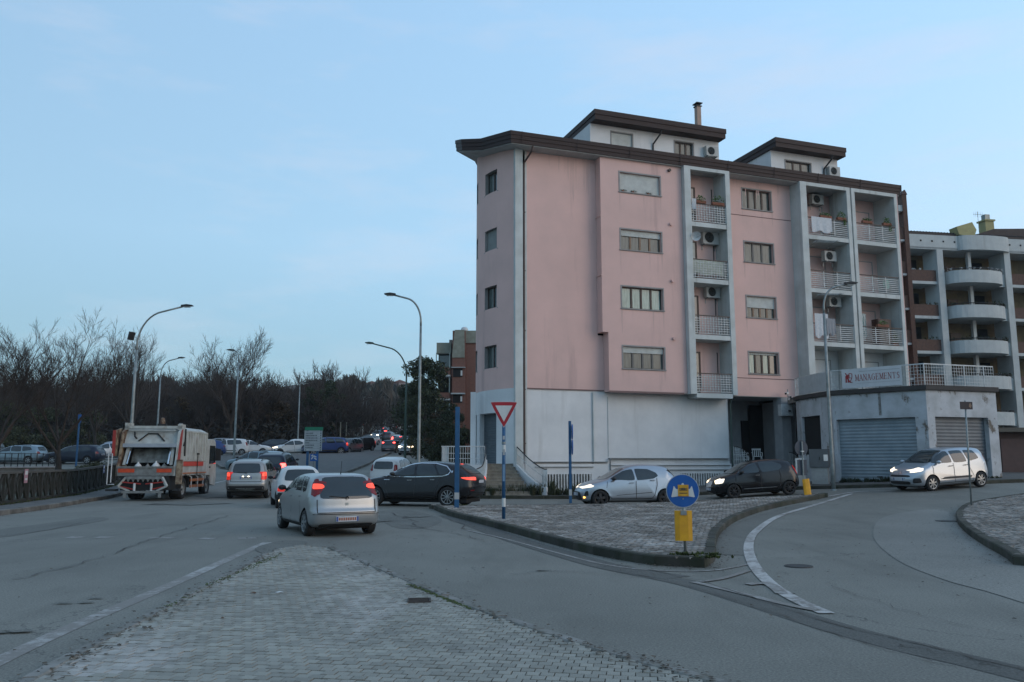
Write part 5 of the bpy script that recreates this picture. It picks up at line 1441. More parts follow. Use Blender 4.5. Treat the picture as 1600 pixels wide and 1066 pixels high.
def patch_mb(mb, poly, fn, m=0, rings=6, step=.07, off=.004):
    """fills a 2-D outline with a fan of rings laid on the body surface"""
    pts = []
    P_ = [Vector(p) for p in poly]
    for i in range(len(P_)):
        a, b = P_[i], P_[(i+1) % len(P_)]; n = max(1, int((b-a).length/step)); pts += [a+(b-a)*k/n for k in range(n)]
    c = sum(pts, Vector((0, 0)))/len(pts); vs = []; n = len(pts)
    for r in range(rings):
        f = 1-r/rings
        for p in pts:
            q = c+(p-c)*f; v = fn(q.x, q.y)
            if v is None: v = vs[-1] if vs else Vector((0, 0, 0))
            vs.append(v)
    v = fn(c.x, c.y); vs.append(v if v is not None else vs[-1])
    fs = [(r*n+i, r*n+(i+1) % n, (r+1)*n+(i+1) % n, (r+1)*n+i) for r in range(rings-1) for i in range(n)]
    fs += [((rings-1)*n+i, (rings-1)*n+(i+1) % n, rings*n) for i in range(n)]
    # rim going inwards so the patch has an edge
    o = len(vs)
    for p in pts:
        v = fn(p.x, p.y); vs.append((v if v is not None else vs[0]))
    mb.add(vs, fs, m)
def round_poly(poly, k=.2, it=2):
    pts = [Vector(p) for p in poly]
    for _ in range(it):
        out = []
        for i in range(len(pts)):
            a, b = pts[i], pts[(i+1) % len(pts)]; out += [a+(b-a)*k, b+(a-b)*k]
        pts = out; k = .25
    return pts
def strip_on(mb, path, fn, w, m=0):
    pts = [Vector(p) for p in path]; D = []
    for a, b in zip(pts, pts[1:]):
        n = max(1, int((b-a).length/.06)); D += [a+(b-a)*k/n for k in range(n)]
    D.append(pts[-1]); vs = []
    for i, p in enumerate(D):
        t = (D[min(i+1, len(D)-1)]-D[max(i-1, 0)]).normalized(); nn = Vector((-t.y, t.x))*w/2
        for q in (p+nn, p-nn):
            v = fn(q.x, q.y); vs.append(v if v is not None else (vs[-1] if vs else Vector((0, 0, 0))))
    mb.add(vs, [(2*i, 2*i+1, 2*i+3, 2*i+2) for i in range(len(D)-1)], m)
def wheel_meshes(rw, style, wid=.20):
    t = MB(); t.lathe([(rw*.66, -wid/2+.01), (rw*.70, -wid/2), (rw*.93, -wid/2), (rw*.99, -wid/2+.03), (rw, -wid/4), (rw, wid/4), (rw*.99, wid/2-.03), (rw*.93, wid/2), (rw*.70, wid/2), (rw*.66, wid/2-.01)], 28)
    tm = t.mesh('tyre', M_tyre, True)
    r = MB(); ro = rw*.685
    # outer face at y = -wid/2 (towards the viewer for the +side it is mirrored)
    r.lathe([(ro, -wid/2+.005), (ro*.97, -wid/2-.004), (ro*.90, -wid/2+.012), (ro*.88, 0.0), (0.001, 0.0)], 28, 1)
    ns, sw = style
    for k in range(ns):
        a = 2*pi*k/ns+.3; d = Vector((cos(a), 0, sin(a))); q = Vector((-sin(a), 0, cos(a)))
        y0, y1 = -wid/2+.004, -wid/2+.03
        i0, i1 = d*ro*.14, d*ro*.93
        vs = []
        for y in (y0, y1):
            for p, w in ((i0, sw*.8), (i1, sw)):
                for s_ in (-1, 1): v = p+q*s_*w*ro; vs.append((v.x, y+(.012 if p is i0 and y == y0 else 0)*-1, v.z))
        r.add(vs, [(0, 1, 3, 2), (4, 6, 7, 5), (0, 2, 6, 4), (1, 5, 7, 3), (2, 3, 7, 6), (0, 4, 5, 1)])
    r.lathe([(0.001, -wid/2-.012), (ro*.2, -wid/2-.008), (ro*.22, -wid/2+.02)], 14)
    r.lathe([(ro*.99, -wid/2-.001), (ro*.985, -wid/2-.006), (ro*.92, -wid/2-.002), (ro*.9, -wid/2+.02)], 28)
    return tm, r
def make_car(sp, loc, rz, label, group=None, cat='car', detail=2):
    L, Wd = sp['L'], sp['W']
    t = thing(sp['name'], label, cat, loc, rz, group)
    bm = car_body(sp); pr = Proj(bm); me = cut_arches(bm, sp)
    X0 = L/2      # model origin at the car's middle
    def place(o): o.location = (-X0, 0, 0); return o
    b = link('body', me, t); place(b)
    S2 = lambda sg: (lambda x, z: pr.side(x, z, sg))
    RE = lambda y, z: pr.ends(y, z, -1); FR = lambda y, z: pr.ends(y, z, 1)
    def part(nm, mb, mats, parent=b): return mb.build(nm, mats, parent, smooth=True, fix=False)
    def patch(nm, poly, fn, mat, rnd=.18, parent=None, off=None):
        if mat in (M_brake, M_head_on, M_amber):
            f0 = fn; c_ = sum((Vector(p) for p in poly), Vector((0, 0)))/len(poly)
            q0 = f0(c_.x, c_.y); sh = Vector((0, 0, 0))
            if q0 is not None: sh = Vector((-.012 if q0.x < L/2 else .012, .012 if q0.y > 0 else -.012, 0))
            fn = lambda a, b, f0=f0, sh=sh: (f0(a, b)+sh) if f0(a, b) is not None else None
        mb = MB(); patch_mb(mb, round_poly(poly, rnd, 2) if rnd else poly, fn); o = mb.build(nm, mat, parent or t, smooth=True)
        place(o) if parent is None else None
        return o
    for sg in (1, -1):
        for w in sp['sidewin']: patch('side_window', w, S2(sg), sp.get('glassmat', M_cglass), .10)
    if 'winframe' in sp:
        for sg in (1, -1):
            mb = MB(); strip_on(mb, sp['winframe'], lambda x, z: pr.side(x, z, sg, .008), .035); place(mb.build('window_trim', sp.get('frame_mat', M_trim), t))
    if 'pillar' in sp:
        for sg in (1, -1):
            for w in sp['pillar']: patch('pillar_trim', w, lambda x, z: pr.side(x, z, sg, .003), M_trim, 0)
    patch('rear_window', sp['rearwin'], RE, M_cglass, .10); patch('windscreen', sp['windscreen'], FR, M_cglass, .10)
    for sg in (1, -1):
        ms = lambda poly: [(p[0]*sg, p[1]) for p in poly]
        for lamp in sp['tail']:
            if lamp[0] == 'r': patch('tail_light', ms(lamp[1]), RE, lamp[2], .15)
            else: patch('tail_light', lamp[1], S2(sg), lamp[2], .15)
        for lamp in sp['head']:
            if lamp[0] == 'f': patch('headlight', ms(lamp[1]), FR, lamp[2], .15)
            else: patch('headlight', lamp[1], S2(sg), lamp[2], .15)
    for nm, poly, mat in sp.get('rear', []): patch(nm, poly, RE, mat, .08)
    for nm, poly, mat in sp.get('front', []): patch(nm, poly, FR, mat, .12)
    for nm, poly, mat in sp.get('side', []):
        for sg in (1, -1): patch(nm, poly, S2(sg), mat, .08)
    mb = MB()
    for sg in (1, -1):
        for path in sp.get('seams', []): strip_on(mb, path, S2(sg), .018)
    for path in sp.get('rseams', []): strip_on(mb, path, RE, .02)
    for path in sp.get('fseams', []): strip_on(mb, path, FR, .012)
    if mb.v: place(mb.build('panel_gap', M_trim, t))
    # plates
    if 'rplate' in sp:
        y, z, w, h = sp['rplate']; p = pr.ends(y, z, -1, .0)
        mb = MB(); x = p.x-.012; mb.box(x-.012, x+.03, y-w/2, y+w/2, z-h/2, z+h/2, 0)
        mb.box(x-.014, x-.0121, y-w/2+.005, y-w/2+.045, z-h/2+.006, z+h/2-.006, 1); mb.box(x-.014, x-.0121, y+w/2-.045, y+w/2-.005, z-h/2+.006, z+h/2-.006, 1)
        o = mb.build('number_plate', [M_plate, M_plate_blue], t); place(o)
        mb = MB(); r = random.Random(int(L*100)); k = y-w/2+.06
        while k < y+w/2-.09:
            mb.box(x-.0142, x-.0122, k, k+.038, z-.032, z+.032)
            k += .052
        mb.build('plate_mark', sp.get('platemat', M_plate_ink), o)
    if 'fplate' in sp:
        y, z, w, h = sp['fplate']; p = pr.ends(y, z, 1, 0); x = p.x+.01
        mb = MB(); mb.box(x-.03, x+.012, y-w/2, y+w/2, z-h/2, z+h/2, 0); mb.box(x+.0121, x+.014, y-w/2+.005, y-w/2+.045, z-h/2+.006, z+h/2-.006, 1); mb.box(x+.0121, x+.014, y+w/2-.045, y+w/2-.005, z-h/2+.006, z+h/2-.006, 1)
        place(mb.build('number_plate', [M_plate, M_plate_blue], t))
    # wheels
    tm, rmb = wheel_meshes(sp['rw'], sp.get('spokes', (5, .16)), sp.get('tw', .2)); rm_ = rmb.mesh('rim', [sp.get('rim', M_rim), M_under])
    for wx in sp['wheels']:
        for sg in (1, -1):
            tw = link('wheel', tm, t); tw.location = (wx-X0, sg*(Wd/2-.125), sp['rw']); tw.rotation_euler = (0, 0, pi if sg > 0 else 0)
            link('rim', rm_, tw)
    # mirrors, handles
    mx, mz = sp['mirror']
    for sg in (1, -1):
        p = pr.side(mx, mz, sg); mb = MB(); c = Vector((p.x-.02, p.y+sg*.13, p.z+.03))
        vs = []
        for (dx, k) in ((-.06, .75), (0, 1), (.06, .8), (.10, .4)):
            for j in range(8): a = 2*pi*j/8; vs.append((c.x+dx, c.y+.105*k*cos(a), c.z+.07*k*sin(a)))
        mb.add(vs, [(r_*8+j, r_*8+(j+1) % 8, (r_+1)*8+(j+1) % 8, (r_+1)*8+j) for r_ in range(3) for j in range(8)]+[tuple(range(8))[::-1], tuple(range(24, 32))])
        mb.beam((p.x, p.y-.02*sg, p.z-.01), (c.x, c.y, c.z-.03), .05, .04)
        place(mb.build('mirror', sp.get('mirrormat', M_trim), t, smooth=True, fix=True))
        for hx, hz in sp.get('handles', []):
            p = pr.side(hx, hz, sg); mb = MB(); mb.beam((p.x-.09, p.y+sg*.025, p.z), (p.x+.09, p.y+sg*.028, p.z), .022, .026); mb.box(p.x-.09, p.x-.07, min(p.y-.01*sg, p.y+sg*.03), max(p.y-.01*sg, p.y+sg*.03), p.z-.01, p.z+.01); mb.box(p.x+.07, p.x+.09, min(p.y-.01*sg, p.y+sg*.03), max(p.y-.01*sg, p.y+sg*.03), p.z-.01, p.z+.01)
            place(mb.build('door_handle', sp.get('handlemat', M_trim), t))
        if 'rails' in sp:
            x0, x1, zz = sp['rails']; mb = MB(); yy = sg*.56
            pts = [pr.top(x0, yy, 0), pr.top(x0+.12, yy, .05), pr.top((x0+x1)/2, yy, .05), pr.top(x1-.12, yy, .05), pr.top(x1, yy, 0)]
            mb.tube([p for p in pts if p is not None], .02, 6); place(mb.build('roof_rail', sp.get('railmat', M_trim), t))
    if 'antenna' in sp:
        ax, al = sp['antenna']; p = pr.top(ax, 0, 0); mb = MB(); mb.tube([p, p+Vector((-.02, 0, .06))], .012, 5); mb.tube([p+Vector((-.02, 0, .06)), p+Vector((-.25*al, 0, .06+al))], .005, 5); place(mb.build('antenna', M_trim, t))
    if 'wiper' in sp:
        y0, z0, y1, z1 = sp['wiper']; a, b2 = pr.ends(y0, z0, -1, .02), pr.ends(y1, z1, -1, .02); mb = MB(); mb.tube([a, b2], .012, 5); mb.lathe([(0.001, -.02), (.035, -.02), (.035, .02)], 10, M=Matrix.Translation(a) @ Matrix.Rotation(radians(90), 4, 'Z')); place(mb.build('wiper', M_trim, t))
    # exhaust / underbody filler
    mb = MB(); mb.box(.35, L-.4, -Wd/2+.25, Wd/2-.25, .16, .30); place(mb.build('underbody', M_under, t))
    if 'extra' in sp: sp['extra'](t, pr, place, patch)
    bm.free()
    return t

silver = paint('silver', (.36, .375, .38), .55, .30); pearl = paint('silver_bright', (.40, .44, .48), .6, .28)
white = paint('white', (.60, .61, .60)); black = paint('black', (.008, .008, .010), 0, .18); anth = paint('anthracite', (.019, .020, .023), .3, .25)
beige = paint('champagne', (.34, .335, .32), .55, .32); blue = paint('blue', (.02, .05, .16), .3); dkblue = paint('dark_blue', (.012, .018, .035), .3); grey = paint('grey', (.12, .125, .13), .5); ltblue = paint('ice_blue', (.22, .29, .33), .5)

# -- silver five-door hatchback in front
SP_A = dict(name='hatchback_car', L=3.82, W=1.68, belt=.90, tumble=.37, wheels=(.66, 3.15), rw=.295, ra=.345, paint=silver, bow=.04, n=7.5,
  sil=[(.06, .26), (.0, .36), (-.02, .56), (.05, .66), (.07, .90), (.16, 1.06), (.36, 1.37), (.50, 1.425), (1.2, 1.45), (1.95, 1.43), (2.25, 1.37), (2.85, 1.02), (3.1, .93), (3.55, .82), (3.74, .68), (3.82, .50), (3.80, .28), (3.6, .18), (2, .17), (.4, .18)],
  sidewin=[[(2.86, .93), (2.36, 1.27), (1.98, 1.345), (1.92, .91)], [(1.86, .91), (1.91, 1.345), (1.36, 1.35), (1.10, .95)], [(1.03, .96), (1.28, 1.345), (.88, 1.31), (.72, 1.02)]],
  rearwin=[(-.64, .84), (.64, .84), (.52, 1.33), (-.52, 1.33)], windscreen=[(-.62, .98), (.62, .98), (.50, 1.38), (-.50, 1.38)],
  tail=[('r', [(.675, .90), (.76, .90), (.66, 1.28), (.565, 1.29)], M_tail_off), ('r', [(.625, 1.06), (.71, 1.06), (.68, 1.18), (.595, 1.18)], M_brake), ('s', [(.12, .92), (.28, .92), (.46, 1.22), (.30, 1.25)], M_tail_off), ('s', [(.19, 1.06), (.32, 1.06), (.40, 1.18), (.27, 1.18)], M_brake)],
  head=[('f', [(.40, .62), (.74, .62), (.72, .80), (.42, .76)], M_head_on)],
  rear=[('bumper_strip', [(-.76, .50), (.76, .50), (.76, .52), (-.76, .52)], M_trim), ('emblem', [(-.035, .70), (.035, .70), (.035, .755), (-.035, .755)], M_galv), ('diffuser', [(-.62, .22), (.62, .22), (.62, .30), (-.62, .30)], M_trim)],
  side=[('sill_strip', [(1.05, .21), (2.75, .21), (2.75, .27), (1.05, .27)], M_trim)],
  seams=[[(2.95, .93), (3.02, .5), (2.7, .28), (1.0, .28), (1.02, .5), (1.12, .7), (1.08, .97)], [(1.90, .93), (1.90, .28)]],
  rseams=[[(-.67, .83), (-.67, .54), (.67, .54), (.67, .83)]], rplate=(0, .40, .52, .115), platemat=P('plate_orange', (.30, .09, .04), .5), handles=[(2.05, .86), (1.22, .88)], mirror=(2.78, 1.0), handlemat=silver, mirrormat=M_trim,
  antenna=(.62, .24), wiper=(0.0, .86, .40, .90), fplate=(0, .42, .52, .11), spokes=(7, .13), rim=M_rim)
def hatch_extra(t, pr, place, patch):
    mb = MB()
    for y in (-.36, .36):      # head restraints seen through the rear glass
        p = pr.ends(y, 1.12, -1, 0); mb.box(p.x+.5, p.x+.6, y-.12, y+.12, 1.0, 1.15)
    place(mb.build('headrest', M_trim, t))
SP_A['extra'] = hatch_extra
SP_A['sil'] = [(x, z*.975) for x, z in SP_A['sil']]
SP_A['n'] = 6.6

# -- dark coupe-like SUV
SP_B = dict(name='sport_utility_car', L=5.0, W=1.95, belt=1.12, tumble=.42, wheels=(1.02, 4.02), rw=.375, ra=.435, paint=anth, bow=.14, n=5.0, az=.75, ax=(1.0, 3.9),
  sil=[(.22, .36), (.08, .50), (.0, .72), (.03, .88), (.02, 1.05), (.18, 1.20), (.62, 1.50), (.95, 1.61), (1.7, 1.68), (2.3, 1.67), (2.75, 1.58), (3.35, 1.24), (3.7, 1.14), (4.4, 1.03), (4.82, .88), (4.98, .68), (4.97, .42), (4.7, .27), (3, .24), (.7, .26)],
  sidewin=[[(3.42, 1.16), (2.85, 1.46), (2.42, 1.56), (2.36, 1.14)], [(2.28, 1.14), (2.33, 1.57), (1.7, 1.575), (1.40, 1.16)], [(1.34, 1.17), (1.6, 1.56), (1.20, 1.48), (1.0, 1.34), (1.05, 1.22)]],
  winframe=[(3.60, 1.12), (2.4, 1.10), (1.25, 1.13), (1.0, 1.20), (.93, 1.32), (1.12, 1.49), (1.6, 1.60), (2.2, 1.61), (2.6, 1.56), (3.0, 1.42), (3.6, 1.12)], frame_mat=M_chrome,
  rearwin=[(-.62, 1.22), (.62, 1.22), (.54, 1.52), (-.54, 1.52)], windscreen=[(-.70, 1.2), (.70, 1.2), (.56, 1.6), (-.56, 1.6)],
  tail=[('r', [(.50, .98), (.88, 1.0), (.90, 1.10), (.52, 1.07)], M_brake), ('s', [(.06, 1.0), (.40, 1.02), (.44, 1.08), (.10, 1.11)], M_brake), ('r', [(.60, .60), (.78, .60), (.78, .64), (.60, .64)], M_tail_off)],
  head=[('f', [(.52, .84), (.86, .88), (.86, .95), (.55, .92)], M_head_on), ('s', [(4.62, .86), (4.85, .84), (4.78, .92), (4.6, .94)], M_head_on)],
  rear=[('number_plate', [(-.26, .88), (.26, .88), (.26, .99), (-.26, .99)], M_plate), ('brake_light', [(-.14, 1.56), (.14, 1.56), (.14, 1.58), (-.14, 1.58)], M_brake), ('diffuser', [(-.75, .38), (.75, .38), (.70, .52), (-.70, .52)], M_trim)],
  side=[('fuel_badge', [(.84, 1.26), (.90, 1.26), (.90, 1.33), (.84, 1.33)], M_chrome), ('wing_vent', [(3.38, .98), (3.62, .98), (3.62, 1.0), (3.38, 1.0)], M_chrome)],
  seams=[[(3.5, 1.12), (3.56, .7), (3.4, .38), (1.55, .38), (1.50, .6), (1.36, .95), (1.34, 1.12)], [(2.33, 1.12), (2.36, .38)], [(3.6, .40), (1.5, .40)]], rseams=[[(-.7, 1.15), (-.72, .8), (.72, .8), (.7, 1.15)]],
  handles=[(2.55, .98), (1.62, 1.0)], handlemat=M_chrome, mirror=(3.25, 1.18), mirrormat=M_trim, spokes=(10, .065), rim=M_rim, fseams=[])
# -- bright silver hatchback with a rising tail
SP_C = dict(name='hatchback_car', L=3.94, W=1.75, belt=.92, tumble=.38, wheels=(.66, 3.20), rw=.31, ra=.36, paint=pearl, bow=.12, n=5.0, ax=(.75, 3.0),
  sil=[(.12, .28), (.02, .40), (.0, .62), (.06, .80), (.10, 1.0), (.14, 1.12), (.40, 1.36), (.46, 1.48), (1.1, 1.56), (1.75, 1.55), (2.15, 1.45), (2.85, 1.05), (3.1, .97), (3.6, .86), (3.85, .70), (3.94, .50), (3.90, .28), (3.7, .18), (2, .17), (.4, .19)],
  sidewin=[[(2.86, 1.0), (2.25, 1.32), (1.90, 1.39), (1.82, .97)], [(1.76, .97), (1.83, 1.40), (1.30, 1.38), (.98, 1.24), (.92, 1.12), (1.1, 1.03)]],
  rearwin=[(-.60, 1.08), (.60, 1.08), (.50, 1.35), (-.50, 1.35)], windscreen=[(-.64, 1.0), (.64, 1.0), (.52, 1.42), (-.52, 1.42)],
  tail=[('r', [(.42, .94), (.78, .94), (.76, 1.06), (.46, 1.04)], M_tail_off), ('s', [(.10, .94), (.34, .97), (.30, 1.06), (.12, 1.06)], M_tail_off)],
  head=[('f', [(.42, .66), (.80, .72), (.80, .80), (.5, .76)], M_head_dip), ('s', [(3.48, .76), (3.80, .67), (3.82, .72), (3.5, .85)], M_head_dip)],
  front=[('grille', [(-.55, .26), (.55, .26), (.44, .56), (-.44, .56)], M_trim), ('fog_lamp', [(.60, .33), (.66, .33), (.66, .38), (.60, .38)], M_amber), ('fog_lamp', [(-.60, .33), (-.66, .33), (-.66, .38), (-.60, .38)], M_amber), ('bumper_slot', [(.62, .40), (.76, .42), (.74, .60), (.68, .58)], M_trim), ('bumper_slot', [(-.62, .40), (-.76, .42), (-.74, .60), (-.68, .58)], M_trim)],
  rear=[('spoiler', [(-.55, 1.38), (.55, 1.38), (.52, 1.41), (-.52, 1.41)], M_trim)],
  side=[('quarter_trim', [(.16, 1.10), (.55, 1.33), (.45, 1.38), (.2, 1.16)], M_trim)],
  seams=[[(2.92, .93), (2.98, .5), (2.75, .30), (1.2, .30), (1.08, .45), (.98, .80), (.98, 1.05)], [(1.80, .95), (1.82, .30)], [(2.6, .42), (1.9, .47), (1.2, .52)]],
  handles=[(1.98, .88), (1.15, .97)], handlemat=pearl, mirror=(2.70, 1.0), mirrormat=M_trim, fplate=(0, .47, .5, .11), spokes=(5, .24), rim=M_rimdk, rplate=(0, .70, .52, .11))
# -- black small car
SP_D = dict(name='city_car', L=3.84, W=1.68, belt=.95, tumble=.36, wheels=(.62, 3.02), rw=.295, ra=.34, paint=black, bow=.12, n=4.6,
  sil=[(.10, .28), (.0, .42), (-.01, .62), (.06, .85), (.16, 1.10), (.32, 1.38), (.50, 1.46), (1.2, 1.52), (1.85, 1.50), (2.25, 1.40), (2.82, 1.06), (3.05, .99), (3.5, .88), (3.74, .70), (3.84, .50), (3.80, .28), (3.6, .19), (2, .17), (.4, .18)],
  sidewin=[[(2.84, 1.02), (2.3, 1.34), (1.92, 1.41), (1.84, 1.0)], [(1.76, 1.0), (1.84, 1.42), (1.2, 1.41), (.88, 1.30), (.84, 1.18), (1.0, 1.06)]],
  rearwin=[(-.52, 1.02), (.52, 1.02), (.46, 1.36), (-.46, 1.36)], windscreen=[(-.62, 1.02), (.62, 1.02), (.50, 1.42), (-.50, 1.42)],
  tail=[('r', [(.56, .86), (.70, .86), (.62, 1.22), (.54, 1.22)], M_tail_on), ('s', [(.10, .88), (.22, .88), (.34, 1.2), (.22, 1.2)], M_tail_on)],
  head=[('f', [(.50, .62), (.76, .64), (.74, .84), (.54, .80)], M_head_dip), ('s', [(3.50, .66), (3.70, .62), (3.64, .76), (3.45, .86)], M_head_dip), ('f', [(.52, .66), (.66, .66), (.66, .74), (.52, .74)], M_head_on), ('s', [(3.56, .68), (3.68, .66), (3.64, .76), (3.55, .78)], M_head_on)],
  front=[('grille', [(-.32, .50), (.32, .50), (.26, .74), (-.26, .74)], M_chrome), ('lower_grille', [(-.55, .28), (.55, .28), (.5, .38), (-.5, .38)], M_trim)],
  side=[('door_strip', [(1.15, .37), (2.6, .37), (2.6, .39), (1.15, .39)], M_chrome)],
  seams=[[(2.88, .95), (2.92, .5), (2.68, .28), (1.1, .28), (1.0, .45), (.95, .80), (.98, 1.05)], [(1.80, .97), (1.82, .28)]],
  handles=[(1.96, .90)], handlemat=M_chrome, mirror=(2.66, 1.03), fplate=(0, .42, .5, .11), rplate=(0, .50, .52, .11), spokes=(8, .09), rim=M_rimdk)
SP_H = dict(SP_D, paint=paint('white_hatch', (.60, .61, .60)), extra=None,
  tail=[('r', [(.52, .60), (.80, .60), (.78, .76), (.54, .72)], M_tail_on), ('s', [(.05, .62), (.3, .64), (.26, .74), (.08, .76)], M_tail_on)],
  head=[('f', [(.50, .62), (.76, .64), (.74, .84), (.54, .80)], M_head_on)],
  rear=[('bumper_dark', [(-.80, .24), (.80, .24), (.80, .58), (-.80, .58)], M_trim)], side=[('bumper_dark', [(.08, .26), (.30, .30), (.26, .56), (.1, .56)], M_trim)], front=[], rearwin=[(-.60, .98), (.60, .98), (.48, 1.38), (-.48, 1.38)], rplate=(0, .72, .5, .11))
del SP_H['extra']
# -- silver compact people carrier
SP_E = dict(name='people_carrier', L=4.08, W=1.73, belt=.97, tumble=.30, wheels=(.66, 3.20), rw=.31, ra=.355, paint=pearl, bow=.12, n=5.0,
  sil=[(.10, .28), (.0, .42), (.0, .65), (.05, .90), (.08, 1.15), (.22, 1.46), (.40, 1.58), (1.2, 1.63), (1.95, 1.62), (2.45, 1.50), (3.0, 1.14), (3.3, 1.03), (3.75, .93), (3.98, .74), (4.08, .50), (4.04, .28), (3.8, .18), (2, .17), (.4, .18)],
  sidewin=[[(3.10, 1.08), (2.62, 1.36), (2.30, 1.50), (2.16, 1.50), (2.08, 1.05)], [(2.0, 1.05), (2.07, 1.51), (1.42, 1.51), (1.30, 1.05)], [(1.22, 1.06), (1.34, 1.51), (.80, 1.48), (.62, 1.15)]],
  rearwin=[(-.56, 1.06), (.56, 1.06), (.50, 1.46), (-.50, 1.46)], windscreen=[(-.66, 1.08), (.66, 1.08), (.54, 1.54), (-.54, 1.54)],
  tail=[('r', [(.60, .95), (.76, .95), (.66, 1.3), (.58, 1.3)], M_tail_off), ('s', [(.10, .96), (.24, .96), (.36, 1.28), (.24, 1.3)], M_tail_off)],
  head=[('f', [(.40, .74), (.78, .78), (.76, .92), (.5, .88)], M_head_dip), ('s', [(3.55, .82), (3.88, .76), (3.86, .84), (3.6, .95)], M_head_dip), ('f', [(.46, .77), (.66, .79), (.66, .86), (.5, .85)], M_head_on)],
  front=[('grille', [(-.50, .58), (.50, .58), (.46, .66), (-.46, .66)], M_trim), ('lower_grille', [(-.50, .30), (.50, .30), (.48, .42), (-.48, .42)], M_trim), ('fog_recess', [(.56, .34), (.78, .36), (.76, .54), (.6, .54)], M_trim), ('fog_recess', [(-.56, .34), (-.78, .36), (-.76, .54), (-.6, .54)], M_trim), ('emblem', [(-.10, .70), (.10, .70), (0, .82)], M_chrome)],
  side=[('door_strip', [(1.15, .44), (2.85, .44), (2.85, .52), (1.15, .52)], M_trim)],
  seams=[[(3.12, 1.02), (3.12, .5), (2.85, .30), (1.1, .30), (1.05, .5), (1.2, .8), (1.26, 1.02)], [(2.04, 1.03), (2.06, .30)]],
  handles=[(2.2, .93), (1.40, .93)], handlemat=M_trim, mirror=(2.90, 1.08), mirrormat=pearl, fplate=(0, .50, .5, .11), rplate=(0, .60, .52, .11), spokes=(7, .14), rim=M_rim)
# -- champagne SUV seen from behind
SP_F = dict(name='off_road_car', L=4.6, W=1.85, belt=1.10, tumble=.28, wheels=(.88, 3.60), rw=.36, ra=.42, paint=beige, bow=.06, n=6.0, az=.75,
  sil=[(.10, .38), (.0, .50), (-.01, .72), (.06, .80), (.08, 1.08), (.20, 1.30), (.36, 1.62), (.60, 1.70), (1.4, 1.75), (2.3, 1.73), (2.75, 1.62), (3.25, 1.24), (3.5, 1.14), (4.2, 1.04), (4.5, .88), (4.6, .65), (4.56, .40), (4.3, .28), (2.5, .26), (.5, .28)],
  sidewin=[[(3.30, 1.18), (2.85, 1.50), (2.50, 1.62), (2.42, 1.16)], [(2.34, 1.16), (2.4, 1.63), (1.65, 1.63), (1.45, 1.16)], [(1.36, 1.18), (1.52, 1.63), (.72, 1.58), (.52, 1.22)]],
  rearwin=[(-.62, 1.16), (.62, 1.16), (.56, 1.58), (-.56, 1.58)], windscreen=[(-.70, 1.2), (.70, 1.2), (.58, 1.66), (-.58, 1.66)],
  tail=[('r', [(.66, .86), (.88, .86), (.84, 1.22), (.67, 1.18)], M_tail_on), ('r', [(.68, 1.02), (.86, 1.02), (.84, 1.20), (.69, 1.17)], M_brake), ('s', [(.10, .88), (.24, .88), (.30, 1.2), (.16, 1.22)], M_tail_on)],
  head=[('f', [(.55, .86), (.85, .88), (.82, 1.0), (.58, .98)], M_head_on)],
  front=[('grille', [(-.48, .70), (.48, .70), (.48, .95), (-.48, .95)], M_trim)],
  rear=[('bumper_dark', [(-.80, .40), (.80, .40), (.80, .60), (-.80, .60)], M_trim), ('skid_plate', [(-.45, .40), (.45, .40), (.42, .50), (-.42, .50)], M_galv)],
  side=[('cladding', [(1.35, .38), (3.1, .38), (3.1, .50), (1.35, .50)], M_trim)],
  seams=[[(3.3, 1.12), (3.34, .7), (3.1, .4), (1.35, .4), (1.3, .7), (1.42, 1.1)], [(2.38, 1.12), (2.40, .4)]], rseams=[[(-.66, 1.12), (-.66, .78), (.66, .78), (.66, 1.12)]],
  handles=[(2.58, 1.03), (1.62, 1.03)], handlemat=beige, mirror=(3.12, 1.2), mirrormat=M_trim, rplate=(0, .96, .52, .13), fplate=(0, .55, .5, .11), spokes=(6, .15), rails=(.7, 2.3, 0), wiper=(0, 1.16, .4, 1.2))
def plate_lamps(t, pr, place, patch):
    mb = MB()
    for y in (-.12, .12): p = pr.ends(y, 1.02, -1, 0); mb.box(p.x-.05, p.x-.03, y-.03, y+.03, 1.0, 1.03)
    place(mb.build('plate_lamp', P('plate_lamp_lit', (.8, .8, .7), .3, emit=(1, .9, .7), es=6), t))
SP_F['extra'] = plate_lamps
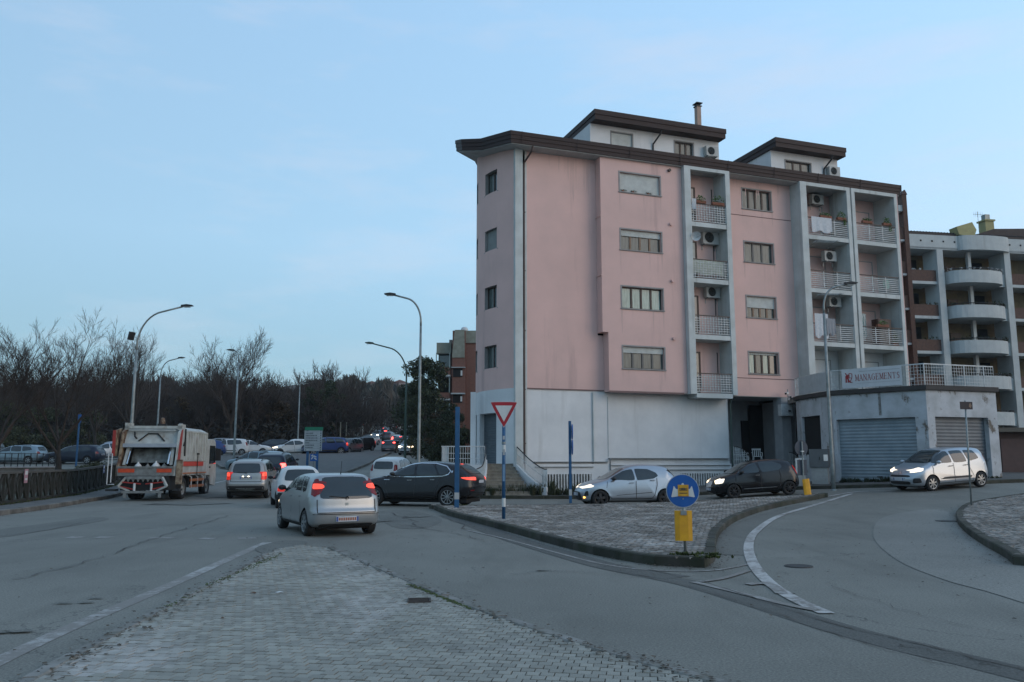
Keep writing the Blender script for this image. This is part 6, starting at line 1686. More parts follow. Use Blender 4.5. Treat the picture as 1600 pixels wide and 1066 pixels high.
# -- estate and saloon for the queues
SP_G = dict(name='estate_car', L=4.55, W=1.77, belt=.96, tumble=.36, wheels=(.85, 3.55), rw=.315, ra=.36, paint=silver, bow=.10, n=5.0,
  sil=[(.12, .30), (.0, .42), (-.01, .62), (.05, .90), (.30, 1.30), (.50, 1.42), (1.3, 1.47), (2.2, 1.46), (2.65, 1.36), (3.2, 1.02), (3.45, .95), (4.1, .85), (4.42, .70), (4.55, .50), (4.5, .28), (4.3, .19), (2, .17), (.4, .19)],
  sidewin=[[(3.22, 1.0), (2.7, 1.30), (2.32, 1.38), (2.26, .99)], [(2.2, .99), (2.26, 1.39), (1.50, 1.38), (1.42, 1.0)], [(1.34, 1.01), (1.42, 1.38), (.80, 1.34), (.58, 1.10)]],
  rearwin=[(-.58, 1.0), (.58, 1.0), (.50, 1.32), (-.50, 1.32)], windscreen=[(-.64, 1.0), (.64, 1.0), (.52, 1.40), (-.52, 1.40)],
  tail=[('r', [(.55, .80), (.80, .80), (.76, .98), (.6, .98)], M_tail_on)], head=[('f', [(.45, .60), (.80, .62), (.76, .76), (.5, .74)], M_head_on)],
  front=[('grille', [(-.35, .58), (.35, .58), (.33, .70), (-.33, .70)], M_trim), ('lower_grille', [(-.5, .26), (.5, .26), (.5, .38), (-.5, .38)], M_trim)],
  seams=[[(3.26, .95), (3.3, .5), (3.05, .3), (1.4, .3), (1.35, .5), (1.4, .96)], [(2.23, .96), (2.25, .3)]], handles=[(2.4, .88), (1.56, .88)], handlemat=silver, mirror=(3.08, 1.0), fplate=(0, .46, .5, .11), rplate=(0, .72, .52, .11), spokes=(6, .15), rails=(.8, 2.2, 0))
SP_V = dict(name='panel_van', L=5.2, W=2.0, belt=1.30, tumble=.10, wheels=(.95, 4.1), rw=.34, ra=.40, paint=white, bow=.05, n=8.0, az=1.0,
  sil=[(.03, .36), (-.01, .5), (.0, .9), (.03, 1.5), (.08, 2.15), (.25, 2.32), (1.5, 2.38), (3.5, 2.36), (3.9, 2.22), (4.4, 1.45), (4.6, 1.25), (5.0, 1.05), (5.18, .8), (5.2, .4), (5.0, .26), (2.5, .25), (.4, .27)],
  sidewin=[[(4.40, 1.32), (4.0, 1.85), (3.6, 1.88), (3.55, 1.30)]], rearwin=[(-.70, 1.35), (.70, 1.35), (.68, 1.95), (-.68, 1.95)], windscreen=[(-.8, 1.4), (.8, 1.4), (.7, 2.1), (-.7, 2.1)],
  tail=[('r', [(.84, .9), (.94, .9), (.93, 1.35), (.84, 1.35)], M_brake)], head=[('f', [(.55, .80), (.86, .82), (.82, 1.0), (.6, .98)], M_head_on)],
  front=[('grille', [(-.5, .7), (.5, .7), (.5, .9), (-.5, .9)], M_trim)], seams=[[(4.45, 1.3), (4.4, .4), (3.5, .4), (3.5, 1.9)]], rseams=[[(0, .5), (0, 2.2)]], mirror=(4.3, 1.35), rplate=(.3, .6, .52, .11), spokes=(5, .2), handles=[(3.65, 1.15)])

TYPES = {}
def put(x, y, psi, dz=0):   # heading: psi degrees from +Y towards -X (left)
    return (x, y, T(x, y)+dz), radians(90+psi)
def slope_rot(o):
    """lay the car on the slope of the road"""
    x, y = o.location.x, o.location.y; a = o.rotation_euler.z; d = Vector((cos(a), sin(a))); n = Vector((-d.y, d.x))
    f = Vector((d.x, d.y, (T(x+d.x, y+d.y)-T(x-d.x, y-d.y))/2)).normalized(); s_ = Vector((n.x, n.y, (T(x+n.x, y+n.y)-T(x-n.x, y-n.y))/2)).normalized()
    u = f.cross(s_).normalized(); s_ = u.cross(f); M = Matrix((f, s_, u)).transposed()
    o.rotation_euler = M.to_euler()

l, r = put(-4.62, 20.75, 28); carA = make_car(SP_A, l, r, 'silver five door hatchback seen from behind, nearest car to the foreground paving', 'cars in the traffic')
l, r = put(-3.5, 32.3, 72); carB = make_car(SP_B, l, r, 'dark grey sporty SUV with chrome window line turning beside the blue post', 'cars in the traffic')
l, r = put(4.35, 32.2, 100); carC = make_car(SP_C, l, r, 'silver hatchback with black lower grille in front of the white wall', 'cars in the traffic')
l, r = put(10.2, 35.6, 96); carD = make_car(SP_D, l, r, 'glossy black small car waiting behind the round blue sign', 'cars in the traffic')
l, r = put(17.25, 33.9, 110); carE = make_car(SP_E, l, r, 'silver people carrier with lit headlights in front of the roller doors', 'cars in the traffic')
l, r = put(-12.25, 39.8, 8); carF = make_car(SP_F, l, r, 'champagne coloured off road car seen from behind beside the refuse truck', 'cars in the traffic')
l, r = put(-8.25, 32.0, 20); carH = make_car(SP_H, l, r, 'small white hatchback with dark bumper between the silver hatchback and off road car', 'cars in the traffic'); slope_rot(carH)
carG = make_car(SP_G, (0, 0, 0), 0, 'x', 'cars in the traffic'); carV = make_car(SP_V, (0, 0, 0), 0, 'x', 'cars in the traffic', cat='van')
for o in (carA, carB, carC, carD, carE, carF): slope_rot(o)
def clone(src, x, y, psi, label, body=None, swap=None, grp='cars in the traffic'):
    sw = dict(swap or {})
    c = copy_tree(src, None, None)
    base = {carA: 'paint_silver', carB: 'paint_anthracite', carC: 'paint_silver_bright', carD: 'paint_black', carE: 'paint_silver_bright', carF: 'paint_champagne', carG: 'paint_silver', carV: 'paint_white'}[src]
    def walk(o):
        if o.data is not None:
            for ms in o.material_slots:
                nm = ms.material.name if ms.material else ''
                new = body if (nm == base and body) else sw.get(nm)
                if new: ms.link = 'OBJECT'; ms.material = new
        for ch in o.children: walk(ch)
    walk(c)
    c.location = (x, y, T(x, y)); c.rotation_euler = (0, 0, radians(90+psi)); slope_rot(c)
    c['label'] = label; c['group'] = grp
    return c
OFFH = {'head_lamp_lit': M_head_off, 'head_lamp_dim': M_head_off, 'tail_lamp_lit': M_tail_off, 'brake_lamp_lit': M_tail_off, 'amber_lamp_lit': M_head_off}
M_far_red = P('far_red_lamp_lit', (.4, .02, .01), .2, emit=(1, .06, .05), es=9)
M_far_head = P('far_head_lamp_lit', (.8, .7, .6), .2, emit=(1, .78, .5), es=26)
ONH = {'head_lamp_dim': M_head_on, 'head_lamp_lit': M_far_head}
BR = {'tail_lamp_lit': M_far_red, 'brake_lamp_lit': M_far_red, 'head_lamp_lit': M_head_off}
def at_px(px, D): return (px-800)/1291.0*D*1.01
Q = [  # src, px, D, psi, body, swap, label
 (carF, 442, 49.5, 4, dkblue, BR, 'dark car with one bright red light ahead of the champagne off road car'),
 (carG, 409, 56, 65, ltblue, OFFH, 'ice blue estate crossing behind the champagne off road car'),
 (carE, 622, 47, -12, white, OFFH, 'white people carrier partly hidden behind the bonnet of the dark SUV'),
 (carA, 617, 92, -8, grey, BR, 'grey hatchback with red lights going up the hill, first in its lane'),
 (carB, 634, 106, -8, black, BR, 'black SUV with red lights climbing just behind the grey hatchback'),
 (carG, 641, 124, -8, dkblue, BR, 'dark blue estate with red lights halfway up the hill'),
 (carV, 651, 150, -8, white, BR, 'white van climbing the hill among the red lights'),
 (carA, 660, 175, -8, silver, BR, 'silver hatchback with red lights right of the climbing white van'),
 (carB, 606, 165, -10, anth, BR, 'dark SUV with red lights left of the climbing white van'),
 (carC, 612, 138, -9, grey, BR, 'grey hatchback with red lights in the middle of the climbing queue'),
 (carD, 627, 118, -8, white, BR, 'small white car with red lights left of the dark blue estate'),
 (carD, 648, 190, -9, black, BR, 'small black car with red lights beyond the climbing white van'),
 (carA, 640, 225, -10, anth, BR, 'dark hatchback with red lights highest on the right lane'),
 (carE, 604, 262, -12, silver, BR, 'tiny silver carrier with red lights at the very top of the hill'),
 (carG, 622, 205, -10, white, BR, 'pale estate near the top of the hill road'),
 (carA, 589, 240, -10, black, BR, 'farthest small car with two red lights at the hill top'),
 (carG, 566, 235, 60, black, BR, 'dark estate turning at the left of the hill top'),
 (carE, 645, 84, 168, silver, ONH, 'silver people carrier coming down near the lamp post with yellow lights'),
 (carG, 638, 97, 168, black, OFFH, 'black estate parked behind the lamp post on the hill'),
 (carA, 655, 110, 168, dkblue, OFFH, 'dark hatchback parked right of the hill road, third from the bottom'),
 (carG, 660, 126, 168, grey, OFFH, 'grey estate parked right of the hill road below the pale one'),
 (carC, 662, 142, 168, white, OFFH, 'white hatchback parked highest on the right of the hill road'),
 (carE, 549, 88, 160, grey, ONH, 'grey people carrier coming towards the camera with two lit headlights'),
 (carF, 566, 98, 155, black, ONH, 'black off road car following the grey people carrier downhill'),
 (carG, 579, 118, 160, silver, ONH, 'silver estate coming downhill with one bright headlight'),
 (carD, 594, 150, 165, ltblue, ONH, 'small pale car coming downhill left of the white van'),
 (carF, 513, 84, 115, blue, ONH, 'blue off road car beside the right edge of the direction sign'),
 (carC, 462, 84, 112, white, ONH, 'white hatchback with bright headlights left of the direction sign'),
 (carG, 428, 88, 108, dkblue, ONH, 'dark saloon shaped estate behind the white hatchback left of the direction sign'),
 (carG, 397, 84, -72, white, BR, 'white estate pointing right behind the left lamp post'),
 (carE, 363, 82, 108, white, ONH, 'white people carrier behind the left lamp post'),
 (carC, 328, 78, 112, blue, ONH, 'blue hatchback with lit headlights just right of the refuse truck'),
 (carE, 345, 92, 108, silver, OFFH, 'silver people carrier mostly hidden behind the white people carrier'),
 (carG, 40, 66, 92, ltblue, OFFH, 'silver blue estate behind the fence at the far left'),
 (carG, 130, 66, 90, dkblue, OFFH, 'dark estate behind the fork of the bare tree'),
 (carC, 178, 72, 125, pearl, ONH, 'pale hatchback with headlights on emerging left of the refuse truck'),
 (carE, -20, 68, 92, grey, OFFH, 'grey car cut by the left edge of the view behind the fence'),
]
for src, px, D, psi, body, sw, lb in Q: clone(src, at_px(px, D), D, psi, lb, body, sw)
for o in (carG, carV):
    for ch in list(o.children_recursive): bpy.data.objects.remove(ch)
    bpy.data.objects.remove(o)
# ================================================================== REFUSE TRUCK
M_tw = P('truck_white', (.47, .49, .46), .6, col2=(.33, .33, .30), scale=2.0, streak=((3, 3, .5), .55, .75, (.22, .18, .13)))
M_rust = P('truck_rust', (.30, .24, .16), .8, col2=(.10, .05, .03), scale=4, lo=.4, hi=.6)
M_tred = P('truck_red', (.34, .03, .02), .5)
M_refl = P('reflector_orange', (.62, .07, .015), .4, col2=(.45, .05, .015), scale=6)
M_torange = P('truck_orange', (.45, .14, .04), .6)
M_tgrey = P('truck_grey', (.22, .23, .22), .6, col2=(.14, .14, .13), scale=5)
M_tdark = P('truck_dark', (.02, .02, .02), .8)
tx, ty = -15.75, 36.0
tr = thing('refuse_truck', 'white refuse collection truck with open rear hopper and red stripe', 'refuse truck', (tx, ty, T(tx, ty)), radians(90+5))
slope_rot(tr)
def tp(nm, mb, mats, parent=tr, smooth=False): return mb.build(nm, mats, parent, smooth)
# body container x .9..4.6
mb = MB(); mb.box(.95, 4.75, -1.2, 1.2, 1.05, 3.05)
mb.prism([(-1.2, 3.05), (1.2, 3.05), (.9, 3.2), (-.9, 3.2)], .95, 4.75, axis='x'); tp('container', mb, M_tw)
for i in range(9):
    for sg in (-1, 1):
        mb = MB(); x = 1.35+i*.41; mb.box(x, x+.10, sg*1.2-(.045 if sg < 0 else 0), sg*1.2+(.045 if sg > 0 else 0), 1.72, 3.0); tp('rib', mb, M_tw)
for sg in (-1, 1):
    mb = MB(); y0, y1 = sorted((sg*1.203, sg*1.235)); mb.box(.75, 4.2, y0, y1, 1.46, 1.66); tp('red_stripe', mb, M_tred if sg > 0 else P('stripe_red', (.55, .05, .025), .5))
    mb = MB(); mb.box(.75, 4.75, y0, y1, 1.12, 1.17); tp('orange_stripe', mb, M_torange)
    mb = MB(); mb.box(.95, 4.75, y0-.0, y1+.0, 1.68, 1.72); mb.box(.95, 4.75, y0, y1, 2.98, 3.05); tp('side_rail', mb, M_tw)
mb = MB(); mb.tube([(3.1, -1.26, 1.0), (3.1, -1.26, 2.0)], .018, 5); mb.box(3.0, 3.25, -1.3, -1.24, 1.98, 2.06); tp('lever', mb, M_tdark)
# hopper side plates
prof_r = [(-.05, 1.05), (1.0, 1.05), (1.0, 3.1), (.72, 3.12), (.35, 2.95), (.10, 1.7), (-.05, 1.45)]
mb = MB(); mb.prism(prof_r, -1.24, -1.14, axis='y'); tp('hopper_side', mb, M_tw)
mb = MB(); mb.prism([(.34, 1.55), (.42, 1.55), (.68, 3.08), (.50, 3.02), (.30, 2.6), (.12, 1.75), (.1, 1.55)], -1.262, -1.241, axis='y'); tp('side_edge', mb, M_tred)
mb = MB(); mb.prism(prof_r, 1.14, 1.24, axis='y'); tp('hopper_side', mb, M_rust)
mb = MB(); mb.prism([(-.02, 1.9), (.55, 1.9), (.75, 3.12), (.05, 3.0)], 1.36, 1.43, axis='y'); tp('side_flap', mb, M_rust)
mb = MB(); mb.box(-.06, -.02, 1.34, 1.46, 1.9, 3.0); tp('flap_edge', mb, M_tred)
# hopper back: hood, opening, packer plate, tail board
mb = MB(); mb.prism([(.35, 2.30), (.45, 2.30), (.95, 3.15), (.80, 3.15)], -1.13, 1.13, axis='y'); tp('hood', mb, M_tw)
mb = MB(); mb.box(.24, .36, -1.13, 1.13, 2.28, 2.44); tp('hood_beam', mb, P('beam_blue_grey', (.34, .38, .42), .6))
mb = MB()
for pts in ([(.50, -.55, 2.55), (.66, -.2, 2.88), (.66, .2, 2.88), (.5, .55, 2.55)],): mb.tube([Vector(p)-Vector((.06, 0, 0)) for p in pts], .03, 6)
mb.tube([(.5, .75, 2.95), (.40, .7, 2.75), (.45, .62, 2.65)], .04, 6); tp('hose', mb, M_tdark)
mb = MB(); mb.box(.9, .94, -1.13, 1.13, 1.3, 2.4); tp('hopper_back', mb, M_tdark)
mb = MB(); mb.prism([(.55, 1.62), (.62, 1.60), (.88, 2.2), (.82, 2.22)], -.85, .85, axis='y'); tp('packer_plate', mb, P('packer', (.22, .24, .23), .5, metal=.3, col2=(.08, .08, .07), scale=3))
mb = MB(); mb.box(.0, .9, -1.13, 1.13, 1.30, 1.36); tp('hopper_floor', mb, M_tdark)
for sg in (-1, 1):
    mb = MB(); mb.beam((.15, sg*.98, 1.5), (.72, sg*.92, 2.9), .12, .10); tp('arm', mb, M_tw)
    mb = MB(); mb.tube([(.1, sg*.86, 1.55), (.5, sg*.84, 2.3)], .045, 8); tp('ram', mb, M_chrome)
mb = MB(); mb.box(-.12, -.02, -1.16, 1.16, 1.06, 1.44); mb.box(-.16, -.0, -1.18, 1.18, 1.40, 1.46); tp('tail_board', mb, M_tgrey)
for y0, y1 in ((.45, 1.12), (-1.1, -.48)):
    mb = MB(); mb.box(-.135, -.121, y0, y1, 1.20, 1.36); tp('reflector', mb, M_refl)
# top frame
mb = MB(); mb.box(.55, .70, -1.2, 1.2, 3.1, 3.22); mb.box(.55, 1.2, -1.2, -1.05, 3.05, 3.3); mb.box(.55, 1.2, 1.05, 1.2, 3.05, 3.35)
mb.tube([(.5, -1.0, 3.02), (.5, 1.0, 3.02)], .035, 6); tp('top_frame', mb, M_tw)
for sg in (-1, 1):
    mb = MB(); mb.lathe([(0.001, -.07), (.11, -.07), (.11, .07), (0.001, .07)], 14, M=Matrix.Translation((.75, sg*1.12, 3.22))); tp('pivot', mb, M_tw)
mb = MB(); mb.tube([(1.0, -1.27, 3.1), (1.0, -1.28, 1.9)], .035, 6); mb.tube([(.8, -1.27, 2.35), (.95, -1.30, 2.55)], .03, 6); tp('hydraulic_pipe', mb, M_tdark)
mb = MB(); mb.box(.8, 1.0, -.45, -.1, 3.2, 3.32); mb.lathe([(0.001, 0), (.10, 0), (.11, .12), (.07, .26), (0.001, .28)], 12, 1, Matrix.Translation((.9, -.28, 3.32)) @ Matrix.Rotation(radians(90), 4, 'X')); tp('beacon', mb, [M_tdark, M_rust])
# bin lift
mb = MB(); mb.box(-.30, -.18, -.72, .72, .92, 1.04)
for i in range(7): mb.prism([(-.66+i*.205, .92), (-.54+i*.205, .92), (-.60+i*.205, .80)], -.28, -.22, axis='x')
tp('lift_comb', mb, M_tgrey)
for sg in (-1, 1):
    mb = MB(); mb.beam((-.2, sg*.75, 1.0), (-.34, sg*1.0, .62), .1, .08); mb.beam((-.34, sg*1.0, .62), (-.25, sg*.55, .42), .07, .07); tp('lift_arm', mb, M_tw)
    mb = MB(); mb.beam((-.26, sg*.1, .72), (-.30, sg*.85, .80), .04, .05); mb.beam((-.3, sg*.4, .5), (-.3, sg*.95, .62), .03, .05); tp('lift_link', mb, M_tred)
    mb = MB(); mb.tube([(-.28, sg*.35, .42), (-.28, sg*.35, .75)], .05, 8); tp('lift_ram', mb, M_plastic_w)
mb = MB(); mb.box(-.34, -.22, -.85, .85, .33, .43); tp('bumper_bar', mb, M_tgrey)
mb = MB(); mb.box(-.1, .9, -1.0, 1.0, .45, 1.05); mb.box(.9, 6.0, -.45, .45, .55, .95); tp('chassis', mb, M_tdark)
for sg in (-1, 1):
    mb = MB(); mb.box(-.33, -.28, sg*.72-.06, sg*.72+.06, .14, .34); tp('foot', mb, M_tgrey)
mb = MB(); mb.tube([(-.25, 1.35, .78), (-.25, 1.35, 2.0), (-.25, 1.5, 2.0), (-.25, 1.5, .7), (-.25, 1.2, .7)], .022, 6); tp('grab_rail', mb, M_plastic_w)
mb = MB(); mb.box(-.25, .15, 1.15, 1.55, .42, .50); mb.box(-.25, .15, -1.5, -1.2, .42, .50); tp('footboard', mb, M_tdark)
mb = MB(); mb.box(-.08, .08, -1.5, -1.27, .70, 1.75); tp('control_box', mb, M_rust)
# wheels
def truck_wheel(x, y, w):
    t_ = MB(); r = .48; t_.lathe([(r*.6, -w/2+.02), (r*.66, -w/2), (r*.94, -w/2), (r, -w/2+.05), (r, w/2-.05), (r*.94, w/2), (r*.66, w/2), (r*.6, w/2-.02)], 26)
    o = t_.build('wheel', M_tyre, tr, smooth=True); o.location = (x, y, r)
    q = MB(); q.lathe([(r*.62, -w/2+.02), (r*.56, -w/2+.03), (r*.5, 0), (r*.25, -.03), (r*.2, -w/2+.02), (0.001, -w/2+.01)], 20); q.lathe([(r*.62, w/2-.02), (r*.56, w/2-.03), (r*.5, 0), (r*.25, .03), (r*.2, w/2-.02), (0.001, w/2-.01)], 20); q.build('rim', M_tgrey, o, smooth=True)
for sg in (-1, 1):
    truck_wheel(1.55, sg*.88, .5); truck_wheel(5.25, sg*1.02, .28)
    mb = MB(); n = 10; pts = [(1.55+.62*cos(pi*i/n), .5+.6*sin(pi*i/n)) for i in range(n+1)]; pin_ = [(1.55+.58*cos(pi*i/n), .5+.56*sin(pi*i/n)) for i in range(n+1)]
    y0, y1 = sorted((sg*.6, sg*1.2)); mb.prism(pts+pin_[::-1], y0, y1, axis='y'); tp('mudguard', mb, M_tdark)
    mb = MB(); y0, y1 = sorted((sg*1.17, sg*1.21)); mb.box(2.35, 4.55, y0, y1, .48, .60); mb.box(2.35, 4.55, y0, y1, .76, .88); tp('side_guard', mb, M_torange)
    mb = MB()
    for x in (2.5, 3.5, 4.4): mb.tube([(x, sg*1.19, .45), (x, sg*1.19, .95), (x-.12, sg*1.1, 1.04)], .03, 6)
    tp('guard_post', mb, M_plastic_w)
# cab
cabp = [(4.95, .75), (5.05, .75), (5.05, 1.0), (5.75, 1.0), (5.8, .55), (6.75, .45), (6.85, .9), (6.8, 1.6), (6.55, 2.65), (6.2, 2.78), (5.0, 2.72), (4.95, 2.6)]
mb = MB(); mb.prism(cabp, -1.15, 1.15, axis='y'); tp('cab', mb, M_tw, smooth=False)
for sg in (-1, 1):
    mb = MB(); y0, y1 = sorted((sg*1.152, sg*1.17)); mb.prism([(5.5, 1.55), (6.62, 1.55), (6.45, 2.45), (5.5, 2.45)], y0, y1, axis='y'); tp('side_window', mb, M_cglass)
    mb = MB(); mb.box(6.4, 6.55, min(sg*1.2, sg*1.45), max(sg*1.2, sg*1.45), 1.7, 2.3); mb.beam((6.45, sg*1.15, 2.3), (6.45, sg*1.3, 2.32), .04, .04); tp('mirror', mb, M_tdark)
    mb = MB(); mb.box(6.7, 6.87, min(sg*.8, sg*1.1), max(sg*.8, sg*1.1), .8, 1.0); tp('headlight', mb, M_head_dip)
    mb = MB(); mb.box(5.52, 5.72, min(sg*1.152, sg*1.175), max(sg*1.152, sg*1.175), 1.35, 1.42); tp('door_handle', mb, M_tdark)
mb = MB(); mb.prism([(6.80, 1.62), (6.83, 1.60), (6.61, 2.58), (6.58, 2.58)], -1.05, 1.05, axis='y'); tp('windscreen', mb, M_cglass)
# bags of rubbish in the hopper
for i, (y, s_) in enumerate(((.45, .16), (-.3, .18), (.05, .12), (-.65, .13))):
    c = tr.matrix_basis @ Vector((.30, y, 1.42)); mb = MB(); r = random.Random(i)
    pr_ = [(0.001, 0), (s_*.9, .02), (s_, s_*.5), (s_*.7, s_*1.1), (s_*.2, s_*1.45), (s_*.25, s_*1.8)]
    mb.lathe([(a*r.uniform(.9, 1.1), b) for a, b in pr_], 10, M=Matrix.Rotation(radians(90), 4, 'X'))
    o = mb.build('rubbish_bag', M_plastic_w if i < 2 else M_tgrey, smooth=True, fix=True)
    o.location = Matrix.Translation(tr.location) @ tr.rotation_euler.to_matrix().to_4x4() @ Vector((.30, y, 1.365))
    tag(o, ('white rubbish bag on the left in the truck hopper', 'white rubbish bag on the right in the truck hopper', 'small grey rubbish bag between the white ones in the truck hopper', 'grey rubbish bag against the right wall of the truck hopper')[i], 'rubbish bag', 'bags in the truck hopper')

# ================================================================== STREET LAMPS
def lamp(px, D, top_py, head_px, label, bend=2.2, mat=None, arm_drop=.0, flood=False, base_r=.09, short=False):
    g = colx(px, D); H_ = at(px, top_py, D).z-g.z
    hx = at(head_px, top_py, D).x-g.x
    t = thing('street_lamp', label, 'street lamp', tuple(g), 0, 'street lamps along the roads'); mat = mat or M_galv
    sgn = 1 if hx > 0 else -1; L_ = abs(hx); v = min(L_*.8, bend) if not short else .25
    mb = MB(); mb.tube([(0, 0, 0), (0, 0, .9), (0, 0, H_*.5), (0, 0, H_-v-.2)], [base_r, base_r, base_r*.8, base_r*.6], 10)
    mb.tube([(0, 0, -.1), (0, 0, .05)], base_r*1.6, 10); mb.build('pole', mat, t, smooth=True)
    pts = [(0, 0, H_-v-.2)]; n = 9
    for i in range(n+1):
        a = pi/2*i/n*.92
        pts.append((sgn*(L_-.4)*(1-cos(a))*.62, 0, H_-v+v*sin(a)*.86))
    e = Vector(pts[-1]); pts.append((sgn*(L_-.35), 0, H_-.03))
    mb = MB(); mb.tube(pts, [base_r*.6]*2+[base_r*.5]*(len(pts)-2), 8); mb.build('arm', mat, t, smooth=True)
    mb = MB(); a = Vector((sgn*(L_-.45), 0, H_-.02)); b = Vector((sgn*(L_+.1), 0, H_+.02))
    mb.prism([(a.x, a.z-.04), (b.x, b.z-.03), (b.x, b.z+.01), ((a.x+b.x)/2, b.z+.05), (a.x, a.z+.05)], -.13, .13, axis='y'); mb.build('lamp_head', M_darkmetal if mat is M_galv else mat, t, fix=True)
    mb = MB(); mb.box(min(a.x, b.x)+.1, max(a.x, b.x)-.12, -.10, .10, a.z-.055, a.z-.042); mb.build('lens', M_signwhite, t)
    if flood:
        mb = MB(); mb.beam((-.32, -.05, H_-1.75), (-.22, -.1, H_-1.35), .30, .12); mb.build('floodlight', M_darkmetal, t)
        mb = MB(); mb.tube([(-.27, 0, H_-1.5), (0, 0, H_-1.65)], .02, 5); mb.build('bracket', mat, t)
    return t
M_polegreen = P('pole_green', (.04, .075, .055), .5)
lamp(214, 41, 478, 298, 'tall grey street lamp with floodlight rising behind the refuse truck', flood=True)
lamp(657, 40, 460, 604, 'tall grey street lamp beside the pink building curving to the left')
lamp(636, 55, 536, 573, 'dark green street lamp curving left just behind the tallest grey one', mat=M_polegreen)
lamp(374, 62, 547, 357, 'grey street lamp in front of the white cars with a short left arm', bend=1.2)
lamp(254, 72, 559, 287, 'thin street lamp behind the refuse truck curving to the right', bend=1.8)
lamp(471, 88, 598, 482, 'small street lamp behind the direction sign with a short right arm', bend=.8, short=True)
lamp(656, 92, 577, 642, 'thin pole lamp right of the green one with short left arm', bend=.6, short=True)
lamp(570, 150, 620, 576, 'distant double street lamp above the middle of the hill road, left one', bend=.6, short=True)
lamp(575, 158, 621, 582, 'distant double street lamp above the middle of the hill road, right one', bend=.6, short=True)
lamp(1290, 36, 443, 1335, 'tall grey street lamp in front of the garage and balconies', bend=2.4)
t = thing('sticker', 'pale sticker on the pole in front of the garage', 'sticker', tuple(at(1290, 716, 35.9)), 0)
mb = MB(); mb.box(-.09, .09, -.02, 0, -.12, .15); mb.build('sticker_sheet', M_signwhite, t)

# ================================================================== SIGNS AND POSTS
def disc(mb, r, y, m=0, n=28, cx=0, cz=0):
    vs = [(cx+r*cos(2*pi*i/n), y, cz+r*sin(2*pi*i/n)) for i in range(n)]
    mb.add(vs+[(v[0], y+.004, v[2]) for v in vs], [tuple(range(n)), tuple(range(n, 2*n))[::-1]]+[(i, n+i, n+(i+1) % n, (i+1) % n) for i in range(n)], m)
def flat(mb, poly, y, m=0, th=.002):
    mb.prism(poly, y-th, y, m, axis='y')
# yield sign
g = gnd(787, 811, .15); gz = g.z+.15
t = thing('yield_sign', 'triangular red and white yield sign on a blue pole on the middle island', 'road sign', (g.x, g.y, gz), radians(2))
zt = at(787, 628, g.y).z-gz; zb_ = at(787, 670, g.y).z-gz
mb = MB(); mb.tube([(0, 0, 0), (0, 0, zt-.15)], .05, 10); mb.build('pole', M_blue, t, smooth=True)
for a, b in ((.32, .55), (1.78, 1.98)):
    mb = MB(); mb.tube([(0, 0, a), (0, 0, b)], .053, 10); mb.build('white_band', M_signwhite, t)
mb = MB(); mb.tube([(0, 0, 2.0), (0, 0, 2.06)], .058, 10); mb.build('clamp', M_galv, t)
for a, b, m_ in ((1.70, 1.86, P('sticker_grey', (.35, .37, .38), .5)), (2.12, 2.22, MATS['sticker_grey']), (1.0, 1.45, P('sticker_pale_blue', (.16, .28, .42), .5))):
    mb = MB(); mb.box(-.032, .032, -.056, -.05, a, b); mb.build('sticker', m_, t)
w = (813-768)/1291*g.y*.99; h_ = zt-zb_
def tri_poly(s_):
    c = zt-h_*.36; P3 = [(-w/2, zt), (w/2, zt), (0, zb_)]
    return [(p[0]*s_, c+(p[1]-c)*s_) for p in P3]
def round_tri(s_, k=.08): return [tuple(p) for p in round_poly(tri_poly(s_), k, 2)]
mb = MB(); flat(mb, round_tri(1.0, .05), -.056, 0, .003); mb.build('sign_edge', M_signwhite, t)
mb = MB(); flat(mb, round_tri(.965, .05), -.060, 0); mb.build('red_border', M_signred, t)
mb = MB(); flat(mb, tri_poly(.60), -.064, 0); mb.build('white_field', M_signwhite, t)
# round blue sign with yellow marker
g = gnd(1072, 866, .15); gz = g.z+.15; R_ = 25.5/1291*g.y*1.0
zc = at(1067, 767, g.y).z-gz
t = thing('direction_sign', 'round blue mandatory sign with white arrows and a yellow sticker above a yellow marker board', 'road sign', (g.x-.03, g.y, gz), radians(-2))
mb = MB(); mb.tube([(0.02, 0, 0), (0, 0, zc+R_*.6)], .025, 8); mb.build('pole', M_galv, t, smooth=True)
mb = MB(); disc(mb, R_, -.034); mb.build('sign_rim', P('rim_grey', (.42, .45, .46), .5), t)
mb = MB(); disc(mb, R_*.955, -.040); mb.build('blue_disc', M_signblue, t)
for o in t.children:
    if o.name.startswith(('sign_rim', 'blue_disc')): o.location = (0, 0, zc)
for sg in (-1, 1):
    mb = MB(); flat(mb, [(sg*.30*R_, -.32*R_), (sg*.66*R_, -.38*R_), (sg*.70*R_, -.34*R_), (sg*.55*R_, .28*R_), (sg*.50*R_, .26*R_), (sg*.42*R_, .12*R_), (sg*.30*R_, .10*R_)], -.045); o = mb.build('white_arrow', M_signwhite, t, fix=True); o.location = (0, 0, zc)
mb = MB(); flat(mb, [(-.09*R_, .36*R_), (.09*R_, .36*R_), (.04*R_, .46*R_), (-.04*R_, .46*R_)], -.045); o = mb.build('white_arrow', M_signwhite, t, fix=True); o.location = (0, 0, zc)
mb = MB(); flat(mb, [(-.30*R_, -.32*R_), (.34*R_, -.32*R_), (.34*R_, .36*R_), (-.30*R_, .36*R_)], -.050); o = mb.build('yellow_sticker', P('sticker_yellow', (.62, .33, .02), .5, col2=(.45, .22, .02), scale=14), t, fix=True); o.location = (0, 0, zc)
mb = MB()
for a in (.10, .02, -.16): flat(mb, [(-.22*R_, a*R_), (.26*R_, a*R_), (.26*R_, (a+.05)*R_), (-.22*R_, (a+.05)*R_)], -.053, 0)
flat(mb, [(-.12*R_, .04*R_), (.16*R_, .04*R_), (.14*R_, .18*R_), (-.10*R_, .18*R_)], -.0545, 0)
